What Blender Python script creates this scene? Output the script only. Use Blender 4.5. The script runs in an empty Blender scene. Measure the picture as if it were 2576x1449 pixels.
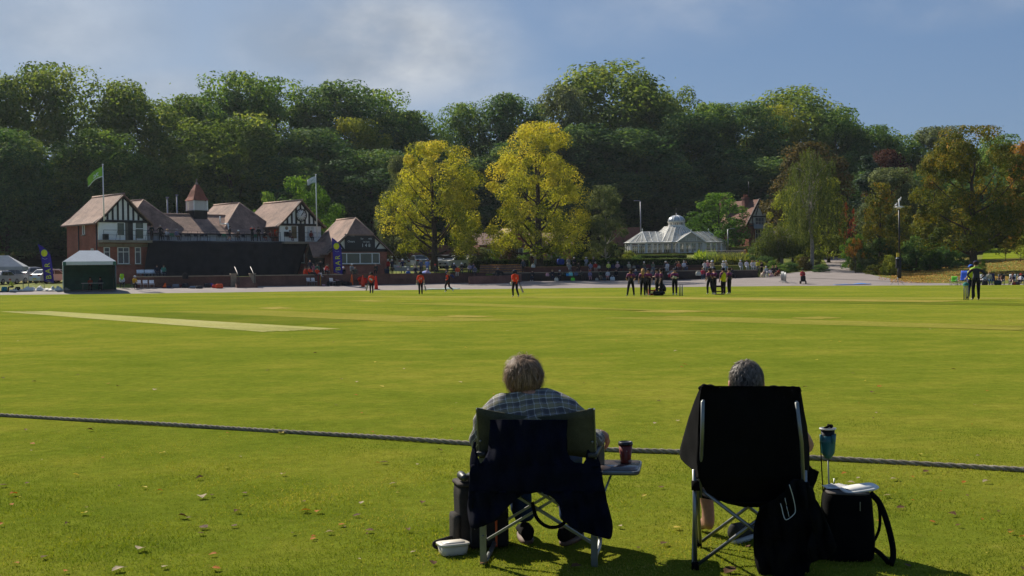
import bpy, bmesh, math, random
import numpy as np
from mathutils import Vector, Matrix, Euler
R = math.radians
rnd = random.Random(7)
nr = np.random.default_rng(11)
scene = bpy.context.scene
COL = scene.collection
CAMH = 1.65
FPX = 3100.0                       # focal length in pixels of a 2576 px wide picture
PITCH, ROLL = R(0.82), R(-0.70)
CROT = Matrix.Rotation(math.pi/2 - PITCH, 3, 'X') @ Matrix.Rotation(ROLL, 3, 'Z')
def ray(x, y):
	return CROT @ Vector(((x-1288)/FPX, -(y-724.5)/FPX, -1))
def P(x, y, Y):
	r = ray(x, y); return Vector((0, 0, CAMH)) + r*(Y/r.y)
def px(Y): return Y/FPX            # metres per picture pixel at distance Y
def NZ(nx, ny, s):
	return lambda zx, zy: ((nx+zx/s)/1.490683, (ny+zy/s)/1.490683)
zA = NZ(1440, 920, 7.1556); zB = NZ(1780, 920, 7.1556); zC = NZ(2080, 920, 7.1556)
zE = NZ(2340, 940, 7.1556); zG = NZ(2620, 940, 7.1556); zL = NZ(380, 820, 5.3667)
zM = NZ(520, 820, 7.1556); zR = NZ(820, 820, 7.1556); zS = NZ(1100, 920, 7.1556)
zU = NZ(3540, 960, 8.05); zV = NZ(0, 900, 6.9); z1 = NZ(0, 560, 2.5871); z2 = NZ(500, 560, 2.5871)
z3 = NZ(1100, 640, 2.7871); z4 = NZ(1700, 760, 3.6229); z5 = NZ(2300, 660, 2.8986); z6 = NZ(2900, 560, 2.4149)
f1 = NZ(1580, 1300, 1.6844); f2 = NZ(2440, 1300, 1.685)
class MB:
	def __init__(s): s.v = []; s.f = []; s.m = []; s.s = []
	def add(s, vs, fs, mi=0, sm=False):
		o = len(s.v); s.v += [tuple(v) for v in vs]
		for f in fs: s.f.append(tuple(i+o for i in f)); s.m.append(mi); s.s.append(sm)
		return s
	def box(s, c, d, M=None, mi=0):
		x, y, z = d[0]/2, d[1]/2, d[2]/2
		vs = [Vector((a*x, b*y, e*z)) for e in (-1, 1) for a, b in ((-1, -1), (1, -1), (1, 1), (-1, 1))]
		if M is not None: vs = [M @ v for v in vs]
		c = Vector(c)
		return s.add([v+c for v in vs], [(3, 2, 1, 0), (4, 5, 6, 7), (0, 1, 5, 4), (1, 2, 6, 5), (2, 3, 7, 6), (3, 0, 4, 7)], mi)
	def bar(s, a, b, w, h=None, mi=0, up=(0, 0, 1)):
		a = Vector(a); b = Vector(b); h = h or w; d = b-a; L = d.length
		if L < 1e-6: return s
		d.normalize(); u = Vector(up)
		if abs(d.dot(u)) > .98: u = Vector((0, 1, 0))
		x = d.cross(u).normalized(); z = x.cross(d)
		M = Matrix((x, d, z)).transposed()
		return s.box((a+b)/2, (w, L, h), M, mi)
	def tube(s, pts, rr, n=8, mi=0, cap=True):
		pts = [Vector(p) for p in pts]
		if not hasattr(rr, '__len__'): rr = [rr]*len(pts)
		rings = []; px_ = None
		for i, p in enumerate(pts):
			t = (pts[min(i+1, len(pts)-1)]-pts[max(i-1, 0)])
			if t.length < 1e-9: t = Vector((0, 0, 1))
			t.normalize()
			if px_ is None:
				u = Vector((0, 0, 1)) if abs(t.z) < .9 else Vector((1, 0, 0))
				px_ = t.cross(u).normalized()
			else:
				px_ = (px_ - t*px_.dot(t)).normalized()
			q = t.cross(px_)
			rings.append([p+(px_*math.cos(2*math.pi*k/n)+q*math.sin(2*math.pi*k/n))*rr[i] for k in range(n)])
		vs = [v for r in rings for v in r]; fs = []
		for i in range(len(pts)-1):
			for k in range(n):
				k2 = (k+1) % n
				fs.append((i*n+k, i*n+k2, (i+1)*n+k2, (i+1)*n+k))
		if cap:
			fs.append(tuple(range(n))[::-1]); fs.append(tuple((len(pts)-1)*n+k for k in range(n)))
		return s.add(vs, fs, mi, True)
	def lathe(s, prof, n=16, c=(0, 0, 0), M=None, mi=0, sx=1, sy=1, sm=True, cap=True):
		c = Vector(c); vs = []; fs = []
		for r, z in prof:
			for k in range(n):
				a = 2*math.pi*k/n; v = Vector((r*sx*math.cos(a), r*sy*math.sin(a), z))
				vs.append((M @ v if M is not None else v)+c)
		for i in range(len(prof)-1):
			for k in range(n):
				k2 = (k+1) % n; fs.append((i*n+k, i*n+k2, (i+1)*n+k2, (i+1)*n+k))
		if cap and prof[0][0] > 1e-5: fs.append(tuple(range(n))[::-1])
		if cap and prof[-1][0] > 1e-5: fs.append(tuple((len(prof)-1)*n+k for k in range(n)))
		return s.add(vs, fs, mi, sm)
	def prism(s, poly, d, mi=0):          # poly: 3-D loop, d: extrusion vector
		n = len(poly); d = Vector(d); a = [Vector(p) for p in poly]
		return s.add(a+[p+d for p in a], [tuple(range(n)), tuple(range(2*n-1, n-1, -1))]+[(i, i+n, (i+1) % n+n, (i+1) % n) for i in range(n)], mi)
	def slab(s, quad, th, mi=0):          # a sheet given by its corners, thickened along minus its normal
		q = [Vector(p) for p in quad]
		nn = (q[1]-q[0]).cross(q[2]-q[0]).normalized()
		return s.prism(q, -nn*th, mi)
	def mesh(s, name, mats):
		me = bpy.data.meshes.new(name); me.from_pydata(s.v, [], s.f); me.update()
		for m in (mats if isinstance(mats, (list, tuple)) else [mats]): me.materials.append(m)
		me.polygons.foreach_set('material_index', s.m); me.polygons.foreach_set('use_smooth', s.s)
		bm = bmesh.new(); bm.from_mesh(me); bmesh.ops.recalc_face_normals(bm, faces=bm.faces); bm.to_mesh(me); bm.free()
		return me
	def build(s, name, mats, parent=None, loc=None, bevel=0):
		if loc is not None:
			L = Vector(loc); s.v = [tuple(Vector(v)-L) for v in s.v]
		o = link(name, s.mesh(name, mats), parent)
		if loc is not None: o.location = L
		if bevel:
			b = o.modifiers.new('bevel', 'BEVEL'); b.width = bevel; b.segments = 2; b.limit_method = 'ANGLE'
		return o
def link(name, data, parent=None):
	o = bpy.data.objects.new(name, data); COL.objects.link(o)
	if parent is not None: o.parent = parent
	return o
def tag(o, label, cat=None, group=None, kind=None):
	if label: o['label'] = label
	if cat: o['category'] = cat
	if cat and not kind: o['kind'] = 'thing'
	if group: o['group'] = group
	if kind: o['kind'] = kind
	return o
def empty(name, loc, rz=0, label=None, cat=None, group=None, sc=1):
	o = link(name, None); o.location = loc; o.rotation_euler = (0, 0, rz); o.scale = (sc, sc, sc) if not hasattr(sc, '__len__') else sc
	o.empty_display_size = .2
	return tag(o, label, cat, group)
def kids(o): return [c for c in bpy.data.objects if c.parent == o]
def copy_tree(o, parent=None, depth=0):
	c = o.copy(); COL.objects.link(c)
	if depth: c.parent = parent
	for ch in o.children: copy_tree(ch, c, depth+1)
	return c
def rotz(a): return Matrix.Rotation(a, 3, 'Z')
def lerp(a, b, t): return a+(b-a)*t
def spline(pts, n):
	pts = [Vector(p) for p in pts]; out = []
	for i in range(len(pts)-1):
		p0 = pts[max(i-1, 0)]; p1 = pts[i]; p2 = pts[i+1]; p3 = pts[min(i+2, len(pts)-1)]
		for k in range(n):
			t = k/n
			out.append(.5*((2*p1)+(p2-p0)*t+(2*p0-5*p1+4*p2-p3)*t*t+(3*p1-p0-3*p2+p3)*t**3))
	out.append(pts[-1]); return out
def lin(c):
	if isinstance(c, str):
		c = [int(c[i:i+2], 16)/255 for i in (0, 2, 4)]
		c = [x/12.92 if x <= .04045 else ((x+.055)/1.055)**2.4 for x in c]
	return (*c[:3], 1)
class NT:
	def __init__(s, m): s.t = m.node_tree; s.n = s.t.nodes; s.l = s.t.links
	def new(s, typ, **kw):
		n = s.n.new(typ)
		for k, v in kw.items():
			if k in n.inputs and not hasattr(type(n), k): n.inputs[k].default_value = v
			else: setattr(n, k, v)
		return n
	def L(s, a, b): s.l.new(a, b)
	def noise(s, vec, scale, detail=4, rough=.55):
		n = s.n.new('ShaderNodeTexNoise'); n.inputs['Scale'].default_value = scale; n.inputs['Detail'].default_value = detail; n.inputs['Roughness'].default_value = rough
		if vec is not None: s.L(vec, n.inputs['Vector'])
		return n.outputs['Fac']
	def ramp(s, fac, stops):
		r = s.n.new('ShaderNodeValToRGB'); e = r.color_ramp.elements
		while len(e) < len(stops): e.new(.5)
		for el, (p, c) in zip(e, stops): el.position = p; el.color = lin(c) if not isinstance(c, (int, float)) else (c, c, c, 1)
		s.L(fac, r.inputs['Fac']); return r.outputs['Color']
	def mix(s, fac, a, b, mode='MIX'):
		m = s.n.new('ShaderNodeMix'); m.data_type = 'RGBA'; m.blend_type = mode
		for sock, v in ((m.inputs['Factor'], fac), (m.inputs['A'], a), (m.inputs['B'], b)):
			pass
		ins = [i for i in m.inputs if i.enabled]
		for sock, v in zip(ins, (fac, a, b)):
			if isinstance(v, (int, float)) and sock.type == 'VALUE': sock.default_value = v
			elif isinstance(v, (tuple, list, str)): sock.default_value = lin(v)
			else: s.L(v, sock)
		return [o for o in m.outputs if o.enabled][0]
	def math(s, op, a, b=None, c=None, clamp=False):
		m = s.n.new('ShaderNodeMath'); m.operation = op; m.use_clamp = clamp
		for i, v in enumerate((a, b, c)):
			if v is None: continue
			if isinstance(v, (int, float)): m.inputs[i].default_value = v
			else: s.L(v, m.inputs[i])
		return m.outputs[0]
	def bump(s, h, strength=.3, dist=.02):
		b = s.n.new('ShaderNodeBump'); b.inputs['Strength'].default_value = strength; b.inputs['Distance'].default_value = dist
		s.L(h, b.inputs['Height']); return b.outputs['Normal']
MATS = {}
def base_mat(name):
	m = bpy.data.materials.new(name); m.use_nodes = True; t = NT(m)
	return m, t, t.n['Principled BSDF']
def mat(name, col, rough=.7, metal=0, var=.18, scale=6, spec=.4, bump=0, bscale=None, trans=0):
	"""plain surface: a colour broken by two scales of noise, optional bump"""
	key = name
	if key in MATS: return MATS[key]
	m, t, b = base_mat(name); c = lin(col)
	tc = t.new('ShaderNodeTexCoord')
	n1 = t.noise(tc.outputs['Object'], scale, 5)
	d = tuple(x*(1-var) for x in c[:3]); l = tuple(min(1, x*(1+var)) for x in c[:3])
	t.L(t.ramp(n1, [(.3, d), (.7, l)]), b.inputs['Base Color'])
	b.inputs['Roughness'].default_value = rough; b.inputs['Metallic'].default_value = metal; b.inputs['Specular IOR Level'].default_value = spec
	if bump: t.L(t.bump(t.noise(tc.outputs['Object'], bscale or scale*4, 4), bump), b.inputs['Normal'])
	if trans: b.inputs['Transmission Weight'].default_value = trans
	MATS[key] = m; return m
def cloth(col):
	k = 'cloth_'+col
	if k in MATS: return MATS[k]
	return mat(k, col, .85, 0, .16, 9, .2, .25, 30)
def zpix(x, y, Y): return P(x, y, Y).z
def col(x, e, b, top, b2, t2, mid, back, far):
	r = ray(x, 690); f = lambda a: (a[0], zpix(x, a[1], a[0]) if a[1] > 50 else a[1])
	return (r.x/r.y, [(0, 0), (60, 0)]+[f(a) for a in (e, b, top, b2, t2, mid, back, far)]+[(430, f(far)[1]+14)])
COLS = [
 col(-700, (112, 749), (117, 741), (117.5, 740), (130, .7), (130.3, .72), (140, .9), (165, 2), (290, 12)),
 col(0, (112, 742), (117, 734), (117.5, 733.5), (130, .7), (130.3, .72), (140, .9), (160, 1.6), (290, 12)),
 col(200, (113, 740), (119, 727), (119.5, 726.5), (130, .75), (130.3, .77), (140, .95), (158, 1.6), (290, 12)),
 col(338, (114, 738.5), (121, 724), (121.4, 723.5), (135, .9), (135.3, .95), (150, 1.3), (170, 2), (290, 12)),
 col(345, (114, 738.4), (121, 723.8), (121.35, 1.35), (135, 1.38), (135.3, 1.38), (150, 1.45), (170, 2.2), (290, 12)),
 col(600, (116, 735), (123, 720.5), (123.35, 1.35), (140, 1.38), (140.3, 1.38), (155, 1.45), (178, 2.6), (290, 12)),
 col(978, (121, 730), (131, 716), (131.35, 1.3), (144, 1.4), (144.3, 1.42), (152, 1.6), (178, 2.8), (290, 12)),
 col(1185, (124, 727.5), (142, 711.5), (142.35, 1.25), (149, 1.28), (149.3, 1.6), (154, 1.9), (180, 3), (290, 12)),
 col(1300, (125, 726), (146, 707), (146.35, 1.25), (150, 1.25), (150.25, 1.92), (156, 1.98), (190, 3.6), (290, 12)),
 col(1700, (125, 722), (146.5, 704), (146.85, 1.25), (150, 1.25), (150.25, 1.92), (156, 1.98), (190, 3.7), (290, 12)),
 col(1898, (124, 720), (146, 698), (146.35, 1.25), (150, 1.25), (150.25, 1.9), (156, 2.0), (195, 3.8), (290, 12)),
 col(1912, (124, 719.8), (146, 697.5), (146.35, 697), (150, .8), (150.25, .82), (158, 1.7), (195, 3.6), (290, 12)),
 col(1990, (122, 719), (147, 692), (147.35, 691.6), (151, .75), (151.25, .8), (158, 1.2), (200, 3.2), (290, 12)),
 col(2090, (121, 719), (148, 690), (148.35, 689.7), (152, .85), (152.25, .87), (160, 1.2), (200, 652), (290, 12)),
 col(2180, (120, 718.5), (140, 697), (140.35, 696.5), (150, .75), (150.25, .77), (160, 1.1), (200, 652), (290, 12)),
 col(2300, (119, 718), (128, 711), (128.35, 710.8), (145, .42), (145.25, .44), (160, .95), (195, 2.7), (290, 12)),
 col(2400, (118.5, 717.5), (124, 713), (124.35, 712.8), (140, .5), (140.25, .52), (160, 1.55), (190, 3.0), (290, 12)),
 col(2560, (118, 716.5), (121, 714), (121.35, 713.8), (140, .75), (140.25, .77), (160, 2.0), (187, 637), (290, 12)),
 col(3300, (118, 709), (121, 706), (121.35, 705.8), (140, .75), (140.25, .77), (160, 2.0), (187, 3.3), (290, 12)),
]
def profile(t):
	if t <= COLS[0][0]: return COLS[0][1]
	for (ta, a), (tb, b) in zip(COLS, COLS[1:]):
		if t <= tb:
			k = (t-ta)/(tb-ta); return [(lerp(p[0], q[0], k), lerp(p[1], q[1], k)) for p, q in zip(a, b)]
	return COLS[-1][1]
def H(X, Y):
	pr = profile(X/max(Y, 60))
	if Y <= 0: return 0
	for (ya, a), (yb, b) in zip(pr, pr[1:]):
		if Y <= yb: return lerp(a, b, (Y-ya)/(yb-ya))
	return pr[-1][1]
def G(x, y, lo=3., hi=150.):                  # the point of the ground seen at a pixel
	for _ in range(50):
		m = (lo+hi)/2; p = P(x, y, m)
		if p.z > H(p.x, p.y): lo = m
		else: hi = m
	return p
def atpx(x, Y, dz=0):                          # ground point in direction x at distance Y
	p = P(x, 690, Y); return Vector((p.x, Y, H(p.x, Y)+dz))
TS = sorted(set([c[0] for c in COLS]+[-.64+1.28*i/160 for i in range(161)]))
def sheet(name, r0, r1, sub, m, y0=None):
	vs = []; fs = []; rows = []
	for r in range(r0, r1):
		for k in range(sub if r < r1-1 or True else 1):
			rows.append((r, k/sub))
	rows.append((r1, 0))
	n = len(TS)
	for r, k in rows:
		for t in TS:
			pr = profile(t); a = pr[r]; b = pr[min(r+1, len(pr)-1)]
			Y = lerp(a[0], b[0], k); z = lerp(a[1], b[1], k)
			if y0 is not None and r == 0 and k == 0: Y = y0
			vs.append((t*max(Y, 60), Y, z))
	for i in range(len(rows)-1):
		for j in range(n-1): fs.append((i*n+j, i*n+j+1, (i+1)*n+j+1, (i+1)*n+j))
	mb = MB(); mb.add(vs, fs, 0, True)
	o = mb.build(name, m); tag(o, None, None, None, 'structure'); return o
def turf_mat(name, cols, far=True):
	m, t, b = base_mat(name); tc = t.new('ShaderNodeTexCoord'); v = tc.outputs['Object']
	big = t.noise(v, .09, 3); mp = t.new('ShaderNodeMapping'); t.L(v, mp.inputs['Vector']); mp.inputs['Rotation'].default_value = (0, 0, R(-34)); mp.inputs['Scale'].default_value = (.7, 3.2, 1)
	streak = t.noise(mp.outputs['Vector'], .16, 3); mid = t.noise(v, 1.1, 5, .62); fine = t.noise(v, 45, 4, .7); vf = t.noise(v, 190, 3, .7)
	f = t.math('ADD', t.math('MULTIPLY', big, .46), t.math('MULTIPLY', streak, .18))
	f = t.math('ADD', f, t.math('MULTIPLY', mid, .36)); f = t.math('ADD', f, t.math('MULTIPLY', t.noise(v, .35, 4, .6), .14))
	c = t.ramp(f, [(.40, cols[0]), (.55, cols[1]), (.64, cols[2]), (.75, cols[3])])
	g = t.ramp(fine, [(.25, .55), (.5, 1.0), (.75, 1.4)]); c = t.mix(.75, c, g, 'MULTIPLY')
	g2 = t.ramp(vf, [(.3, .6), (.55, 1.0), (.75, 1.35)]); c = t.mix(.6, c, g2, 'MULTIPLY')
	g3 = t.ramp(t.noise(v, 6.5, 5, .75), [(.3, .68), (.5, 1.0), (.7, 1.32)]); c = t.mix(.75, c, g3, 'MULTIPLY')
	dry = t.ramp(t.noise(v, 7, 6, .75), [(.58, 0), (.72, 1)])
	c = t.mix(t.math('MULTIPLY', dry, .35), c, cols[4])
	t.L(c, b.inputs['Base Color']); b.inputs['Roughness'].default_value = 1; b.inputs['Specular IOR Level'].default_value = 0
	hh = t.math('ADD', t.math('MULTIPLY', fine, .6), vf); t.L(t.bump(hh, .65, .02), b.inputs['Normal'])
	return m
TURF = [(.103, .146, .014), (.158, .188, .020), (.212, .218, .027), (.268, .242, .042), (.30, .24, .07)]
M_turf = turf_mat('turf', TURF)
M_path = None
def tarmac(name, col, leaf=0):
	m, t, b = base_mat(name); tc = t.new('ShaderNodeTexCoord'); v = tc.outputs['Object']
	c = lin(col); n = t.noise(v, .5, 6, .65); n2 = t.noise(v, 14, 4, .7)
	k = t.ramp(n, [(.3, tuple(x*.82 for x in c[:3])), (.7, tuple(x*1.12 for x in c[:3]))]); k = t.mix(.6, k, t.ramp(n2, [(.3, .7), (.7, 1.25)]), 'MULTIPLY')
	t.L(k, b.inputs['Base Color']); b.inputs['Roughness'].default_value = .9; b.inputs['Specular IOR Level'].default_value = .2
	t.L(t.bump(n2, .3, .01), b.inputs['Normal']); return m
M_path = tarmac('path_tarmac', (.235, .20, .185)); M_road = M_path
def garden_mat():
	m, t, b = base_mat('rough_grass'); tc = t.new('ShaderNodeTexCoord'); v = tc.outputs['Object']
	n = t.noise(v, .12, 5, .6); n2 = t.noise(v, 2.2, 6, .7)
	f = t.math('ADD', t.math('MULTIPLY', n, .6), t.math('MULTIPLY', n2, .4))
	c = t.ramp(f, [(.36, (.055, .085, .012)), (.5, (.12, .14, .018)), (.6, (.20, .15, .03)), (.7, (.24, .13, .04))])
	t.L(c, b.inputs['Base Color']); b.inputs['Roughness'].default_value = .95; b.inputs['Specular IOR Level'].default_value = .1
	t.L(t.bump(n2, .5, .05), b.inputs['Normal']); return m
M_garden = garden_mat()
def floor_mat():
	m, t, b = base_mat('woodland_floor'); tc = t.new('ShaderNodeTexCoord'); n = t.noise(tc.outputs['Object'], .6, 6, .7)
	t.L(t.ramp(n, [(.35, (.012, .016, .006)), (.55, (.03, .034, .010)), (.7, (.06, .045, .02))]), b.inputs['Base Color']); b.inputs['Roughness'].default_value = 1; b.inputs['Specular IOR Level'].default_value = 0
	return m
field = sheet('field', 0, 2, 14, M_turf, y0=-40)
path = sheet('path', 2, 3, 4, M_path)
garden = sheet('garden_ground', 3, 8, 3, M_garden)
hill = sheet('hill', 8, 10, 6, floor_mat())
def strip(name, quad, m, dz, nx=24, ny=4):
	q = [G(*c) if len(c) == 2 else Vector(c) for c in quad]
	vs = []; fs = []
	for j in range(ny+1):
		for i in range(nx+1):
			a = q[0].lerp(q[1], i/nx); b = q[3].lerp(q[2], i/nx); p = a.lerp(b, j/ny)
			if j in (0, ny) or i in (0, nx): p = p+Vector((rnd.uniform(-.09, .09), rnd.uniform(-.22, .22), 0))
			vs.append((p.x, p.y, H(p.x, p.y)+dz))
	for j in range(ny):
		for i in range(nx): fs.append((j*(nx+1)+i, j*(nx+1)+i+1, (j+1)*(nx+1)+i+1, (j+1)*(nx+1)+i))
	mb = MB(); mb.add(vs, fs); o = mb.build(name, m); tag(o, None, kind='structure'); return o
M_pale = turf_mat('close_mown_turf', [(.33, .33, .10), (.38, .36, .13), (.42, .385, .16), (.45, .40, .18), (.42, .35, .16)])
M_worn = turf_mat('worn_turf', [(.20, .20, .03), (.28, .24, .05), (.33, .27, .07), (.38, .29, .10), (.40, .29, .13)])
M_dark = turf_mat('striped_turf', [(.080, .118, .014), (.125, .155, .018), (.16, .172, .024), (.20, .19, .03), (.25, .205, .05)])
M_lite = turf_mat('light_turf', [(.19, .195, .030), (.235, .225, .038), (.27, .245, .05), (.30, .255, .06), (.32, .26, .08)])
strip('cut_pitch', [(2, 783.5), (125, 783), (850, 828), (655, 835.5)], M_pale, .008)
strip('pitch_strip', [(1565, 751.5), (1700, 748.5), (2440, 757), (2330, 761)], M_worn, .009)
strip('field_stripe', [(180, 790), (420, 787), (960, 806), (740, 818)], M_dark, .004)
strip('field_stripe', [(400, 784), (640, 780), (1330, 806), (1010, 809)], M_lite, .005)
strip('field_stripe', [(980, 764), (1120, 761), (1900, 788), (1650, 783)], M_lite, .006)
strip('field_stripe', [(700, 747), (1000, 744), (2576, 749), (2576, 752)], M_lite, .0045)
strip('field_stripe', [(1500, 757), (1560, 754.5), (2576, 764), (2576, 769)], M_dark, .0055)
strip('worn_patch', [(640, 775), (700, 772), (745, 775.5), (690, 778)], M_worn, .007, 8, 3)
strip('worn_patch', [(1085, 797), (1150, 793.5), (1240, 796), (1190, 799)], M_worn, .0075, 8, 3)
strip('worn_patch', [(880, 757), (930, 755), (985, 757.5), (940, 759)], M_worn, .0072, 8, 3)
strip('worn_patch', [(1990, 800), (2060, 797), (2120, 800), (2050, 803)], M_worn, .0073, 8, 3)
strip('field_stripe', [(1500, 800), (1700, 795), (2576, 820), (2576, 832)], M_lite, .0042)
strip('worn_patch', [(1580, 784), (1690, 780), (1790, 783), (1700, 787)], M_worn, .0074, 8, 3)
def ribbon(name, L, Rr, m, dz):
	vs = []; fs = []; n = 7
	L2 = spline([(*p, 0) for p in L], 6); R2 = spline([(*p, 0) for p in Rr], 6)
	for a, b in zip(L2, R2):
		for k in range(n+1):
			p = a.lerp(b, k/n); vs.append((p.x, p.y, H(p.x, p.y)+dz))
	for i in range(len(L2)-1):
		for k in range(n): fs.append((i*(n+1)+k, i*(n+1)+k+1, (i+1)*(n+1)+k+1, (i+1)*(n+1)+k))
	mb = MB(); mb.add(vs, fs, 0, True); o = mb.build(name, m); tag(o, None, kind='structure'); return o
def gxy(x, Y): p = P(x, 690, Y); return (p.x, p.y)
ribbon('road', [gxy(1915, 144), gxy(1975, 152), gxy(2062, 158), gxy(2082, 166), gxy(2078, 182), gxy(2070, 204)],
	   [gxy(2350, 124.5), gxy(2275, 131), gxy(2200, 144), gxy(2160, 156), gxy(2136, 176), gxy(2128, 204)], M_path, .03)
M_lawn = turf_mat('lawn', [(.10, .15, .012), (.15, .19, .015), (.19, .22, .02), (.22, .22, .03), (.24, .2, .05)])
ribbon('lawn', [gxy(2040, 204.5), gxy(2035, 225)], [gxy(2180, 204.5), gxy(2190, 225)], M_lawn, .04)
ribbon('lawn', [gxy(2470, 172), gxy(2475, 200)], [gxy(2640, 168), gxy(2700, 200)], M_lawn, .04)
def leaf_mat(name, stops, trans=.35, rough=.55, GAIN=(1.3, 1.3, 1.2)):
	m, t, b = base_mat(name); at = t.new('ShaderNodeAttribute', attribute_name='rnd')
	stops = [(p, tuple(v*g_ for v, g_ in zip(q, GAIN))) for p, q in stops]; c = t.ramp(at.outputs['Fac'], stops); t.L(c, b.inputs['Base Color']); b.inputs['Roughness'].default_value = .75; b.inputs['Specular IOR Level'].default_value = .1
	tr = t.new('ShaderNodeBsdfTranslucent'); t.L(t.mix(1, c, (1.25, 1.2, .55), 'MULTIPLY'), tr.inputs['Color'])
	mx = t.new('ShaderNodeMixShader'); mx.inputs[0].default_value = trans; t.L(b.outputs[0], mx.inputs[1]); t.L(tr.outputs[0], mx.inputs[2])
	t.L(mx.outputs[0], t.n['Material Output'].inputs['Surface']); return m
LM = {
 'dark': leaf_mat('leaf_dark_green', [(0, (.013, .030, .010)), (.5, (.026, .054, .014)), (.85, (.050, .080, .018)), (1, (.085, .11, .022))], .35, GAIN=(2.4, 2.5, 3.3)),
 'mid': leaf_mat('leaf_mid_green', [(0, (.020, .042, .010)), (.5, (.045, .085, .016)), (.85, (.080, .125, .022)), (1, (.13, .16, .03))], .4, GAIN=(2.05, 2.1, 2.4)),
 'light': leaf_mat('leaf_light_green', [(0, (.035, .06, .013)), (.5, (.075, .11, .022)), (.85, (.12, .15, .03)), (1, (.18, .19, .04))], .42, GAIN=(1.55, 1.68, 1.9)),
 'grey': leaf_mat('leaf_grey_green', [(0, (.035, .05, .025)), (.5, (.065, .09, .042)), (.85, (.10, .13, .062)), (1, (.16, .19, .10))], .35, GAIN=(1.6, 1.5, 1.4)),
 'bright': leaf_mat('leaf_bright_green', [(0, (.025, .065, .010)), (.5, (.055, .125, .018)), (.85, (.095, .185, .025)), (1, (.15, .23, .035))], .4),
 'yellow': leaf_mat('leaf_autumn_yellow', [(0, (.055, .085, .006)), (.35, (.12, .15, .010)), (.6, (.25, .255, .03)), (.88, (.37, .345, .05)), (1, (.43, .355, .055))], .42, GAIN=(1.45, 1.42, 1.2)),
 'gold': leaf_mat('leaf_turning_gold', [(0, (.030, .05, .008)), (.4, (.075, .092, .012)), (.7, (.145, .135, .015)), (.92, (.25, .17, .018)), (1, (.32, .14, .02))], .3),
 'lime': leaf_mat('leaf_lime', [(0, (.06, .085, .014)), (.5, (.135, .165, .024)), (.85, (.22, .235, .036)), (1, (.28, .27, .045))], .42),
 'birch': leaf_mat('leaf_birch', [(0, (.035, .055, .016)), (.5, (.075, .10, .028)), (.85, (.12, .14, .035)), (1, (.18, .17, .04))], .35),
 'brown': leaf_mat('leaf_bronze', [(0, (.030, .030, .014)), (.5, (.062, .055, .020)), (.85, (.105, .082, .028)), (1, (.16, .095, .03))], .3),
 'copper': leaf_mat('leaf_copper', [(0, (.020, .010, .012)), (.6, (.045, .018, .018)), (1, (.09, .032, .024))], .3),
 'red': leaf_mat('leaf_red', [(0, (.08, .015, .012)), (.6, (.20, .035, .02)), (1, (.30, .07, .03))], .4, GAIN=(1, 1, 1)),
 'orange': leaf_mat('leaf_orange', [(0, (.11, .055, .014)), (.6, (.26, .125, .022)), (1, (.38, .19, .03))], .4, GAIN=(1, 1, 1)),
 'fir': leaf_mat('leaf_blue_green', [(0, (.018, .038, .026)), (.6, (.038, .070, .045)), (1, (.075, .11, .07))], .2),
 'hedge': leaf_mat('leaf_clipped_hedge', [(0, (.018, .040, .009)), (.5, (.038, .075, .013)), (.85, (.075, .115, .018)), (1, (.15, .19, .025))], .25),
 'reed': leaf_mat('leaf_reed', [(0, (.10, .16, .02)), (.6, (.20, .28, .035)), (1, (.32, .36, .06))], .4),
}
def leaf_mesh(name, pos, nrm, size, val, m, aspect=.62, tang=None):
	"""one small four-cornered leaf spray per position"""
	n = len(pos)
	if tang is None: tang = nr.normal(size=(n, 3))
	nrm = nrm/np.maximum(1e-6, np.linalg.norm(nrm, axis=1))[:, None]
	u = np.cross(nrm, tang); u /= np.maximum(1e-6, np.linalg.norm(u, axis=1))[:, None]
	v = np.cross(nrm, u)
	s = size[:, None] if hasattr(size, '__len__') else np.full((n, 1), size)
	j = lambda a: 1+nr.uniform(-a, a, (n, 1))
	bend = nrm*s*.18
	V = np.stack([pos-v*s*.5*j(.3), pos+u*s*aspect*.5*j(.35)+bend+v*s*nr.uniform(-.2, .2, (n, 1)), pos+v*s*.5*j(.3), pos-u*s*aspect*.5*j(.35)+bend+v*s*nr.uniform(-.2, .2, (n, 1))], 1).reshape(-1, 3)
	me = bpy.data.meshes.new(name); me.vertices.add(4*n); me.vertices.foreach_set('co', V.astype(np.float32).ravel())
	me.loops.add(4*n); me.loops.foreach_set('vertex_index', np.arange(4*n, dtype=np.int32)); me.polygons.add(n)
	me.polygons.foreach_set('loop_start', np.arange(0, 4*n, 4, dtype=np.int32)); me.polygons.foreach_set('loop_total', np.full(n, 4, dtype=np.int32))
	a = me.attributes.new('rnd', 'FLOAT', 'POINT'); a.data.foreach_set('value', np.repeat(np.clip(val, 0, 1), 4).astype(np.float32))
	me.update(calc_edges=True); me.materials.append(m); return me
def puff_centres(n, Ht, Rad, zb, env, seed, fill=.35):
	g = np.random.default_rng(seed); out = []
	ph = g.uniform(0, 6.28, 4)
	while len(out) < n:
		z = g.uniform(zb, 1); r = env((z-zb)/(1-zb));
		if g.uniform() > .25+.75*r: continue
		a = g.uniform(0, 6.283); k = fill+(1-fill)*math.sqrt(g.uniform())
		w = 1+.16*math.sin(2*a+ph[0])+.14*math.sin(3*a+ph[1]+7*z)+.15*math.sin(11*z+ph[2]+a)
		out.append((Rad*r*k*w*math.cos(a), Rad*r*k*w*math.sin(a), z*Ht, k))
	return np.array(out)
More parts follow.
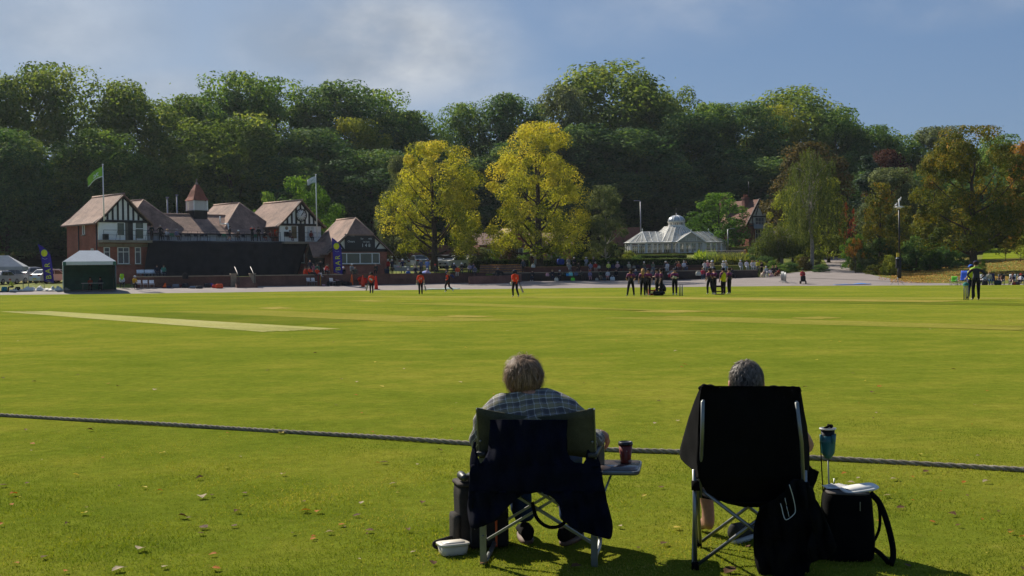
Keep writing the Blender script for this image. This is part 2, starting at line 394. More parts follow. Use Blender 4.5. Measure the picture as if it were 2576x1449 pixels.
def crown(name, seed, m, Ht=20, Rad=7, zb=.12, n=90, lpp=150, leaf=.42, pr=1.7, env=None, hgt=.35, flat=.75, droop=0, fill=.35):
	g = np.random.default_rng(seed+500); env = env or (lambda z: (max(0, 1-abs(2*z-.85)**2.4/1.45))**.5 if z < 1 else 0)
	pc = puff_centres(n, Ht-pr*.5, Rad-pr*.6, zb, env, seed, fill)
	N = n*lpp; idx = np.repeat(np.arange(n), lpp)
	d = g.normal(size=(N, 3)); d /= np.linalg.norm(d, axis=1)[:, None]
	prr = pr*g.uniform(.55, 1.35, n); pv = g.uniform(0, 1, n)
	rr = prr[idx]*(.58+.42*np.sqrt(g.uniform(0, 1, N)))
	pos = pc[idx, :3]+d*rr[:, None]*np.array([1, 1, flat])
	stray = g.uniform(0, 1, N) < .12; pos[stray] += g.normal(size=(stray.sum(), 3))*pr*.22
	if droop: pos[:, 2] -= g.uniform(0, 1, N)**2*droop
	keep = pos[:, 2] > zb*Ht*.55;
	nrm = d*1.05+g.normal(size=(N, 3))*.42+np.array([0, 0, .35])
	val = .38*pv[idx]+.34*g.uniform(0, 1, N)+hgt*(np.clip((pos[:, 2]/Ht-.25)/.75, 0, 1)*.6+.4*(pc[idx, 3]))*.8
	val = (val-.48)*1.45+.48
	pos[:, 2] *= Ht/np.quantile(pos[:, 2], .988); rad = np.hypot(pos[:, 0], pos[:, 1]); pos[:, :2] *= Rad/np.quantile(rad, .985)
	pc = pc*np.array([.92, .92, .97, 1]); keep &= (pos[:, 2] < Ht*1.012) & (np.hypot(pos[:, 0], pos[:, 1]) < Rad*1.07)
	return leaf_mesh(name, pos[keep], nrm[keep], leaf*g.uniform(.6, 1.35, keep.sum()), val[keep], m), pc
M_bark = mat('bark', (.06, .047, .035), .95, 0, .4, 3, .1, .5, 8)
M_palebark = mat('pale_bark', (.28, .25, .21), .9, 0, .35, 4, .1, .3, 9)
def trunk(name, seed, Ht, r0, pc, m=None, limbs=9, zt=.8, lean=.02):
	g = random.Random(seed); mb = MB(); pts = [Vector((0, 0, -.4))]; n = 7
	for i in range(1, n+1): pts.append(Vector((g.uniform(-1, 1)*lean*Ht*i/n, g.uniform(-1, 1)*lean*Ht*i/n, Ht*zt*i/n)))
	sp_ = spline(pts, 3); L = len(sp_)-1
	mb.tube(sp_, [r0*(1.45 if i == 0 else 1.15 if i < 3 else 1)*(1-.88*i/L) for i in range(L+1)], 9)
	ids = list(range(len(pc))); g.shuffle(ids)
	for k in ids[:limbs]:
		c = Vector(pc[k][:3]); i = max(3, min(L-2, int((c.z/Ht/zt-.22)*L)))
		a = sp_[i]; mid = a.lerp(c, .5)+Vector((0, 0, -.04*Ht*g.uniform(.3, 1)))
		q = spline([a, mid, c], 4); mb.tube(q, [r0*.42*(1-i/L)*(1-.85*j/(len(q)-1))+.015 for j in range(len(q))], 6)
	return mb.mesh(name, m or M_bark)
E_dome = lambda z: (max(0, 1-abs(2*z-.75)**2.6/1.6))**.5
E_egg = lambda z: (max(0, 1-abs(2*z-.7)**2/1.72))**.5
E_tall = lambda z: (max(0, 1-abs(2*z-.95)**2.5/1.16))**.5
E_cone = lambda z: max(.04, 1-z)**.85
E_half = lambda z: math.sqrt(max(0, 1-z*z))
PROTO = {}
def proto(key, m, seed, **k):
	tr = k.pop('tr', .32); lm = k.pop('limbs', 8); bk = k.pop('bark', None)
	me, pc = crown('crown', seed, LM[m], **k); Ht = k.get('Ht', 20)
	PROTO[key] = (me, trunk('trunk', seed, Ht, tr, pc, bk, lm), Ht, 2*k.get('Rad', 7))
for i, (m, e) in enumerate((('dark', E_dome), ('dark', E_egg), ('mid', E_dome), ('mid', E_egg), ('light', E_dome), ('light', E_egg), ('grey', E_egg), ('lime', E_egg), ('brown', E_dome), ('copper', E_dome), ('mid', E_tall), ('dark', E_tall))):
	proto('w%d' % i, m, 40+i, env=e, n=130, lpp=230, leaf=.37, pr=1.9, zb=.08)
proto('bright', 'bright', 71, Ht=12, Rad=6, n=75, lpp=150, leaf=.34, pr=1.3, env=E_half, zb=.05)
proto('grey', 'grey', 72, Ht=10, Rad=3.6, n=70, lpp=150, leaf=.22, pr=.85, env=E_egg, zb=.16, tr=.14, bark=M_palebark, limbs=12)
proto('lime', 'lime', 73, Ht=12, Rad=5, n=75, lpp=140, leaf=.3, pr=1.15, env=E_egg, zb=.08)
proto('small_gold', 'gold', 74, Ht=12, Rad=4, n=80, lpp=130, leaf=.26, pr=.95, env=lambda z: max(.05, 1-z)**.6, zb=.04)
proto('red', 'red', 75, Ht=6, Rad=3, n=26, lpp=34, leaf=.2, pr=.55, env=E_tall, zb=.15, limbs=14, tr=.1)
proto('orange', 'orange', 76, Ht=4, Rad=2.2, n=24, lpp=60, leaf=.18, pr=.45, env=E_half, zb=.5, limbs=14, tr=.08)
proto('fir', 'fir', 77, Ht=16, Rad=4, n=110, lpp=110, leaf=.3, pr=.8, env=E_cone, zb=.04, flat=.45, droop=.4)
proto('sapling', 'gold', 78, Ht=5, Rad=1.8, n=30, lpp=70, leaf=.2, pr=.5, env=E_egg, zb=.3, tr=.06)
for k, m, s in (('s_dark', 'dark', 81), ('s_mid', 'mid', 82), ('s_lime', 'lime', 83), ('s_brown', 'brown', 84), ('s_grey', 'grey', 85), ('s_orange', 'orange', 86), ('s_bright', 'bright', 87), ('s_gold', 'gold', 88)):
	me, pc = crown('foliage', s, LM[m], Ht=3, Rad=2, n=46, lpp=95, leaf=.17, pr=.48, env=E_half, zb=.0, hgt=.3)
	PROTO[k] = (me, trunk('stem', s, 3, .07, pc, None, 8), 3, 4)
def tree(key, x, ytop, Y, w, label, cat='tree', group=None, name=None, dz=0, rz=None, base=None):
	cm, tm, H0, W0 = PROTO[key]; b = base or atpx(x, Y); zt = P(x, ytop, Y).z; h = zt-b.z-dz; ww = w*px(Y)
	shrub = key.startswith('s_')
	e = empty(name or ('shrub' if shrub else 'tree'), (b.x, b.y, b.z+dz), rnd.uniform(0, 6.28) if rz is None else rz, label, cat if not shrub else 'shrub', group, (ww/W0, ww/W0, h/H0))
	link('foliage' if shrub else 'crown', cm, e); link('stem' if shrub else 'trunk', tm, e); return e
GW = 'woodland trees on the hillside'
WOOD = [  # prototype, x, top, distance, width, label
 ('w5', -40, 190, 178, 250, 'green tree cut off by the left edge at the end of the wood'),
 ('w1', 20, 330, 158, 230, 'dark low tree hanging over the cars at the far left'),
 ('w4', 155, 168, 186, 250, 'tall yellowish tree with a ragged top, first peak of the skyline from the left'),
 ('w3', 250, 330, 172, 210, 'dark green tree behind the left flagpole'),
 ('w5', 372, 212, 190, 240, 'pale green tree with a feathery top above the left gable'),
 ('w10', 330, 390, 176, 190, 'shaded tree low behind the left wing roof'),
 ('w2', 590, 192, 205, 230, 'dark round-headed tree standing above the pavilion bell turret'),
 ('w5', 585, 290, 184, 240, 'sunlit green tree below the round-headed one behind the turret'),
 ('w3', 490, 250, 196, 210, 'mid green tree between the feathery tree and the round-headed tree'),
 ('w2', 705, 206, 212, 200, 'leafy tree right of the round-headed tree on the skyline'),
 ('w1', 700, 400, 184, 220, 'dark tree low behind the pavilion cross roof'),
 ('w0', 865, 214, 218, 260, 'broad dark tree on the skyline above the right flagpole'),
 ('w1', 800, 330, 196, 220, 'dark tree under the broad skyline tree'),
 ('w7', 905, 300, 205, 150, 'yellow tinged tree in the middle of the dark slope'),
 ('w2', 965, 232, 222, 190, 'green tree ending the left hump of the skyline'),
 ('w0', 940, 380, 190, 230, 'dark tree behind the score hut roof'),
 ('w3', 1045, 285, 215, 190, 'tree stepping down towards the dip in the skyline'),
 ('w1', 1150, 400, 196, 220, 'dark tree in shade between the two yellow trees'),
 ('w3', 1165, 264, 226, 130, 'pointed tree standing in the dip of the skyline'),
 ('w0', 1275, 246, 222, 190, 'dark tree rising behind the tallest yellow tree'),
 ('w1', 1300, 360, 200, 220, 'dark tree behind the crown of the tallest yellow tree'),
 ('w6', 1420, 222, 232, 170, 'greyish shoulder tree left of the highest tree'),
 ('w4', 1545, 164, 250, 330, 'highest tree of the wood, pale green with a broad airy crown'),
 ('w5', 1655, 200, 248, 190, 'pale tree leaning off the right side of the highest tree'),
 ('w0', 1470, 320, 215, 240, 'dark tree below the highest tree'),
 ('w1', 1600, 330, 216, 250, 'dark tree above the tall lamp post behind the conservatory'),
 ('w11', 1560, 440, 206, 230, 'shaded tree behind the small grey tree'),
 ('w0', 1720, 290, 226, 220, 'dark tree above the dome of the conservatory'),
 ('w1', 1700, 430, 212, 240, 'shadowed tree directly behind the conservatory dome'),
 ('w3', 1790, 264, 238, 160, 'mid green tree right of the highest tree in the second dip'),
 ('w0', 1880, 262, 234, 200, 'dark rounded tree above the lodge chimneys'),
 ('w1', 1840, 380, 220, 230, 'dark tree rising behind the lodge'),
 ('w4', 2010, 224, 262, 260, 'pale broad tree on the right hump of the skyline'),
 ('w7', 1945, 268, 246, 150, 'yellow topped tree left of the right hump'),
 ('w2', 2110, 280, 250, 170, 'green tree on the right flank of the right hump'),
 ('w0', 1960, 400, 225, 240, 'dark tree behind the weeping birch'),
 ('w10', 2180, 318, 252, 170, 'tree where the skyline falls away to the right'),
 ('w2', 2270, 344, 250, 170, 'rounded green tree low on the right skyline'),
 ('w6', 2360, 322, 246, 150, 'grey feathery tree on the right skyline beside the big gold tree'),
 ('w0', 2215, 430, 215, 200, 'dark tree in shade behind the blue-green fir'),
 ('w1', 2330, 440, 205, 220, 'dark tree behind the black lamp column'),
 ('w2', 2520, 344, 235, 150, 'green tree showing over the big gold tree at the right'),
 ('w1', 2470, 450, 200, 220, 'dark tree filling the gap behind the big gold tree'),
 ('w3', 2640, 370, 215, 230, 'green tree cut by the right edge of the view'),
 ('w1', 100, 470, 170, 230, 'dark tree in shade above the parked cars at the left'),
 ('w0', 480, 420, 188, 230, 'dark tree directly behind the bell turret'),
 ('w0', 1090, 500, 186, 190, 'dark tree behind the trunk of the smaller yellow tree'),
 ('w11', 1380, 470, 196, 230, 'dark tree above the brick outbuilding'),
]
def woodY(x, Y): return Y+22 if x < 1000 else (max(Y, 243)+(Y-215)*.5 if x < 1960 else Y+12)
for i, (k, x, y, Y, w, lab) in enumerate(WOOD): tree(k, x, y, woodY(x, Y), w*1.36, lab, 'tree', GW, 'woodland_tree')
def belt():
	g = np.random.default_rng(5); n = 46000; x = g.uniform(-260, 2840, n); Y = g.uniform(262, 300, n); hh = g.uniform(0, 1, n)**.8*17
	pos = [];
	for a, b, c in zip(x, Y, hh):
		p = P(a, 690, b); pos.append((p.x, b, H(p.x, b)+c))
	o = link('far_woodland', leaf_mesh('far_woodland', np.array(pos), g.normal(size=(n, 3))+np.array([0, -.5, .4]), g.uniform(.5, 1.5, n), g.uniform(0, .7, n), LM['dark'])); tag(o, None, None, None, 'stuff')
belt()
def hero(key, m, seed, x, ytop, Y, w, label, name, cat='tree', **k):
	b = atpx(x, Y); h = P(x, ytop, Y).z-b.z; Rd = w*px(Y)/2
	tr = k.pop('tr', .42); lm = k.pop('limbs', 16); bk = k.pop('bark', None)
	me, pc = crown('crown', seed, LM[m], Ht=h, Rad=Rd, **k); e = empty(name, b, 0, label, cat)
	link('crown', me, e); link('trunk', trunk('trunk', seed, h, tr, pc, bk, lm, .86), e); return e
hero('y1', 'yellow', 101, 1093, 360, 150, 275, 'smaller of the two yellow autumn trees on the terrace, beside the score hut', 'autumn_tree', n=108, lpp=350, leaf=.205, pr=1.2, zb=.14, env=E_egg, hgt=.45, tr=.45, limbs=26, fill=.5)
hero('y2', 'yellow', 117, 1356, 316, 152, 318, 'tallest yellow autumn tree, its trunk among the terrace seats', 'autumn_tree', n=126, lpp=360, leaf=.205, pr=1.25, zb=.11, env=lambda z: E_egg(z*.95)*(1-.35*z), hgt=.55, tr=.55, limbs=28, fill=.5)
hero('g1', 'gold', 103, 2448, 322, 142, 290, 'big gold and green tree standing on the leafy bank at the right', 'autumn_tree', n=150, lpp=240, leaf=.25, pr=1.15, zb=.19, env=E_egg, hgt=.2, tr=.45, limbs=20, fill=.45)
tree('bright', 772, 446, 165, 190, 'bright green rounded tree between the clock gable and the score hut', name='rounded_tree')
tree('s_mid', 665, 486, 160, 110, 'small light green tree top showing over the pavilion roof')
tree('grey', 1524, 468, 154, 125, 'small grey-green tree with a thin pale trunk on the upper lawn', name='whitebeam_tree')
tree('w6', 990, 500, 160, 110, 'grey-green tree tucked behind the left side of the smaller yellow tree')
tree('w6', 1010, 395, 176, 110, 'slim grey tree rising behind the smaller yellow tree')
tree('bright', 1812, 488, 205, 185, 'bright green tree between the conservatory and the lodge', name='rounded_tree')
tree('lime', 1996, 470, 178, 140, 'yellow-lime tree in front of the lodge gable')
tree('lime', 2085, 450, 186, 130, 'lime tree behind the pale forked birch trunk')
tree('w8', 2040, 362, 205, 240, 'broad bronze-leaved tree behind the weeping birch')
tree('w9', 2235, 380, 208, 150, 'dark copper-leaved tree behind the fir')
tree('fir', 2188, 395, 186, 165, 'blue-green pointed fir tree behind the shrubs', name='fir_tree')
tree('w6', 2245, 425, 176, 190, 'grey-green tree spreading behind the black lamp column')
tree('small_gold', 2215, 462, 158, 150, 'narrow yellow-green tree in front of the fir')
tree('small_gold', 2275, 520, 165, 130, 'low gold bush-like tree right of the narrow yellow-green one')
tree('bright', 2152, 590, 160, 76, 'small bright green tree at the mouth of the road')
tree('red', 2140, 508, 166, 58, 'small thin tree with red leaves by the road', name='maple_tree')
tree('orange', 2152, 600, 150, 50, 'small orange-leaved maple over the road edge', name='maple_tree')
tree('small_gold', 2350, 410, 176, 120, 'yellowing tree to the left of the big gold tree')
hero('or', 'orange', 104, 2585, 360, 168, 130, 'orange autumn tree at the right edge behind the big gold tree', 'autumn_tree', n=90, lpp=150, leaf=.34, pr=1.3, zb=.12, env=E_egg)
tree('sapling', 2530, 600, 165, 46, 'thin young tree with a bare trunk on the far lawn by the mesh fence', name='young_tree')
tree('sapling', 2568, 585, 160, 60, 'young yellow tree by the right edge near the mesh fence', name='young_tree')
tree('w7', 2630, 520, 152, 130, 'gold tree leaning in from the right edge')
def birch(x, ytop, Y, w, label, seed):
	b = atpx(x, Y); h = P(x, ytop, Y).z-b.z; Rd = w*px(Y)/2; g = np.random.default_rng(seed); pos = []; val = []
	tips = puff_centres(150, h, Rd, .38, E_dome, seed, .25); vv = g.uniform(0, 1, len(tips))
	for c, v in zip(tips, vv):
		for s in range(6):
			q = c[:3]+g.normal(size=3)*.28; ln = g.uniform(1.2, 4.2); drift = g.normal(size=2)*.12
			for k in range(int(ln/.13)):
				tt = k*.13; pos.append((q[0]+drift[0]*tt+g.normal()*.07, q[1]+drift[1]*tt+g.normal()*.07, q[2]-tt)); val.append(.75*v**1.3+.3*g.uniform()+.1*q[2]/h-.12)
	pos = np.array(pos); val = np.array(val); kp = pos[:, 2] > 1.2; pos = pos[kp]; val = val[kp]; n = len(pos)
	e = empty('birch_tree', b, 0, label, 'tree'); link('crown', leaf_mesh('crown', pos, g.normal(size=(n, 3))*np.array([1, 1, .4]), g.uniform(.12, .26, n), val, LM['birch'], .5, np.tile(np.array([[0, 0, 1.]]), (n, 1))+g.normal(size=(n, 3))*.25), e)
	mb = MB(); L = spline([(0, 0, -.3), (.1, 0, h*.2), (-.25, 0, h*.42), (-.1, .2, h*.7), (0, 0, h*.95)], 6); mb.tube(L, [.3*(1-.9*i/(len(L)-1)) for i in range(len(L))], 9)
	for k in range(26):
		c = Vector(tips[k*5][:3]); a = L[min(len(L)-3, 8+int(k*.5))]; q = spline([a, a.lerp(c, .5)+Vector((0, 0, .5)), c], 4); mb.tube(q, [.09*(1-.85*i/(len(q)-1)) for i in range(len(q))], 5)
	mb.build('trunk', M_palebark, e)
birch(2042, 372, 160, 150, 'weeping birch with long hanging curtains of leaves beside the road', 201)
birch(1965, 560, 165, 110, 'lower weeping tree left of the birch, leaves hanging to the ground', 202)
SHR = [('s_grey', 1212, 622, 153.5, 75, 'large shrub with silvery leaves beside the parked cars'), ('s_bright', 1238, 620, 155, 62, 'clipped green dome bush behind the silvery shrub'),
 ('s_brown', 1283, 622, 154.5, 62, 'rusty flowering bush next to the green dome bush'), ('s_mid', 1320, 628, 157, 60, 'dark bush behind the standing couple'), ('s_dark', 1400, 632, 158, 60, 'dark bush behind the trunk of the tallest yellow tree'),
 ('s_lime', 1478, 634, 156, 40, 'light green plant under the tall back hedge'), ('s_brown', 1490, 628, 157, 34, 'reddish plant under the tall back hedge'), ('s_lime', 1500, 636, 155.5, 44, 'yellow-green bush left of the thin pale trunk'),
 ('s_lime', 1582, 630, 170, 46, 'yellow leafy bush at the left corner of the conservatory'), ('s_lime', 1574, 640, 162, 40, 'yellow bush below the corner bush'), ('s_mid', 1602, 643, 168, 40, 'green bush under the left conservatory windows'),
 ('s_brown', 1561, 626, 172, 36, 'red-brown bush behind the yellow leafy bush'), ('s_orange', 1872, 628, 170, 34, 'orange shrub in front of the lodge'), ('s_dark', 1905, 612, 168, 55, 'blue-dark layered conifer shrub below the lodge window'),
 ('s_brown', 1945, 615, 166, 66, 'bronze shrub right of the layered conifer'), ('s_dark', 1925, 644, 160, 60, 'dark low shrub on the bank above the benches'), ('s_dark', 1884, 640, 160, 40, 'dark cone shrub behind the iron railings'),
 ('s_lime', 1850, 640, 158, 44, 'yellow-green plant behind the railings'), ('s_lime', 1905, 655, 155, 60, 'pale green spreading plant above the seated group'), ('s_mid', 1950, 655, 155, 60, 'green shrub beside the dark low shrub'),
 ('s_dark', 1985, 660, 156, 66, 'dark rounded shrub near the crowd barriers'), ('s_mid', 1960, 668, 153, 70, 'low green shrub at the edge of the tarmac'), ('s_lime', 2015, 640, 160, 50, 'bright grassy shrub under the birch'),
 ('s_lime', 2052, 640, 162, 44, 'bright shrub right of the pale birch trunk'), ('s_brown', 2025, 646, 158, 50, 'brown shrub under the birch'), ('s_dark', 2065, 665, 154, 50, 'dark clump at the inner corner of the road'),
 ('s_mid', 2003, 655, 162, 60, 'green shrub between birch and layered conifer'), ('s_grey', 2156, 635, 158, 46, 'upright grassy shrub at the road mouth'), ('s_dark', 2170, 612, 160, 60, 'dark shrub behind the upright grassy shrub'),
 ('s_dark', 2215, 600, 158, 80, 'broad clipped dark shrub left of the black lamp column'), ('s_lime', 2238, 642, 146, 52, 'yellow-leaved shrub beside the foot of the black lamp column'), ('s_grey', 2180, 652, 152, 60, 'grey low shrub on the kerb of the road'),
 ('s_gold', 2212, 664, 147, 75, 'straw coloured low shrub on the bend of the road'), ('s_mid', 2168, 655, 156, 40, 'green low shrub on the inside of the bend'), ('s_dark', 2305, 595, 158, 90, 'large dark shrub right of the black lamp column'),
 ('s_mid', 2340, 610, 156, 70, 'green shrub in shade behind the bank'), ('s_dark', 2380, 620, 156, 90, 'dark spreading shrub on the top of the bank'), ('s_mid', 2365, 575, 165, 70, 'tall green shrub in front of the shaded trees'),
 ('s_dark', 2290, 640, 160, 90, 'low dark shrub at the foot of the bank'), ('s_dark', 2345, 640, 161, 90, 'low dark shrub in the middle of the bank'), ('s_mid', 2400, 615, 160, 70, 'glossy green shrub behind the big gold trunk'),
 ('s_dark', 2425, 632, 160, 60, 'dark shrub just left of the big gold trunk'), ('s_mid', 2470, 655, 143, 34, 'small green shoots round the big gold trunk')]
for k, x, y, Y, w, lab in SHR: tree(k, x, y, Y, w, lab, 'shrub', 'shrubs around the park')
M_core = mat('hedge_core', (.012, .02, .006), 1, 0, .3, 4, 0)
def hedge(pts, th, z0, z1, label, lf=.13, dens=70, m='hedge', bulge=0):
	"""pts: plan points of the front edge from left to right"""
	c = MB(); pos = []; nn = []; g = np.random.default_rng(len(label)); b0 = Vector((*pts[0], z0(*pts[0])))
	for (xa, ya), (xb, yb) in zip(pts, pts[1:]):
		L = math.hypot(xb-xa, yb-ya); nx, ny = (yb-ya)/L, -(xb-xa)/L
		za, zb_ = z0(xa, ya), z0(xb, yb); ta, tb = z1(xa, ya), z1(xb, yb)
		o = lambda q, k: (q[0]-nx*k, q[1]-ny*k)
		fa, fb = o((xa, ya), .08), o((xb, yb), .08); ka, kb = o((xa, ya), th-.08), o((xb, yb), th-.08)
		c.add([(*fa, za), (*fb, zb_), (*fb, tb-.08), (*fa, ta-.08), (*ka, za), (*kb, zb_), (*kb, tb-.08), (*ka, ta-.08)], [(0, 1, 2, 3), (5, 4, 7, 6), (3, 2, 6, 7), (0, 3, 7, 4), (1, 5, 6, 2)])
		h = (ta-za+tb-zb_)/2
		for face, area in (('f', L*h), ('t', L*th), ('b', L*h*.25)):
			for _ in range(int(area*dens)):
				u = g.uniform(); v = g.uniform(); x = lerp(xa, xb, u); y = lerp(ya, yb, u); lo = lerp(za, zb_, u); hi = lerp(ta, tb, u)
				wob = .05*math.sin(x*1.7)+.04*math.sin(x*4.1)
				if face == 'f': pos.append((x+nx*(.02+wob*.5), y+ny*(.02+wob*.5), lerp(lo, hi, v))); nn.append((nx, ny, .3))
				elif face == 't': pos.append((x-nx*th*v, y-ny*th*v, hi+wob+g.uniform(-.06, .07))); nn.append((0, 0, 1))
				else: pos.append((x-nx*th, y-ny*th, lerp(lo, hi, v))); nn.append((-nx, -ny, .3))
	pos = np.array(pos); n = len(pos); nn = np.array(nn)+g.normal(size=(n, 3))*.6
	e = empty('hedge', b0, 0, label, 'hedge'); o1 = c.build('stems', M_core, e); o1.location = -b0
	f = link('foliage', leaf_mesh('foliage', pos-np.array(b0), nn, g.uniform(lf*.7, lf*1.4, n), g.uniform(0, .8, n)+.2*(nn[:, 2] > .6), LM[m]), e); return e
def arc(xs, Y, fn=None): return [(P(x, 690, (fn(x) if fn else Y)).x, (fn(x) if fn else Y)) for x in xs]
hz = lambda X, Y: H(X, Y)-.05
hedge(arc([1180, 1215, 1250, 1290, 1330], 152.6), 1.1, hz, lambda X, Y: 3.0, 'clipped dark hedge behind the leaf-strewn steps, left of the yellow tree trunk', .12)
hedge(arc([1368, 1420, 1480, 1540, 1600, 1660, 1720, 1760, 1784], 0, lambda x: 153.2-(.9*((x-1700)/84)**2 if x > 1700 else 0)), 1.2, hz, lambda X, Y: 2.92-max(0, X/Y-.145)*14, 'long clipped hedge behind the terrace seats, ending in a curve by the railings', .12)
hedge(arc([1406, 1455, 1490], 172), 1.5, hz, lambda X, Y: 5.05, 'tall dark hedge left of the thin pale tree trunk, lit along its top', .14)
hedge(arc([1478, 1522], 174), 1.5, hz, lambda X, Y: 5.15, 'tall dark hedge directly behind the thin pale tree trunk', .14)
hedge(arc([1526, 1555], 171), 3, hz, lambda X, Y: 5.1, 'block of yew hedge right of the thin pale tree trunk', .14)
hedge(arc([1604, 1660, 1728], 178), 1.2, hz, lambda X, Y: 3.62, 'low dark hedge at the foot of the conservatory', .13)
def scatter(name, label, xr, Yr, n, hgt, m, size, tang=True, zj=0, ramp=(0, 1), flat=False):
	g = np.random.default_rng(n); x = g.uniform(*xr, n); Y = g.uniform(*Yr, n); pos = []; hh = g.uniform(.35, 1, n)*hgt
	for a, b, c in zip(x, Y, hh):
		p = P(a, 690, b); pos.append((p.x, b, H(p.x, b)+(.03 if flat else c*.5)))
	pos = np.array(pos)
	nn = g.normal(size=(n, 3))*(.25 if flat else 1)+(np.array([0, 0, 1]) if flat else np.array([0, -.4, .1]))
	sz = g.uniform(.6, 1.3, n)*size if flat else hh
	o = link(name, leaf_mesh(name, pos, nn, sz, g.uniform(*ramp, n), m, .7 if flat else size, None if flat else np.tile(np.array([[0, 0, 1.]]), (n, 1))+g.normal(size=(n, 3))*.3)); tag(o, label, None, None, 'stuff'); return o
scatter('reeds', 'bright green blades of tall reed-like plants behind the hedge end', (1752, 1800), (156, 164), 1500, 1.9, LM['reed'], .07)
scatter('reeds', 'mixed yellow-green planting behind the iron railings', (1796, 1880), (155, 166), 2200, 1.5, LM['lime'], .12)
M_flow = leaf_mat('flower_petals', [(0, (.55, .12, .03)), (.45, (.6, .2, .04)), (.46, (.7, .66, .55)), (1, (.75, .7, .66))], .2)
scatter('flowers', 'bed of orange flowers edged with white in front of the conservatory', (1672, 1742), (160.5, 162), 900, .2, LM['orange'], .1, flat=True)
o = scatter('flowers', 'white edging flowers of the bed in front of the conservatory', (1668, 1750), (158, 160), 900, .2, M_flow, .11, flat=True, ramp=(.5, 1))
for nm in [ob for ob in bpy.data.objects if ob.name.startswith('flowers')]: nm.location.z = .55 if nm is not o else .45
M_lit = leaf_mat('leaf_litter', [(0, (.16, .07, .02)), (.4, (.30, .14, .04)), (.8, (.42, .22, .07)), (1, (.5, .34, .12))], .15)
scatter('leaf_litter', 'fallen orange leaves lying over the grass bank at the right', (2240, 2640), (126, 166), 12000, .02, M_lit, .15, flat=True)
scatter('leaf_litter', 'fallen brown leaves along the edge of the road', (2210, 2330), (132, 150), 900, .02, M_lit, .13, flat=True)
def brick_mat(name, c1, c2, mortar=(.22, .17, .14), sc=1.0):
	m, t, b = base_mat(name); tc = t.new('ShaderNodeTexCoord'); s_ = t.new('ShaderNodeSeparateXYZ'); t.L(tc.outputs['Object'], s_.inputs[0])
	cb = t.new('ShaderNodeCombineXYZ'); t.L(t.math('ADD', s_.outputs[0], s_.outputs[1]), cb.inputs[0]); t.L(s_.outputs[2], cb.inputs[1])
	br = t.new('ShaderNodeTexBrick'); t.L(cb.outputs[0], br.inputs['Vector']); br.inputs['Scale'].default_value = sc
	br.inputs['Brick Width'].default_value = .225; br.inputs['Row Height'].default_value = .075; br.inputs['Mortar Size'].default_value = .008
	br.inputs['Color1'].default_value = lin(c1); br.inputs['Color2'].default_value = lin(c2); br.inputs['Mortar'].default_value = lin(mortar)
	n = t.noise(tc.outputs['Object'], .9, 6, .65)
	t.L(t.mix(.8, br.outputs['Color'], t.ramp(n, [(.3, .62), (.7, 1.3)]), 'MULTIPLY'), b.inputs['Base Color']); b.inputs['Roughness'].default_value = .9; b.inputs['Specular IOR Level'].default_value = .2
	return m
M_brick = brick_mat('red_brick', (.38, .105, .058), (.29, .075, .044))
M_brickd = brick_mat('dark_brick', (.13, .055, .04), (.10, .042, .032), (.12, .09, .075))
def tile_mat(name, c):
	m, t, b = base_mat(name); tc = t.new('ShaderNodeTexCoord'); v = tc.outputs['Object']
	n = t.noise(v, .55, 6, .65); n2 = t.noise(v, 5, 4, .7)
	wv = t.new('ShaderNodeTexWave', wave_type='BANDS', bands_direction='Z'); t.L(v, wv.inputs['Vector']); wv.inputs['Scale'].default_value = 2.1; wv.inputs['Distortion'].default_value = .6
	k = t.ramp(n, [(.3, tuple(x*.5 for x in c)), (.5, c), (.7, tuple(min(1, x*1.45) for x in c))])
	k = t.mix(.7, k, t.ramp(n2, [(.3, .65), (.7, 1.3)]), 'MULTIPLY'); k = t.mix(.35, k, t.ramp(wv.outputs['Fac'], [(.1, .55), (.5, 1.1)]), 'MULTIPLY')
	t.L(k, b.inputs['Base Color']); b.inputs['Roughness'].default_value = .85; b.inputs['Specular IOR Level'].default_value = .25
	t.L(t.bump(wv.outputs['Fac'], .4, .04), b.inputs['Normal']); return m
M_tile = tile_mat('clay_roof_tile', (.245, .150, .112)); M_redtile = tile_mat('red_roof_tile', (.26, .09, .055))
M_white = mat('white_render', (.80, .79, .74), .8, 0, .08, 2, .3); M_paint = mat('white_paint', (.80, .78, .72), .5, 0, .06, 3, .4)
M_timber = mat('black_timber', (.018, .018, .018), .7, 0, .3, 4, .3); M_stone = mat('buff_stone', (.27, .22, .16), .9, 0, .25, 2, .2, .2)
M_soot = mat('ridge_tile', (.36, .25, .19), .85, 0, .3, 3, .2)
def glass_mat(name, tint=(.03, .035, .035), alpha=1):
	m, t, b = base_mat(name); b.inputs['Base Color'].default_value = lin(tint); b.inputs['Roughness'].default_value = .06; b.inputs['Specular IOR Level'].default_value = .6
	if alpha < 1: b.inputs['Alpha'].default_value = alpha
	return m
M_glass = glass_mat('window_glass'); M_glassg = glass_mat('greenish_glass', (.06, .07, .035)); M_clear = glass_mat('clear_glass', (.45, .44, .38), .13)
M_iron = mat('black_iron', (.02, .02, .022), .5, .3, .2, 5, .5); M_steel = mat('grey_steel', (.24, .25, .26), .5, .5, .15, 5, .5)
M_black = mat('black_sightscreen_cloth', (.022, .022, .025), .95, 0, .3, 1.2, .1, .4, 3)
M_wood = mat('brown_wood', (.16, .085, .045), .7, 0, .3, 4, .3)
M_conc = mat('grey_concrete', (.36, .33, .29), .9, 0, .2, 2, .2, .2)
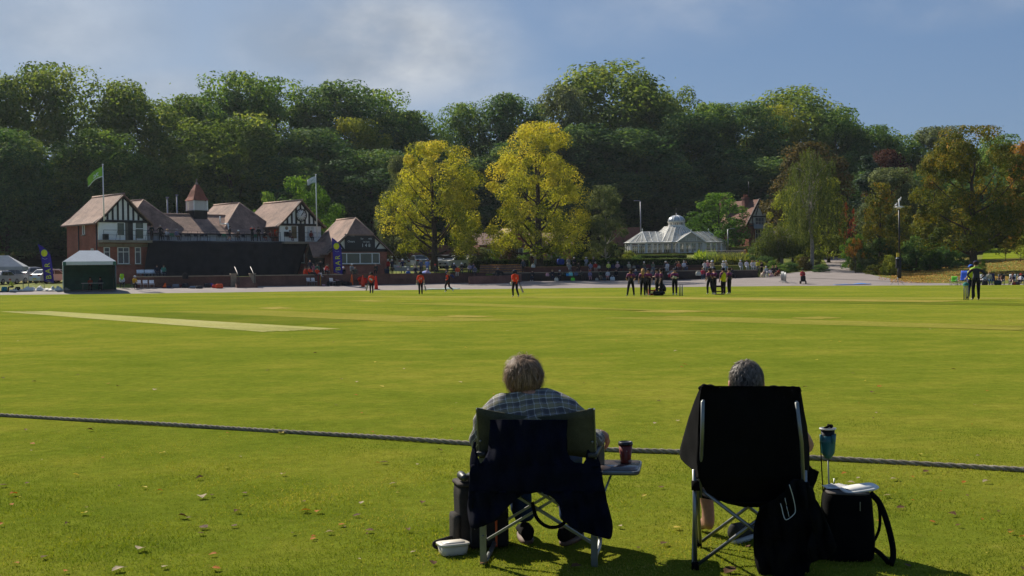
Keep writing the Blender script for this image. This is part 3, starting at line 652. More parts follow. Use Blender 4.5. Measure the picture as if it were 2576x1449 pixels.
def lettering(parent, s, size, loc, m, rot=(math.pi/2, 0, 0), name='lettering', ext=.004, align='CENTER'):
	cu = bpy.data.curves.new('t', 'FONT'); cu.body = s; cu.size = size; cu.extrude = ext; cu.align_x = align; cu.align_y = 'CENTER'; cu.resolution_u = 2
	ob = bpy.data.objects.new('t', cu); COL.objects.link(ob); bpy.context.view_layer.update()
	me = bpy.data.meshes.new_from_object(ob.evaluated_get(bpy.context.evaluated_depsgraph_get())); bpy.data.objects.remove(ob); bpy.data.curves.remove(cu)
	me.materials.clear(); me.materials.append(m); o = link(name, me, parent); o.location = loc; o.rotation_euler = rot; return o
def window(parent, u0, u1, z0, z1, v, cols=1, split=None, m=None, g=None, fw=.07, sill=True, name='window', axis='u', rows=1):
	"""a frame standing proud of the wall at depth v (wall facing -v), its glass a child"""
	mb = MB(); T = (lambda u, d, z: (u, v+d, z)) if axis == 'u' else (lambda u, d, z: (v+d, u, z))
	def bar(a, b, c, d_):
		if axis == 'u': mb.box(((a+b)/2, v-.03, (c+d_)/2), (b-a, .1, d_-c))
		else: mb.box((v-.03, (a+b)/2, (c+d_)/2), (.1, b-a, d_-c))
	bar(u0, u0+fw, z0, z1); bar(u1-fw, u1, z0, z1); bar(u0+fw, u1-fw, z1-fw, z1); bar(u0+fw, u1-fw, z0, z0+fw)
	for k in range(1, cols): c = lerp(u0, u1, k/cols); bar(c-fw*.4, c+fw*.4, z0+fw, z1-fw)
	if split: c = lerp(z0, z1, split); mb.box(T((u0+u1)/2, -.025, c), (u1-u0-2*fw-.002, .085, fw) if axis == 'u' else (.085, u1-u0-2*fw-.002, fw))
	for k in range(1, rows): c = lerp(z0, z1, k/rows); mb.box(T((u0+u1)/2, -.025, c), (u1-u0-2*fw-.002, .05, .03) if axis == 'u' else (.05, u1-u0-2*fw-.002, .03))
	w_ = mb.build(name, m or M_paint, parent)
	p = MB(); p.add([T(u0+fw*.5, -.012, z0+fw*.5), T(u1-fw*.5, -.012, z0+fw*.5), T(u1-fw*.5, -.012, z1-fw*.5), T(u0+fw*.5, -.012, z1-fw*.5)], [(0, 1, 2, 3)]); p.build('pane', g or M_glass, w_)
	if sill:
		s = MB(); s.box(T((u0+u1)/2, -.07, z0-.06), (u1-u0+.2, .26, .11) if axis == 'u' else (.26, u1-u0+.2, .11)); s.build('sill', M_stone, w_)
	return w_
def gable_roof(mb, u0, u1, v0, v1, ze, zr, th=.14, hip0=0, hip1=0, bell=0):
	"""ridge along v; slopes face left and right; optional hips; eaves kick out by bell"""
	um = (u0+u1)/2
	for s, ue in ((-1, u0), (1, u1)):
		a, b = (um, v0+hip0, zr), (um, v1-hip1, zr); c, d = (ue, v1, ze), (ue, v0, ze)
		if bell:
			uk = lerp(ue, um, .28); zk = lerp(ze, zr, .28)-bell
			q1 = [a, b, (uk, lerp(v1, v1-hip1, .28), zk), (uk, lerp(v0, v0+hip0, .28), zk)]; q2 = [(uk, lerp(v0, v0+hip0, .28), zk), (uk, lerp(v1, v1-hip1, .28), zk), c, d]
			for q in (q1, q2): mb.prism(q if s < 0 else q, (0, 0, -th))
		else: mb.prism([a, b, c, d], (0, 0, -th))
	if hip0: mb.prism([(um, v0+hip0, zr+.004), (u0, v0-.004, ze+.004), (u1, v0-.004, ze+.004)], (0, 0, -th))
	if hip1: mb.prism([(um, v1-hip1, zr+.004), (u0, v1+.004, ze+.004), (u1, v1+.004, ze+.004)], (0, 0, -th))
PA = R(43.1); PZ = 1.38; PX = P(249, 690, 128).x
pav = empty('pavilion', (PX, 128, PZ), PA, 'red brick cricket pavilion with half-timbered gables, balcony and bell turret', 'pavilion')
PM = Matrix.Translation((PX, 128, PZ)) @ Matrix.Rotation(PA, 4, 'Z')
PW = lambda u, v, z: PM @ Vector((u, v, z))
FL = 3.96; EV = 5.94
def wing(u0, u1, depth, zr, clock):
	mb = MB(); um = (u0+u1)/2
	mb.box((um, depth/2, FL/2-.3), (u1-u0, depth, FL+.6)); mb.build('brick_storey', M_brick, pav)
	mb = MB(); mb.box((um, depth/2+.15, FL+1.05), (u1-u0-.02, depth-.3, 2.1)); mb.build('upper_side_wall', M_brick, pav)
	mb = MB(); mb.box((um, .02, FL+1.02), (u1-u0, .24, 2.04)); mb.build('white_front_wall', M_white, pav)
	g = MB(); g.prism([(u0-.1, -.06, EV), (u1+.1, -.06, EV), (um, -.06, zr-.12)], (0, .2, 0)); g.build('gable_panel', M_white, pav)
	tb = MB(); tb.box((um, -.13, EV-.02), (u1-u0+.3, .16, .26))
	for k in range(-4, 5):
		u = um+k*(u1-u0)/9.4; h = (zr-.3-EV)*(1-abs(u-um)/((u1-u0)/2+.1))
		if h > .2: tb.box((u, -.12, EV+h/2+.1), (.17, .12, h-.05))
	for s in (-1, 1):
		tb.bar((um, -.16, zr-.15), (um+s*(u1-u0)*.36, -.16, lerp(zr, EV, .72)-.16), .12, .28); tb.bar((um+s*(u1-u0)*.36, -.16, lerp(zr, EV, .72)-.18), (um+s*((u1-u0)/2+.5), -.16, EV-.28), .12, .26)
	tb.build('timber_frame', M_timber, pav)
	rf = MB(); gable_roof(rf, u0-.55, u1+.55, -.5, depth+.3, EV-.25, zr, .16, 0, .9, .10); r_ = rf.build('roof', M_tile, pav)
	rd = MB(); rd.tube([(um, -.52, zr+.03), (um, depth-.6, zr+.03)], .1, 8); rd.build('ridge', M_soot, r_)
	return um
u = wing(0, 5.4, 7.8, 8.8, False); uc = wing(21.9, 27.6, 8.5, 8.8, True)
for a, b, c in ((.55, 1.2, 1), (2.05, 3.35, 2), (4.0, 4.65, 1), (24.6, 25.25, 1), (26.3, 26.95, 1)): window(pav, a, b, 1.45, 3.2, -.002, c, .72)
window(pav, 2.3, 3.0, 3.9+.4, 5.6, -.002, 1, None, M_white, M_glass, axis='v') if False else None
for (u0, u1) in ((-.05, 5.45), (21.85, 27.65)):
	mb = MB(); mb.box(((u0+u1)/2, -.06, 3.42), (u1-u0, .16, .36)); mb.box(((u0+u1)/2, -.55, 3.80), (u1-u0+.02, 1.2, .26)); mb.build('stone_band', M_stone, pav)
for v, z, h in ((3.2, 4.6, 1.0), (1.2, 2.0, 1.1)): window(pav, v, v+.5, z, z+h, -.004, 1, None, axis='v')
mb = MB(); mb.tube([(-.1, 4.6, 0), (-.1, 4.6, 5.6)], .06, 6); mb.tube([(-.1, .25, 0), (-.1, .25, 5.6)], .06, 6); mb.build('drain_pipe', M_iron, pav)
for v, z in ((4.9, 2.2), (2.3, 2.35)):
	mb = MB(); mb.lathe([(.0, -.02), (.22, 0), (.22, .1), (.1, .16)], 12, (-.02, v, z), Matrix.Rotation(-math.pi/2, 3, 'Y')); mb.build('wall_lamp', M_white, pav)
window(pav, 1.95, 2.85, FL+.45, FL+1.85, -.10, 1, None, None, M_glassg, sill=False); window(pav, 4.0, 5.0, FL+.1, FL+1.9, -.10, 1, .62, None, M_glassg, sill=False)
mb = MB(); mb.box((3.35, -.105, FL+.98), (.86, .03, 1.96)); d = mb.build('door', mat('doorway_shade', (.035, .03, .025), .8), pav)  # near-black slab: shade inside the open doorway put into the colour
mb = MB(); mb.box((3.08, -.16, FL+.97), (.24, .05, 1.92)); mb.build('door_leaf', mat('olive_door', (.11, .10, .075), .7), d)
window(pav, 23.35, 24.25, FL+.3, FL+1.85, -.10, 1, None, None, M_glassg, sill=False); window(pav, 25.5, 26.6, FL+.1, FL+1.85, -.10, 2, None, None, mat('white_blind', (.5, .52, .5), .7), sill=False)
mb = MB(); mb.box((24.85, -.105, FL+.98), (.95, .03, 1.96)); mb.build('door', MATS['doorway_shade'], pav)  # second open doorway, its inner shade drawn as a dark slab
mb = MB(); mb.lathe([(0, 0), (.2, 0), (.2, .05), (0, .06)], 16, (22.8, -.12, FL+1.55), Matrix.Rotation(math.pi/2, 3, 'X')); mb.build('round_plaque', M_stone, pav)
mb = MB(); mb.box((22.75, -.13, FL+.85), (.62, .1, .55)); mb.build('notice_board', M_timber, pav)
ck = MB(); ck.lathe([(0, .0), (.70, .0), (.70, .08), (.0, .09)], 32, (uc, -.2, 7.05), Matrix.Rotation(math.pi/2, 3, 'X')); ck = ck.build('clock', mat('clock_face', (.55, .56, .56), .6), pav)
mb = MB(); mb.lathe([(.66, .0), (.76, 0), (.76, .13), (.66, .13), (.66, 0)], 32, (uc, -.2, 7.05), Matrix.Rotation(math.pi/2, 3, 'X'), cap=False); mb.build('rim', M_timber, ck)
mb = MB()
for k in range(12):
	a = k*math.pi/6; mb.bar((uc+.48*math.sin(a), -.30, 7.05+.48*math.cos(a)), (uc+.62*math.sin(a), -.30, 7.05+.62*math.cos(a)), .06, .02, up=(0, 1, 0))
mb.build('hour_mark', M_timber, ck)
for a, L in ((R(37), .36), (R(42), .52)):
	mb = MB(); mb.bar((uc-.08*math.sin(a), -.32, 7.05-.08*math.cos(a)), (uc+L*math.sin(a), -.32, 7.05+L*math.cos(a)), .07, .02, up=(0, 1, 0)); mb.build('hand', M_timber, ck)
mb = MB(); mb.box((13.65, 5.2, FL/2-.3), (16.48, 7.4, FL+.6)); mb.build('brick_storey', M_brick, pav)
mb = MB(); mb.box((13.65, .65, FL-.1), (16.46, 1.9, .2)); mb.build('balcony_floor', M_conc, pav)
mb = MB(); mb.box((13.65, 1.75, FL+.44), (16.46, .24, .88)); mb.build('balcony_wall', mat('grey_white_wall', (.50, .52, .56), .8, 0, .08), pav)
rf = MB(); A, B_ = 5.0, 22.4
rf.prism([(A, 5.6, 7.1), (A, 1.35, 4.82), (B_, 1.35, 4.82), (B_, 5.6, 7.1)], (0, 0, -.15)); rf.prism([(A, 5.6, 7.1), (B_, 5.6, 7.1), (B_, 9.6, 4.82), (A, 9.6, 4.82)], (0, 0, -.15))
r_ = rf.build('roof', M_tile, pav); mb = MB(); mb.tube([(A, 5.6, 7.13), (B_, 5.6, 7.13)], .09, 8); mb.build('ridge', M_soot, r_)
mb = MB(); mb.box((13.7, 1.28, 4.74), (16.3, .12, .12)); mb.build('gutter', M_iron, pav)
mb = MB(); mb.tube([(16.15, 3.3, 6.0), (16.15, 1.7, 5.95), (16.2, 1.3, 4.7), (16.6, 1.25, 4.3)], .09, 8); mb.tube([(16.15, 3.4, 5.9), (16.15, 3.4, 6.9)], .07, 8); mb.build('vent_pipe', M_paint, pav)
for um in (7.6, 19.7):
	rf = MB(); gable_roof(rf, um-3.5, um+3.5, 2.5, 11, 5.42, 8.6, .15, 2.6, 0); r_ = rf.build('cross_roof', M_tile, pav)
	mb = MB(); mb.tube([(um, 5.1, 8.63), (um, 11, 8.63)], .09, 8); mb.tube([(um, 5.1, 8.63), (um-3.4, 2.58, 5.5)], .07, 6); mb.tube([(um, 5.1, 8.63), (um+3.4, 2.58, 5.5)], .07, 6); mb.build('ridge', M_soot, r_)
tu, tv = 14.4, 5.5
tt = MB(); tt.box((tu, tv, 6.9), (1.7, 1.7, 1.3)); tt.box((tu, tv, 7.5), (1.95, 1.95, .12)); t0 = tt.build('turret', M_timber, pav)
lv = MB(); lv.box((tu, tv, 8.15), (1.3, 1.3, 1.15))
for sx in (-1, 1):
	for sy in (-1, 1): lv.box((tu+sx*.84, tv+sy*.84, 8.15), (.14, .14, 1.18))
for k in range(8):
	z = 7.65+k*.135
	for sx, sy in ((0, -1), (0, 1)): lv.box((tu, tv+sy*.82, z), (1.54, .12, .07), Matrix.Rotation(sy*-.5, 3, 'X'))
	for sx in (-1, 1): lv.box((tu+sx*.82, tv, z), (.12, 1.54, .07), Matrix.Rotation(sx*.5, 3, 'Y'))
lv.build('louvre', M_paint, t0)
rf = MB(); rf.lathe([(1.42, 8.72), (1.08, 9.15), (.72, 9.9), (.10, 10.75)], 4, (tu, tv, 0), None, sm=False); rf.v = [tuple(Matrix.Translation((tu, tv, 0)) @ Matrix.Rotation(math.pi/4, 4, 'Z') @ Matrix.Translation((-tu, -tv, 0)) @ Vector(v)) for v in rf.v]; rf.build('turret_roof', M_redtile, t0)
mb = MB(); mb.lathe([(.2, 10.5), (.16, 10.75), (.07, 10.85), (.05, 11.0), (.1, 11.06), (.0, 11.3)], 10, (tu, tv, 0)); mb.build('finial', M_stone, t0)
rl = MB()
def railing(mb, a, b, z, h=1.0, step=1.6, mid=1):
	a = Vector(a); b = Vector(b); n = max(1, int((b-a).length/step))
	for k in range(n+1): q = a.lerp(b, k/n); mb.tube([(q.x, q.y, z), (q.x, q.y, z+h)], .025, 6);
	mb.tube([(a.x, a.y, z+h), (b.x, b.y, z+h)], .025, 6)
	for k in range(mid): mb.tube([(a.x, a.y, z+h*(k+1)/(mid+1)), (b.x, b.y, z+h*(k+1)/(mid+1))], .018, 6)
railing(rl, (.1, -1.05, 0), (5.4, -1.05, 0), FL, 1.0, 1.7); railing(rl, (5.4, -.2, 0), (21.9, -.2, 0), FL, 1.05, 1.15); railing(rl, (21.9, -1.05, 0), (27.6, -1.05, 0), FL, 1.0, 1.7)
for k in range(14): q = 5.9+k*1.16; rl.tube([(q, -.2, FL+1.0), (q+.28, .5, FL)], .02, 5)
for q in (1.6, 3.9, 4.9): rl.tube([(q, -1.05, FL+.9), (q+.2, -.2, FL)], .02, 5)
rl.build('railing', M_iron, pav)
mb = MB(); mb.box((.45, -.75, FL+.3), (.5, .4, .6)); mb.build('loudspeaker', M_timber, pav)
sc_ = empty('sightscreen', PW(5.3, -.5, -.05), PA, 'huge black cloth sightscreen hung below the balcony of the pavilion', 'sightscreen')
NXs, NZs = 60, 14; vs = []; fs = []
for j in range(NZs+1):
	for i in range(NXs+1):
		f = i/NXs; z = j/NZs; u0 = lerp(-.75, .05, z); u1 = lerp(18.4, 20.1, z)
		vs.append((lerp(u0, u1, f), -.12+.09*math.sin(f*46+z)+.06*math.sin(f*17+2*z)+.03*math.sin(f*111+3*z)-.15*(1-z), z*4.0-.05+.03*math.sin(f*25)))
for j in range(NZs):
	for i in range(NXs): fs.append((j*(NXs+1)+i, j*(NXs+1)+i+1, (j+1)*(NXs+1)+i+1, (j+1)*(NXs+1)+i))
mb = MB(); mb.add(vs, fs, 0, True); o = mb.build('cloth', M_black, sc_); so_ = o.modifiers.new('thickness', 'SOLIDIFY'); so_.thickness = .02
def flagpole(xf, yb, yt, Y, label, m, dark, lab_col):
	b = P(xf, yb, Y); top = P(xf, yt, Y).z; L = top-b.z; e = empty('flagpole', b, 0, label, 'flagpole')
	mb = MB(); mb.tube([(0, 0, 0), (-.02*L*.3, 0, L*.5), (-.008*L, 0, L)], [.07, .06, .045], 8); mb.lathe([(0, -.02), (.1, .05), (.1, .1), (0, .17)], 10, (-.008*L, 0, L)); mb.build('pole', M_paint, e)
	return e, b, L
def flag(e, L, w, h, drop, m, m2):
	drop *= 1.5; h *= .8
	vs = []; fs = []; n = 14; k_ = 8
	for i in range(n+1):
		for j in range(k_+1):
			f = i/n; g_ = j/k_
			vs.append((-.06-w*f*.95, .22*math.sin(f*7+g_)*f-.15*f, L-.12-g_*h*(1-.12*f)-drop*f**1.4+.10*math.sin(f*6)*f))
	for i in range(n):
		for j in range(k_): fs.append((i*(k_+1)+j, (i+1)*(k_+1)+j, (i+1)*(k_+1)+j+1, i*(k_+1)+j+1))
	mb = MB(); mb.add(vs, fs, 0, True)
	for i in range(n*k_): mb.m[i] = 1 if (i % k_ == k_-1 or (3 < i//k_ < 8 and 2 < i % k_ < 6 and (i*7) % 3)) else 0
	o = mb.build('flag', [m, m2], e); q = o.modifiers.new('thickness', 'SOLIDIFY'); q.thickness = .01
e, b, L = flagpole(262, 556, 416, 127, 'white flagpole with a bright green flag on the left wing of the pavilion', None, None, None); flag(e, L, 1.65, 1.35, .75, mat('green_flag', (.22, .42, .03), .8, 0, .3, 2), mat('flag_white', (.55, .62, .5), .8))
e, b, L = flagpole(798, 600, 441, 144, 'white flagpole with a small white flag beside the clock gable', None, None, None); flag(e, L, 1.05, .95, .25, mat('white_flag', (.62, .64, .62), .8), mat('flag_green', (.3, .42, .36), .8))
for x, yt, lab in ((424, 497, 'thin grey mast behind the pavilion roof, left of a second mast'), (448, 491, 'taller thin grey mast behind the pavilion roof, right of the first mast')):
	b = atpx(x, 150); h = P(x, yt, 150).z-b.z; e = empty('mast', b, 0, lab, 'mast'); mb = MB(); mb.tube([(0, 0, 0), (0, 0, h)], [.13, .09], 8); mb.build('pole', M_steel, e)
	mb = MB(); mb.box((0, 0, h+.02), (.34, .2, .14)); mb.build('head', M_steel, e)
SA = R(30); X0 = P(834, 690, 140).x
hut = empty('score_hut', (X0, 140, 1.42), SA, 'small brick score hut with a tiled roof and a black scoreboard reading 148', 'score hut')
HM = Matrix.Translation((X0, 140, 1.42)) @ Matrix.Rotation(SA, 4, 'Z')
W_ = 6.9; D_ = 7.2; ze = 2.75; zr = 6.5
mb = MB(); mb.box((W_/2, D_/2, ze/2-.3), (W_, D_, ze+.6)); mb.build('wall', M_brick, hut)
mb = MB(); mb.prism([(-.15, -.02, ze), (W_+.15, -.02, ze), (W_*.70, -.02, 4.6), (W_*.30, -.02, 4.6)], (0, .2, 0)); mb.build('gable_panel', M_white, hut)
tb = MB(); tb.box((W_/2, -.1, ze), (W_+.5, .16, .34)); tb.bar((1.5, -.08, ze+.1), (.95, -.08, 3.6), .18, .1, up=(0, 1, 0)); tb.bar((W_-1.5, -.08, ze+.1), (W_-.95, -.08, 3.6), .18, .1, up=(0, 1, 0))
for s in (0, 1):
	a = -.55 if not s else W_+.55; c = 1.95 if not s else W_-1.95
	tb.bar((a, -.36, ze-.35), (c, -.36, 4.62), .12, .26);
tb.build('timber_frame', M_timber, hut)
rf = MB()
um = W_/2
for s in (-1, 1):
	ue = um+s*(um+.6); uh = um+s*1.6
	rf.prism([(um, 1.0, zr), (um, D_-.4, zr), (ue, D_+.5, ze-.38), (ue, -.45, ze-.38), (uh, -.45, 4.6)], (0, 0, -.15))
rf.prism([(um, 1.0, zr+.004), (um-1.62, -.46, 4.58), (um+1.62, -.46, 4.58)], (0, 0, -.15)); rf.prism([(um, D_-.4, zr+.004), (um-um-.6, D_+.51, ze-.38), (um+um+.6, D_+.51, ze-.38)], (0, 0, -.15))
r_ = rf.build('roof', M_tile, hut); mb = MB(); mb.tube([(um, 1.0, zr+.03), (um, D_-.4, zr+.03)], .09, 8); mb.tube([(um, 1.0, zr+.03), (um-1.6, -.46, 4.62)], .08, 6); mb.tube([(um, 1.0, zr+.03), (um+1.6, -.46, 4.62)], .08, 6); mb.build('ridge', M_soot, r_)
sb = MB(); sb.box((um, -.2, 3.75), (3.7, .12, 1.75)); sb = sb.build('scoreboard', mat('scoreboard_black', (.016, .018, .020), .6), hut)
M_num = mat('board_white', (.62, .64, .62), .7); M_numg = mat('board_grey', (.25, .26, .26), .7)
for s, sz, u, z, m in (('Total', .3, um-1.0, 4.42, M_numg), ('Overs', .36, um-1.1, 3.75, M_num), ('for', .3, um+.25, 4.08, M_num), ('wkt', .3, um+1.25, 4.08, M_num), ('1st inns', .28, um+.75, 3.72, M_num)): lettering(sb, s, sz, (u, -.268, z), m)
for k, c in enumerate('148'): lettering(sb, c, .55, (um+.3+k*.42, -.268, 3.3), M_num, name='number_plate')
window(hut, .95, W_-.95, 1.2, 2.45, -.002, 1, None, None, M_glassg, .08)
for u in (1.85, 3.5, 5.0): mb = MB(); mb.box((u, -.035, 1.825), (.1, .09, 1.08)); mb.build('mullion', M_paint, hut)
mb = MB(); mb.prism([(-1.3, 2.0, 2.2), (-1.3, 4.4, 2.2), (-1.3, 3.2, 3.6)], (1.6, 0, 0)); mb.box((-.62, 3.2, 1.0), (1.24, 2.2, 2.3)); p_ = mb.build('porch', M_timber, hut)
mb = MB(); mb.prism([(-1.5, 3.2, 3.75), (-1.5, 1.8, 2.05), (.9, 1.8, 2.05), (.9, 3.2, 3.75)], (0, 0, -.12)); mb.prism([(-1.5, 3.2, 3.75), (.9, 3.2, 3.75), (.9, 4.6, 2.05), (-1.5, 4.6, 2.05)], (0, 0, -.12)); mb.build('porch_roof', M_tile, p_)
def wall_line(name, pts, th, z1, label, m, coping=None, zoff=-.3, cat='wall', cp=.09):
	"""pts: plan polyline of the front face"""
	b0 = Vector((*pts[0], H(*pts[0])-.0)); e = empty(name, b0, 0, label, cat); mb = MB(); cm = MB()
	for (xa, ya), (xb, yb) in zip(pts, pts[1:]):
		L = math.hypot(xb-xa, yb-ya); nx, ny = -(yb-ya)/L*th, (xb-xa)/L*th
		za, zb_ = H(xa, ya-.05)+zoff, H(xb, yb-.05)+zoff; ta, tb = z1(xa, ya), z1(xb, yb)
		mb.add([(xa, ya, za), (xb, yb, zb_), (xb, yb, tb), (xa, ya, ta), (xa+nx, ya+ny, za), (xb+nx, yb+ny, zb_), (xb+nx, yb+ny, tb), (xa+nx, ya+ny, ta)], [(0, 1, 2, 3), (5, 4, 7, 6), (3, 2, 6, 7), (0, 3, 7, 4), (1, 5, 6, 2)])
		if coping:
			k = .05; cx, cy = nx/th*k, ny/th*k
			cm.add([(xa-cx, ya-cy, ta+.003), (xb-cx, yb-cy, tb+.003), (xb+nx+cx, yb+ny+cy, tb+.003), (xa+nx+cx, ya+ny+cy, ta+.003), (xa-cx, ya-cy, ta+cp), (xb-cx, yb-cy, tb+cp), (xb+nx+cx, yb+ny+cy, tb+cp), (xa+nx+cx, ya+ny+cy, ta+cp)], [(3, 2, 1, 0), (4, 5, 6, 7), (0, 1, 5, 4), (2, 3, 7, 6), (1, 2, 6, 5), (3, 0, 4, 7)])
	o = mb.build('brickwork', m, e); o.location = -b0
	if coping: o = cm.build('coping', coping, e); o.location = -b0
	return e
def edge_pts(x0, x1, n, row, dy=0):
	out = []
	for k in range(n+1):
		x = lerp(x0, x1, k/n); r = ray(x, 690); t_ = r.x/r.y; Y = profile(t_)[row][0]+dy; out.append((t_*Y, Y))
	return out
cop = mat('sandstone_coping', (.30, .24, .17), .9, 0, .2, 2)
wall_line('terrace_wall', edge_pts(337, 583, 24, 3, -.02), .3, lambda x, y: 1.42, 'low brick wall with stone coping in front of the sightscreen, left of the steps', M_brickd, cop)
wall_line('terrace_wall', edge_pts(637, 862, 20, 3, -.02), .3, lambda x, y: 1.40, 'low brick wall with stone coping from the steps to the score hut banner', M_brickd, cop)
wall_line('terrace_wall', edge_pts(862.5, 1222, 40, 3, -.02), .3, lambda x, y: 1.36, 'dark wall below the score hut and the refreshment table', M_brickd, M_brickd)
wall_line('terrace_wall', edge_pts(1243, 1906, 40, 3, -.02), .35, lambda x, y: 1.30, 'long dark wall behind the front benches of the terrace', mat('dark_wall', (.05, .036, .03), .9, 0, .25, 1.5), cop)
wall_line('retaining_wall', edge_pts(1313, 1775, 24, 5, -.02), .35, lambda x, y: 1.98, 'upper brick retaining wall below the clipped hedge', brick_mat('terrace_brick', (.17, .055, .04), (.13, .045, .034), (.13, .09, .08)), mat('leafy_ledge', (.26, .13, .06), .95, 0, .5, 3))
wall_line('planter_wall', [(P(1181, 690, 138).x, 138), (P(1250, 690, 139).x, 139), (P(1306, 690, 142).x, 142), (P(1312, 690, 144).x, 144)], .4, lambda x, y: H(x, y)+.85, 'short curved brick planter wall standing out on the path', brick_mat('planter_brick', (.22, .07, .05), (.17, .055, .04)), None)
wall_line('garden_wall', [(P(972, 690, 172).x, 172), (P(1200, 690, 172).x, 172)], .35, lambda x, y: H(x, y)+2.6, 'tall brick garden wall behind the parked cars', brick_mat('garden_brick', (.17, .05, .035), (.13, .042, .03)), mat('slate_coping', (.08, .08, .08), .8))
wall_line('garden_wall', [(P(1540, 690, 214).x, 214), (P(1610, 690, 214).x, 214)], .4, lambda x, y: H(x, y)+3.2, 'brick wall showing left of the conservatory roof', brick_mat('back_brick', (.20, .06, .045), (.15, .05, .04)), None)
p0 = Vector((*edge_pts(584, 636, 1, 3)[0], 0)); p1 = Vector((*edge_pts(584, 636, 1, 3)[1], 0)); dx = (p1-p0).normalized(); nn = Vector((dx.y, -dx.x, 0)); zb = H(p0.x, p0.y-.1)
st = empty('steps', (p0+p1)/2+Vector((0, 0, zb)), math.atan2(dx.y, dx.x), 'flight of stone and brick steps with iron handrails below the sightscreen', 'steps'); w_ = (p1-p0).length
mb = MB(); n = 6
for k in range(n): mb.box((0, -1.6+k*.32+.5, (k+1)*.085*2/2-.2), (w_ if k < 2 else w_*.72, 1.0, (k+1)*.17+.4)) if False else mb.box((0, -1.75+k*.31, (k+1)*.165/2-.1), (w_ if k < 2 else w_*.68, .312, (k+1)*.165+.2))
mb.build('tread', brick_mat('step_brick', (.20, .08, .06), (.15, .06, .045)), st)
for s in (-1, 1):
	mb = MB(); mb.tube([(s*w_*.38, -1.8, 0), (s*w_*.38, -1.8, 1.0), (s*w_*.38, -.1, 1.95), (s*w_*.38, -.1, 1.0)], .035, 6); mb.build('handrail', M_iron, st)
	mb = MB(); mb.box((s*w_*.46, -.15, .55), (.5, .6, 1.3)); mb.box((s*w_*.46, -.15, 1.25), (.6, .7, .12)); mb.build('pier', M_stone, st)
ts = empty('steps', atpx(1262, 146.2), 0, 'wide flight of terrace steps strewn with brown leaves, left of the yellow tree', 'steps'); sx = (P(1318, 690, 149).x-P(1208, 690, 149).x)/2; b = Vector(ts.location)
mb = MB()
for k in range(4): mb.box((0, 1.6+k*.55, 1.25+.19*(k+.5)-b.z-.1), (2*sx, .552, .19*(k+1)*1.0+.2))
mb.build('tread', brick_mat('worn_step', (.20, .09, .06), (.15, .07, .05)), ts)
for k in range(4):
	pos = []; g = np.random.default_rng(k); n = 420
	pos = np.stack([g.uniform(-sx, sx, n), 1.6+k*.55+g.uniform(-.27, .27, n), np.full(n, 1.25+.19*(k+.5)+.095*(k+1)-b.z+.02)], 1)
	tag(link('leaf_litter', leaf_mesh('leaf_litter', pos, g.normal(size=(n, 3))*.4+np.array([0, -.3, 1]), g.uniform(.1, .22, n), g.uniform(0, 1, n), M_lit), ts), None, None, None, 'stuff')
t2 = empty('steps', atpx(1232, 141.3), 0, 'narrow lower flight of brick steps behind the planter wall', 'steps'); b = Vector(t2.location); mb = MB(); w_ = P(1243, 690, 143).x-P(1222, 690, 143).x
for k in range(5): mb.box((0, k*.5+.1, .17*(k+1)/2-.1), (w_*.96, .502, .17*(k+1)+.2))
mb.build('tread', M_brickd, t2)
def bench(xa, xb, Y, label, dz=0):
	a = atpx(xa, Y, dz); c = atpx(xb, Y, dz); L = (c-a).length; e = empty('bench', (a+c)/2, math.atan2(c.y-a.y, c.x-a.x), label, 'bench', 'terrace benches')
	mb = MB()
	for k in range(3): mb.box((0, -.14+k*.14, .44), (L-.04, .11, .035))
	mb.build('seat', M_benchw, e); mb = MB()
	for k in range(2): mb.box((0, .25, .62+k*.16), (L-.04, .03, .11))
	mb.build('backrest', M_benchw, e)
	n = max(2, int(L/1.8)+1)
	for k in range(n):
		x = lerp(-L/2+.1, L/2-.1, k/(n-1)); mb = MB(); mb.box((x, 0, .21), (.06, .4, .42)); mb.box((x, .28, .42), (.05, .04, .8)); mb.build('leg', M_iron, e)
	return e
M_benchw = mat('dark_bench_wood', (.035, .026, .022), .7, 0, .3, 3)
bx = [(1322, 1402), (1406, 1476), (1480, 1548), (1552, 1622), (1626, 1700), (1704, 1776), (1780, 1852)]
bl = ['bench left of the patterned handbags, under the brick retaining wall', 'bench with shopping bags beside two seated spectators', 'bench under the spectator in the red cap', 'bench behind the player numbered 6', 'bench behind the group of fielders shaking hands', 'bench behind the wicketkeeper and stumps', 'empty bench left of the seated woman in a pink top']
for (a, c), lab in zip(bx, bl): bench(a, c, (145.6 if a < 1780 else 145.4), lab)
for (a, c), lab in zip([(1500, 1560), (1566, 1640), (1644, 1720), (1724, 1790)], ['upper bench behind the spectator with bare knees', 'upper bench under the pink-shirted man', 'upper bench behind the fielders', 'upper bench where two men in dark shirts sit']): bench(a, c, 149.2, lab)
CA = R(20); cb_ = atpx(1704, 200); cz = P(1704, 641, 200).z
con = empty('conservatory', (cb_.x, cb_.y, cz), CA, 'white glazed conservatory with a hipped glass roof and a domed lantern', 'conservatory', None, (1.09, 1.05, 1.04))
eh = 1.9; M_roofg = mat('leaded_roof_glass', (.62, .61, .56), .35, 0, .3, 1.2, .5); M_roofg.node_tree.nodes['Principled BSDF'].inputs['Alpha'].default_value = .35
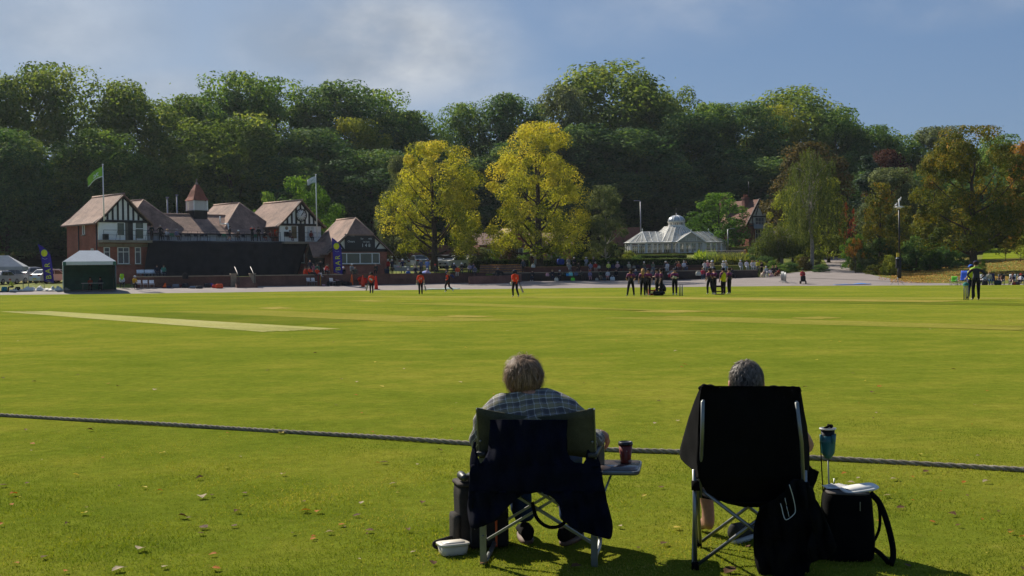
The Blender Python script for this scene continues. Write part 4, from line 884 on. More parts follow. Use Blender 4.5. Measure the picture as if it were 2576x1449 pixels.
def glazed(parent, a, b, z0, z1, n, door=False):
	"""one facade between plan points a and b: posts, rails, glazing bars, glass"""
	a = Vector(a); b = Vector(b); d = b-a; L = d.length; d.normalize(); ang = math.atan2(d.y, d.x); e = link('facade', None, parent); e.location = (a.x, a.y, 0); e.rotation_euler = (0, 0, ang)
	mb = MB(); w = L/n
	mb.box((L/2, 0, z0+.16), (L, .10, .32)); mb.box((L/2, 0, z1-.06), (L, .12, .12)); mb.box((L/2, 0, z1-.42), (L-.2, .06, .05)); mb.box((L/2, 0, lerp(z0, z1, .52)), (L-.2, .05, .03))
	for k in range(n+1): mb.box((k*w if 0 < k < n else (.06 if k == 0 else L-.06), -.012, (z0+z1)/2), (.14, .14, z1-z0-.01))
	for k in range(n):
		for j in (1, 2, 3): mb.box((k*w+w*j/4, 0, lerp(z0+.32, z1-.42, .5)), (.03, .045, z1-.42-z0-.32))
	me = mb.mesh('facade', M_paint); bpy.data.objects.remove(e); e = link('facade', me, parent); e.location = (a.x, a.y, 0); e.rotation_euler = (0, 0, ang)
	g = MB(); g.add([(.05, .03, z0+.3), (L-.05, .03, z0+.3), (L-.05, .03, z1-.05), (.05, .03, z1-.05)], [(0, 1, 2, 3)]); g.build('pane', M_clear, e); return e
lw = [(-7.9, 1.2), (-7.9, -.6), (-6.2, -2.4), (-3.5, -2.4)]; cen = [(-3.5, -2.4), (-2.6, -3.5), (-1.9, -3.5)]; por = [(-1.9, -3.5), (-1.9, -4.3), (2.1, -4.3), (2.1, -3.5)]
rw = [(2.1, -3.5), (2.7, -3.5), (3.5, -2.4), (6.2, -2.4), (7.9, -.6), (7.9, 1.2)]; bk = [(7.9, 1.2), (6.2, 2.9), (-6.2, 2.9), (-7.9, 1.2)]
ring = lw+cen[1:]+por[1:]+rw[1:]
for a, b_ in zip(ring, ring[1:]):
	L = math.hypot(b_[0]-a[0], b_[1]-a[1]); glazed(con, (*a, 0), (*b_, 0), 0, eh, max(1, round(L/1.0)))
for a, b_ in zip(bk, bk[1:]): glazed(con, (*a, 0), (*b_, 0), 0, eh, max(2, round(math.hypot(b_[0]-a[0], b_[1]-a[1])/1.2)))
mb = MB(); mb.add([(x*1.0, y, -.02) for x, y in ring+bk[1:-1]], [tuple(range(len(ring)+2))]); mb.add([(x*.995, y*.995, -2.2) for x, y in ring+bk[1:-1]]+[(x*.995, y*.995, -.03) for x, y in ring+bk[1:-1]], [(i, (i+1) % (len(ring)+2), (i+1) % (len(ring)+2)+len(ring)+2, i+len(ring)+2) for i in range(len(ring)+2)]); mb.build('plinth', mat('cream_plinth', (.68, .63, .52), .8), con)
def hiproof(par, polys, name):
	mb = MB(); bars = MB()
	for q in polys:
		q = [Vector(p) for p in q]; n_ = (q[1]-q[0]).cross(q[2]-q[0]).normalized(); n_ = n_ if n_.z > 0 else -n_; mb.prism(q, -n_*.05)
		a, b = q[0], q[1]; c = q[-1]; dd = q[2] if len(q) == 4 else q[2]; L = (b-a).length; k_ = max(2, int(L/.75))
		for k in range(k_+1):
			f = k/k_; s = a.lerp(b, f); e_ = (c.lerp(dd, f) if len(q) == 4 else q[2]); bars.bar(s+n_*.03, s.lerp(e_, .985)+n_*.03, .055, .05, up=n_)
		bars.bar(a+n_*.03, b+n_*.03, .09, .07, up=n_)
	r = mb.build(name, M_roofg, par); bars.build('glazing_bar', M_paint, r); return r
e_, rz_ = eh+.0, eh+1.75
hiproof(con, [((-6.25, -2.6, e_), (-3.4, -2.6, e_), (-2.4, .2, rz_), (-5.6, .2, rz_)), ((-8.1, -.6, e_), (-6.25, -2.6, e_), (-5.6, .2, rz_)), ((-8.1, 1.2, e_), (-8.1, -.6, e_), (-5.6, .2, rz_)), ((-3.4, 3.1, e_), (-6.25, 3.1, e_), (-5.6, .2, rz_), (-2.4, .2, rz_)), ((-6.25, 3.1, e_), (-8.1, 1.2, e_), (-5.6, .2, rz_))], 'left_wing_roof')
hiproof(con, [((3.4, -2.6, e_), (6.25, -2.6, e_), (5.4, .2, rz_), (2.4, .2, rz_)), ((6.25, -2.6, e_), (8.1, -.6, e_), (5.4, .2, rz_)), ((8.1, -.6, e_), (8.1, 1.2, e_), (5.4, .2, rz_)), ((6.25, 3.1, e_), (3.4, 3.1, e_), (2.4, .2, rz_), (5.4, .2, rz_)), ((8.1, 1.2, e_), (6.25, 3.1, e_), (5.4, .2, rz_))], 'right_wing_roof')
lt = 1.25; lz = eh+2.55; o8 = [(-2.7, -3.7), (2.7, -3.7), (3.7, -2.4), (3.7, 2.9), (-3.7, 2.9), (-3.7, -2.4)]; i8 = [(-lt*.55, -lt+.2), (lt*.55, -lt+.2), (lt, -.1), (lt, lt+.2), (-lt, lt+.2), (-lt, -.1)]
hiproof(con, [((*o8[k], e_+.01), (*o8[(k+1) % 6], e_+.01), (*i8[(k+1) % 6], lz), (*i8[k], lz)) for k in range(6)], 'centre_roof')
hiproof(con, [((-2.1, -4.5, e_+.02), (-2.1, -2.3, e_+.02), (.1, -1.6, eh+1.45), (.1, -4.5, eh+1.45)), ((2.3, -2.3, e_+.02), (2.3, -4.5, e_+.02), (.1, -4.5, eh+1.45), (.1, -1.6, eh+1.45))], 'porch_roof')
pd = MB(); pd.bar((-2.2, -4.42, e_+.03), (.1, -4.42, eh+1.5), .1, .14); pd.bar((2.4, -4.42, e_+.03), (.1, -4.42, eh+1.5), .1, .14); pd.box((.1, -4.4, eh+.07), (4.4, .1, .16))
for u in (-.75, .95): pd.box((u, -4.4, eh+.5), (.06, .06, .9))
for k in range(7): pd.box((-.4+k*.17, -4.4, eh+.36), (.04, .05, .5))
pd.build('pediment', M_paint, con); g = MB(); g.add([(-2, -4.36, e_+.1), (2.2, -4.36, e_+.1), (.1, -4.36, eh+1.4)], [(0, 1, 2)]); g.build('pane', mat('obscured_glass', (.42, .40, .35), .3), con)
ln = MB(); ln.lathe([(1.32, lz-.05), (1.32, lz+.15), (1.25, lz+.2)], 8, (0, .15, 0), None, sm=False); ln.lathe([(1.25, lz+.62), (1.36, lz+.66), (1.36, lz+.76)], 8, (0, .15, 0), None, sm=False)
for k in range(24): a = k*math.pi/12; ln.tube([(1.2*math.cos(a), .15+1.2*math.sin(a), lz+.15), (1.2*math.cos(a), .15+1.2*math.sin(a), lz+.66)], .05 if k % 3 == 0 else .03, 5)
ln = ln.build('lantern', M_paint, con); dm = MB(); prof = [(1.3*math.cos(x), lz+.76+.95*math.sin(x)) for x in [k*math.pi/2/9 for k in range(9)]]+[(.1, lz+1.72)]; dm.lathe(prof, 24, (0, .15, 0)); dm = dm.build('dome', mat('dome_glass', (.45, .48, .50), .25, .3, .3, 1.5, .6), ln)
rb = MB()
for k in range(8): a = k*math.pi/4; rb.tube([(r*1.01*math.cos(a), .15+r*1.01*math.sin(a), z+.01) for r, z in prof], .04, 5)
rb.build('rib', M_paint, dm)
def finial(u, v, z, h=.5, par=con): mb = MB(); mb.lathe([(.07, 0), (.05, h*.35), (.1, h*.5), (.08, h*.62), (.03, h*.72), (.05, h*.85), (0, h)], 8, (u, v, z)); mb.build('finial', M_paint, par)
finial(0, .15, lz+1.68, .45); mb = MB(); mb.tube([(0, .15, lz+2.1), (0, .15, lz+2.8)], .03, 5); mb.bar((-.15, .15, lz+2.5), (.15, .15, lz+2.5), .03); mb.build('weather_vane', M_iron, con)
finial(-5.6, .2, rz_); finial(5.4, .2, rz_); finial(.1, -4.42, eh+1.48)
mb = MB(); mb.tube([(-2.66, -3.62, 0), (-2.66, -3.62, eh)], .06, 6); mb.build('drain_pipe', M_iron, con)
mb = MB()
for a, b_ in zip(ring, ring[1:]): mb.bar((a[0]*1.015, a[1]*1.03, eh+.03), (b_[0]*1.015, b_[1]*1.03, eh+.03), .1, .08)
mb.build('gutter', M_iron, con)
dr = MB()
for u in (-.32, .5):
	dr.box((u, -4.42, .9), (.06, .05, 1.7)); dr.box((u+.4, -4.42, .9), (.06, .05, 1.7)); dr.box((u+.2, -4.42, .3), (.4, .05, .5)); dr.box((u+.2, -4.42, 1.72), (.4, .05, .06))
dr.build('door', M_paint, con)
mb = MB(); mb.box((.3, -4.9, -.75), (1.5, 1.1, 1.5)); mb.build('entrance_step', M_paint, con)
lb = atpx(1911, 212); LA = R(25); lo = empty('lodge_house', lb, LA, 'brick lodge with a steep tiled gable, white windows and two chimneys', 'house')
lz0 = lb.z; zz = lambda y: P(1911, y, 212).z-lz0; ap = zz(501); evz = zz(553);
mb = MB(); mb.box((0, 4, evz/2-.3), (4.4, 8, evz+.6)); mb.build('wall', M_brick, lo); mb = MB(); mb.prism([(-2.1, -.05, evz-.6), (2.1, -.05, evz-.6), (0, -.05, ap-.15)], (0, .25, 0)); mb.build('gable_panel', M_white, lo)
tb = MB()
for s in (-1, 1): tb.bar((0, -.25, ap), (s*2.75, -.25, evz-.95), .14, .34); tb.box((s*1.45, -.12, evz-.1), (.16, .12, 1.5)); tb.bar((s*.75, -.1, evz+.75), (0, -.1, ap-.7), .12, .12)
tb.box((0, -.12, evz+.55), (2.6, .13, .2)); tb.box((0, -.12, evz-1.0), (4.3, .14, .2)); tb.build('timber_frame', M_timber, lo)
window(lo, -.95, .95, evz-1.9, evz+.4, -.1, 3, .68, None, mat('pale_glass', (.14, .15, .17), .15)); window(lo, -1.1, .5, .9, 3.0, -.35, 3, .7, None, M_glass); mb = MB(); mb.box((-.3, -.2, 1.6), (2.2, .28, 3.2)); mb.build('bay', M_brick, lo)
mb = MB(); mb.prism([(-1.6, -.75, 3.2), (1.0, -.75, 3.2), (.6, .0, 4.1), (-1.2, 0, 4.1)], (0, .02, -.12)); mb.build('bay_roof', mat('lead_roof', (.35, .37, .38), .6), lo)
rf = MB(); gable_roof(rf, -2.8, 2.8, -.4, 8.3, evz-1.0, ap, .16); r_ = rf.build('roof', tile_mat('lodge_tile', (.20, .092, .065)), lo)
for v, u_, w2, h2, npot, lab in ((2.9, -.7, 1.0, .55, 3, 'a'), (8.2, -1.6, 1.3, 1.0, 4, 'b')):
	mb = MB(); mb.box((u_, v, ap+h2/2-1.0), (w2, .8, h2+1.6)); mb.box((u_, v, ap+h2-.2), (w2+.2, 1.0, .2)); c_ = mb.build('chimney', brick_mat('chimney_brick', (.22, .07, .05), (.17, .055, .04)), r_)
	for k in range(npot): mb = MB(); mb.lathe([(.14, 0), (.11, .4), (.14, .5)], 8, (u_+(k-(npot-1)/2)*.34, v, ap+h2-.12)); mb.build('chimney_pot', M_redtile, c_)
mb = MB(); mb.tube([(-.4, 2.4, ap+1.2), (-.4, 2.4, ap+3.2)], .02, 5); mb.build('aerial', M_steel, lo)
ob = atpx(1225, 168); out = empty('outbuilding', ob, R(16), 'low red brick outbuilding with a tiled roof and white windows behind the yellow trees', 'building')
mb = MB(); mb.box((5.6, 4, 1.2), (13.2, 8, 3.0)); mb.build('wall', mat('outbuilding_brick', (.20, .06, .045), .9, 0, .25, 1), out)
mb = MB(); mb.prism([(1.0, -.05, 2.7), (7.4, -.05, 2.7), (4.2, -.05, 4.9)], (0, 5, 0)); mb.build('gable', MATS['outbuilding_brick'], out)
rf = MB(); gable_roof(rf, .6, 7.8, -.4, 7, 2.6, 5.1, .14); rf.prism([(-1.2, 4, 4.4), (-1.2, -.4, 2.65), (12.4, -.4, 2.65), (12.4, 4, 4.4)], (0, 0, -.12)); rf.prism([(-1.2, 4, 4.4), (12.4, 4, 4.4), (12.4, 8.4, 2.65), (-1.2, 8.4, 2.65)], (0, 0, -.12)); rf.build('roof', M_tile, out)
for a, c, z0, z1 in ((-.3, .7, .2, 2.0), (2.0, 2.7, 1.1, 2.1), (3.9, 5.2, 1.0, 2.2), (6.2, 7.6, 1.0, 2.2), (9.2, 10.4, 1.0, 2.2)): window(out, a, c, z0, z1, -.002, 2, None, None, M_glass)
b = atpx(1613, 206); h = P(1613, 506, 206).z-b.z; e = empty('street_lamp', b, 0, 'tall thin grey street lamp standing left of the conservatory', 'street lamp'); mb = MB(); mb.tube([(0, 0, 0), (0, 0, h)], [.13, .08], 8); mb.tube([(0, 0, h), (-.3, 0, h+.1), (-.5, 0, h+.1)], .06, 6); mb.build('pole', M_steel, e); mb = MB(); mb.box((-.75, 0, h+.1), (.7, .25, .12)); mb.build('lamp_head', M_steel, e)
b = atpx(1832, 196); h = P(1832, 577, 196).z-b.z; e = empty('street_lamp', b, 0, 'grey street lamp half hidden in the bright green tree by the conservatory', 'street lamp'); mb = MB(); mb.tube([(0, 0, 0), (0, 0, h)], [.12, .07], 8); mb.tube([(0, 0, h), (.5, 0, h+.1)], .05, 6); mb.build('pole', M_steel, e); mb = MB(); mb.box((.75, 0, h+.1), (.7, .25, .12)); mb.build('lamp_head', M_steel, e)
YB = 138; b = P(2263, 690, YB); b.z = H(b.x, b.y); z_ = lambda y: P(2263, y, YB).z-b.z
lc = empty('lamp_column', b, 0, 'black lamp column with a white lamp ring on top, beside the road bend', 'street lamp')
mb = MB(); mb.tube([(0, 0, -.2), (0, 0, z_(650))], .2, 12); mb.tube([(0, 0, z_(650)), (0, 0, z_(650)+.3)], [.2, .11], 12); mb.build('base', M_iron, lc)
mb = MB(); mb.tube([(0, 0, z_(650)+.2), (0, 0, z_(523))], [.11, .09], 10); mb.build('pole', M_iron, lc)
mb = MB(); mb.lathe([(.14, 0), (.36, .12), (.44, .2), (.36, .28), (.14, .3)], 14, (0, 0, z_(525))); mb.tube([(-.6, 0, z_(523)+.1), (.6, 0, z_(523)+.1)], .03, 6); mb.tube([(0, 0, z_(523)), (0, 0, z_(505))], .07, 8); mb.build('lamp_ring', M_paint, lc)
mb = MB(); mb.box((-.22, -.15, z_(641)), (.3, .1, .45)); mb.build('warning_plate', mat('yellow_plate', (.6, .45, .03), .6), lc)
M_gull = mat('gull_white', (.72, .73, .74), .7); M_gullg = mat('gull_grey', (.35, .37, .4), .7)
def gull(p, sc, label):
	e = empty('gull', p, R(200), label, 'bird', None, sc); mb = MB(); mb.tube(spline([(0, -.26, .10), (0, -.12, .15), (0, .03, .19), (0, .12, .27), (0, .14, .36), (0, .17, .40)], 4), [.012, .03, .06, .075, .08, .085, .09, .088, .08, .07, .055, .048, .045, .047, .05, .052, .05, .045, .035, .022, .01], 9); mb.build('body', M_gull, e)
	for s in (-1, 1): mb = MB(); mb.lathe([(0, -.17), (.04, -.08), (.05, .02), (0, .1)], 8, (s*.075, -.06, .18), Matrix.Rotation(1.2, 3, 'X'), sx=.5); mb.build('wing', M_gullg, e)
	mb = MB(); mb.lathe([(.016, 0), (0, .06)], 6, (0, .2, .395), Matrix.Rotation(-math.pi/2, 3, 'X')); mb.build('beak', mat('beak_yellow', (.6, .4, .05), .5), e); mb = MB(); mb.tube([(.03, .02, .14), (.03, .02, 0)], .01, 5); mb.tube([(-.03, .02, .14), (-.03, .02, 0)], .01, 5); mb.build('leg', MATS['beak_yellow'], e)
gull((b.x+.1, b.y, P(2263, 507, YB).z), 1.25, 'white gull perched on top of the black lamp column'); gull((b.x-.34, b.y-.1, P(2263, 519, YB).z), 1.0, 'second gull sitting lower, on the white lamp ring of the black column')
a = atpx(1778, 153.5); c = atpx(1876, 152.5); e = empty('railing', a, 0, 'black iron railings in front of the garden planting', 'railing'); mb = MB(); n = 44
for k in range(n+1): q = a.lerp(c, k/n)-a; z = H(a.x+q.x, a.y+q.y)-a.z; mb.tube([(q.x, q.y, z), (q.x, q.y, z+1.9)], .02, 5)
d = c-a; mb.build('bar', M_iron, e); mb = MB()
for hh in (.25, 1.7): mb.bar((0, 0, hh), (d.x, d.y, H(c.x, c.y)-a.z+hh), .04)
mb.build('rail', M_iron, e)
def barrier(p, ang, label, L=2.2):
	e = empty('crowd_barrier', p, ang, label, 'barrier', 'crowd barriers'); mb = MB(); mb.tube([(-L/2, 0, .15), (-L/2, 0, 1.1), (L/2, 0, 1.1), (L/2, 0, .15), (-L/2, 0, .15)], .03, 6); mb.build('frame', M_steel, e); mb = MB()
	for k in range(1, 18): x = -L/2+L*k/18; mb.tube([(x, 0, .15), (x, 0, 1.1)], .012, 5)
	mb.build('bar', M_steel, e)
	for s in (-1, 1): mb = MB(); mb.tube([(s*L*.36, -.35, 0), (s*L*.36, 0, .18), (s*L*.36, .35, 0)], .022, 6); mb.build('foot', M_steel, e)
q = G(*zG(2505, 880)); q2 = q+Vector((-.8, 5.5, 0)); q2.z = H(q2.x, q2.y); dd = math.atan2(5.0, -.7)
q.y += 1.6; q.x -= .35; q.z = H(q.x, q.y); barrier(q, R(82), 'nearer grey crowd barrier seen almost end on at the right edge of the crowd'); q = q+Vector((.25, 2.35, 0)); q.z = H(q.x, q.y); barrier(q, R(85), 'farther grey crowd barrier seen end on beside the shrubs')
p = atpx(2110, 208); p.z += .06; barrier(p, R(4), 'crowd barrier standing alone on the lawn at the end of the road', 3.4)
p = atpx(2128, 200); p.z += .05; e = empty('post', p, 0, 'short grey post at the end of the road', 'post'); mb = MB(); mb.tube([(1.3, 0, -.2), (1.3, 0, 2.5)], .09, 8); mb.build('pole', M_steel, e)
a = atpx(2484, 205); c = atpx(2700, 205); e = empty('mesh_fence', a, 0, 'grey temporary mesh fence beyond the lawn at the far right', 'fence'); d = c-a; mb = MB()
for k in range(9): q = d*(k/8); z = H(a.x+q.x, a.y+q.y)-a.z; mb.tube([(q.x, q.y, z), (q.x, q.y, z+2)], .05, 6)
mb.build('post', M_steel, e); mb = MB()
for k in range(100): q = d*(k/100); mb.tube([(q.x, q.y, d.z*k/100+.2), (q.x, q.y, d.z*k/100+1.9)], .016, 4)
for hh in np.linspace(.2, 1.95, 9): mb.bar((0, 0, hh), (d.x, d.y, d.z+hh), .03)
mb.build('mesh_panel', mat('dark_mesh', (.07, .075, .07), .6, .3), e)
SK = {'fair': mat('skin_fair', (.46, .27, .20), .6, 0, .12, 12, .3), 'tan': mat('skin_tan', (.36, .20, .14), .6, 0, .12, 12, .3), 'brown': mat('skin_brown', (.17, .085, .055), .6, 0, .12, 12, .3)}
HC = {'grey': '8d8a86', 'white': 'c9c5bf', 'brown': '3b2a1d', 'dark': '17130f', 'blonde': 'a5824f', 'red': '7a3a20'}
BASEJ = dict(pel=(0, 0, .96, .15), wai=(0, 0, 1.10, .14), che=(0, 0, 1.28, .165), nb=(0, -.01, 1.43, .10), nk=(0, 0, 1.50, .055), h1=(0, .03, 1.575, .075), h2=(0, .025, 1.66, .098), h3=(0, .015, 1.735, .06), no=(0, .128, 1.635, .016),
			 sh=(.175, 0, 1.40, .085), el=(.26, -.02, 1.13, .058), wr=(.28, .05, .89, .038), hd=(.28, .09, .80, .042), hip=(.095, 0, .92, .115), kn=(.10, .02, .50, .082), an=(.10, -.01, .10, .060), to=(.11, .14, .04, .042))
SEAT = dict(hip=(.09, .03, .94, .10), kn=(.12, .42, .93, .07), an=(.12, .43, .53, .045), to=(.13, .58, .46, .042), el=(.25, .0, 1.14, .048), wr=(.13, .24, 1.04, .034), hd=(.06, .31, 1.03, .036))
POSES = {
 'stand': {}, 'walk': {'knL': (-.10, .16, .52, .080), 'anL': (-.10, .10, .12, .058), 'toL': (-.11, .25, .06, .042), 'knR': (.10, -.04, .49, .080), 'anR': (.10, -.30, .15, .058), 'toR': (.11, -.18, .05, .042), 'elL': (-.26, -.14, 1.15, .048), 'wrL': (-.26, .0, .95, .034), 'hdL': (-.26, .07, .90, .036), 'elR': (.25, .06, 1.14, .048), 'wrR': (.22, .25, 1.02, .034), 'hdR': (.20, .32, 1.02, .036)},
 'run': {'knL': (-.10, .22, .55, .080), 'anL': (-.10, .12, .16, .058), 'toL': (-.11, .27, .10, .042), 'knR': (.10, -.06, .50, .080), 'anR': (.10, -.42, .30, .058), 'toR': (.11, -.40, .14, .042), 'elL': (-.27, -.17, 1.18, .048), 'wrL': (-.24, .05, 1.08, .034), 'hdL': (-.22, .13, 1.10, .036), 'elR': (.27, .0, 1.14, .048), 'wrR': (.24, .24, 1.10, .034), 'hdR': (.22, .31, 1.14, .036)},
 'wide': {'knL': (-.18, .02, .50, .080), 'anL': (-.24, -.01, .10, .058), 'toL': (-.28, .13, .04, .042), 'knR': (.16, .02, .50, .080), 'anR': (.19, -.01, .10, .058), 'toR': (.22, .14, .04, .042), 'elL': (-.30, -.02, 1.16, .048), 'wrL': (-.22, .18, 1.02, .034), 'hdL': (-.13, .24, 1.02, .036), 'elR': (.30, -.02, 1.16, .048), 'wrR': (.22, .18, 1.02, .034), 'hdR': (.13, .24, 1.02, .036)},
 'hips': {'elL': (-.40, -.06, 1.16, .05), 'wrL': (-.25, .04, .99, .034), 'hdL': (-.17, .07, .98, .036), 'elR': (.40, -.06, 1.16, .05), 'wrR': (.25, .04, .99, .034), 'hdR': (.17, .07, .98, .036), 'knL': (-.13, .02, .50, .080), 'anL': (-.15, -.01, .10, .058), 'toL': (-.18, .13, .04, .042)},
 'fold': {'elL': (-.25, .05, 1.15, .048), 'wrL': (-.05, .2, 1.16, .034), 'hdL': (.06, .2, 1.19, .036), 'elR': (.25, .05, 1.14, .048), 'wrR': (.05, .23, 1.13, .034), 'hdR': (-.07, .23, 1.15, .036)},
 'reach': {'elR': (.32, .20, 1.25, .048), 'wrR': (.40, .44, 1.20, .034), 'hdR': (.42, .54, 1.20, .038), 'knL': (-.12, .02, .50, .080), 'anL': (-.14, -.05, .10, .058), 'toL': (-.15, .1, .04, .042)},
 'phone': {'elR': (.28, .08, 1.20, .048), 'wrR': (.17, .22, 1.42, .034), 'hdR': (.12, .22, 1.52, .036)},
 'eyes': {'elL': (-.34, .10, 1.44, .048), 'wrL': (-.16, .18, 1.62, .034), 'hdL': (-.08, .17, 1.64, .036), 'elR': (.34, .10, 1.44, .048), 'wrR': (.16, .18, 1.62, .034), 'hdR': (.08, .17, 1.64, .036)},
 'crouch': {'pel': (0, -.12, .36, .14), 'wai': (0, -.06, .50, .13), 'che': (0, .08, .66, .15), 'nb': (0, .20, .76, .10), 'nk': (0, .26, .81, .055), 'h1': (0, .31, .86, .075), 'h2': (0, .34, .93, .098), 'h3': (0, .34, 1.0, .06), 'no': (0, .44, .88, .016), 'shL': (-.17, .17, .76, .075), 'shR': (.17, .17, .76, .075), 'elL': (-.25, .3, .55, .048), 'wrL': (-.16, .46, .42, .034), 'hdL': (-.12, .54, .40, .036), 'elR': (.25, .3, .55, .048), 'wrR': (.16, .46, .42, .034), 'hdR': (.12, .54, .40, .036), 'hipL': (-.09, -.08, .34, .105), 'hipR': (.09, -.08, .34, .105), 'knL': (-.16, .3, .46, .07), 'knR': (.16, .3, .40, .07), 'anL': (-.14, .02, .10, .058), 'anR': (.14, -.06, .12, .058), 'toL': (-.15, .2, .04, .042), 'toR': (.15, .10, .04, .042)},
 'bend': {'wai': (0, .06, 1.10, .125), 'che': (0, .24, 1.20, .15), 'nb': (0, .38, 1.24, .10), 'nk': (0, .45, 1.26, .055), 'h1': (0, .52, 1.26, .075), 'h2': (0, .60, 1.29, .098), 'h3': (0, .67, 1.33, .06), 'no': (0, .64, 1.18, .016), 'shL': (-.17, .36, 1.22, .075), 'shR': (.17, .36, 1.22, .075), 'elL': (-.2, .42, .95, .048), 'wrL': (-.14, .5, .75, .034), 'hdL': (-.12, .54, .68, .036), 'elR': (.2, .42, .95, .048), 'wrR': (.14, .5, .75, .034), 'hdR': (.12, .54, .68, .036)},
 'sit': dict(SEAT, dz=-.42), 'sitfold': dict(SEAT, dz=-.42, elL=(-.25, .06, 1.15, .048), wrL=(-.05, .2, 1.15, .034), hdL=(.06, .2, 1.18, .036), elR=(.25, .06, 1.14, .048), wrR=(.05, .23, 1.12, .034), hdR=(-.07, .23, 1.14, .036)),
 'sitface': dict(SEAT, dz=-.42, elR=(.24, .14, 1.16, .048), wrR=(.12, .22, 1.40, .034), hdR=(.07, .2, 1.50, .036)),
 'sitlean': dict(SEAT, dz=-.42, wai=(0, .05, 1.10, .125), che=(0, .14, 1.26, .15), nb=(0, .2, 1.40, .10), nk=(0, .23, 1.47, .055), h1=(0, .28, 1.54, .075), h2=(0, .30, 1.625, .098), h3=(0, .30, 1.70, .06), no=(0, .40, 1.59, .016), shL=(-.17, .19, 1.37, .075), shR=(.17, .19, 1.37, .075), elL=(-.2, .32, 1.10, .048), wrL=(-.08, .48, 1.10, .034), hdL=(-.03, .54, 1.10, .036), elR=(.2, .32, 1.10, .048), wrR=(.08, .48, 1.10, .034), hdR=(.03, .54, 1.10, .036)),
 'recline': dict(SEAT, dz=-.56, wai=(0, -.08, 1.07, .125), che=(0, -.2, 1.22, .15), nb=(0, -.3, 1.34, .10), nk=(0, -.33, 1.41, .055), h1=(0, -.31, 1.49, .075), h2=(0, -.32, 1.57, .098), h3=(0, -.33, 1.65, .06), no=(0, -.22, 1.53, .016), shL=(-.18, -.27, 1.31, .075), shR=(.18, -.27, 1.31, .075), elL=(-.27, -.1, 1.12, .048), wrL=(-.14, .1, 1.10, .034), hdL=(-.07, .15, 1.10, .036), elR=(.27, -.1, 1.12, .048), wrR=(.14, .1, 1.10, .034), hdR=(.07, .15, 1.10, .036), knL=(-.12, .44, 1.05, .07), knR=(.12, .44, 1.03, .07), anL=(-.12, .74, .68, .045), anR=(.12, .76, .68, .045), toL=(-.13, .86, .72, .042), toR=(.13, .88, .72, .042)),
}
EDG = [('pel', 'wai', 1), ('wai', 'che', 1), ('che', 'nb', 1), ('nb', 'nk', 0), ('nk', 'h1', 0), ('h1', 'h2', 0), ('h2', 'h3', 0), ('h1', 'no', 0)]
EDS = [('nb', 'sh', 1), ('sh', 'el', 1), ('el', 'wr', 2), ('wr', 'hd', 0), ('pel', 'hip', 3), ('hip', 'kn', 3), ('kn', 'an', 4), ('an', 'to', 5)]
def skin_mesh(name, J, E, root, lev=1):
	"""grow one continuous skin over jointed edges; returns (mesh, segments)"""
	ks = list(J); me = bpy.data.meshes.new(name); me.from_pydata([J[k][:3] for k in ks], [(ks.index(a), ks.index(b)) for a, b, *_ in E], [])
	ob = bpy.data.objects.new(name, me); COL.objects.link(ob)
	ob.modifiers.new('skin', 'SKIN').use_smooth_shade = True; sd_ = ob.modifiers.new('sub', 'SUBSURF'); sd_.levels = lev; sd_.render_levels = lev
	for k, sv in zip(ks, me.skin_vertices[0].data):
		r = J[k][3]; sv.radius = (r, J[k][4] if len(J[k]) > 4 else r); sv.use_root = (k == root)
	bpy.context.view_layer.update(); dg = bpy.context.evaluated_depsgraph_get(); out = bpy.data.meshes.new_from_object(ob.evaluated_get(dg)); bpy.data.objects.remove(ob); bpy.data.meshes.remove(me); return out
def joints(pose):
	p = POSES[pose]; dz = p.get('dz', 0); J = {}
	for k, v in BASEJ.items():
		if k in ('sh', 'el', 'wr', 'hd', 'hip', 'kn', 'an', 'to'):
			for s, c in ((-1, 'L'), (1, 'R')):
				w_ = p.get(k+c) or ((p[k][0]*s, *p[k][1:]) if k in p else (v[0]*s, *v[1:])); J[k+c] = w_
		else: J[k] = p.get(k, v)
	return {k: (v[0], v[1], v[2]+dz, v[3]) for k, v in J.items()}
BODY = {}
def body(pose):
	if pose in BODY: return BODY[pose]
	J = joints(pose); E = list(EDG)
	for a, b, c in EDS:
		for s in 'LR': E.append(((a if a in J else a+s), b+s, c))
	me = skin_mesh('body', J, E, 'pel'); n = len(me.polygons); cen = np.empty(n*3, np.float32); me.polygons.foreach_get('center', cen); cen = cen.reshape(-1, 3)
	best = np.full(n, 9.); idx = np.zeros(n, np.int32)
	for a, b, c in E:
		A = np.array(J[a][:3]); B_ = np.array(J[b][:3]); ra, rb = J[a][3], J[b][3]; d = B_-A; tt = np.clip(((cen-A) @ d)/max(1e-9, d @ d), 0, 1)
		dist = np.linalg.norm(cen-(A+tt[:, None]*d), axis=1)-(ra+(rb-ra)*tt)*(.9 if c != 0 else .8); u = dist < best; best[u] = dist[u]; idx[u] = c
	me.materials.clear()
	for k in range(6): me.materials.append(SK['fair'])
	me.polygons.foreach_set('material_index', idx); me.polygons.foreach_set('use_smooth', np.ones(n, bool))
	BODY[pose] = (me, J); return BODY[pose]
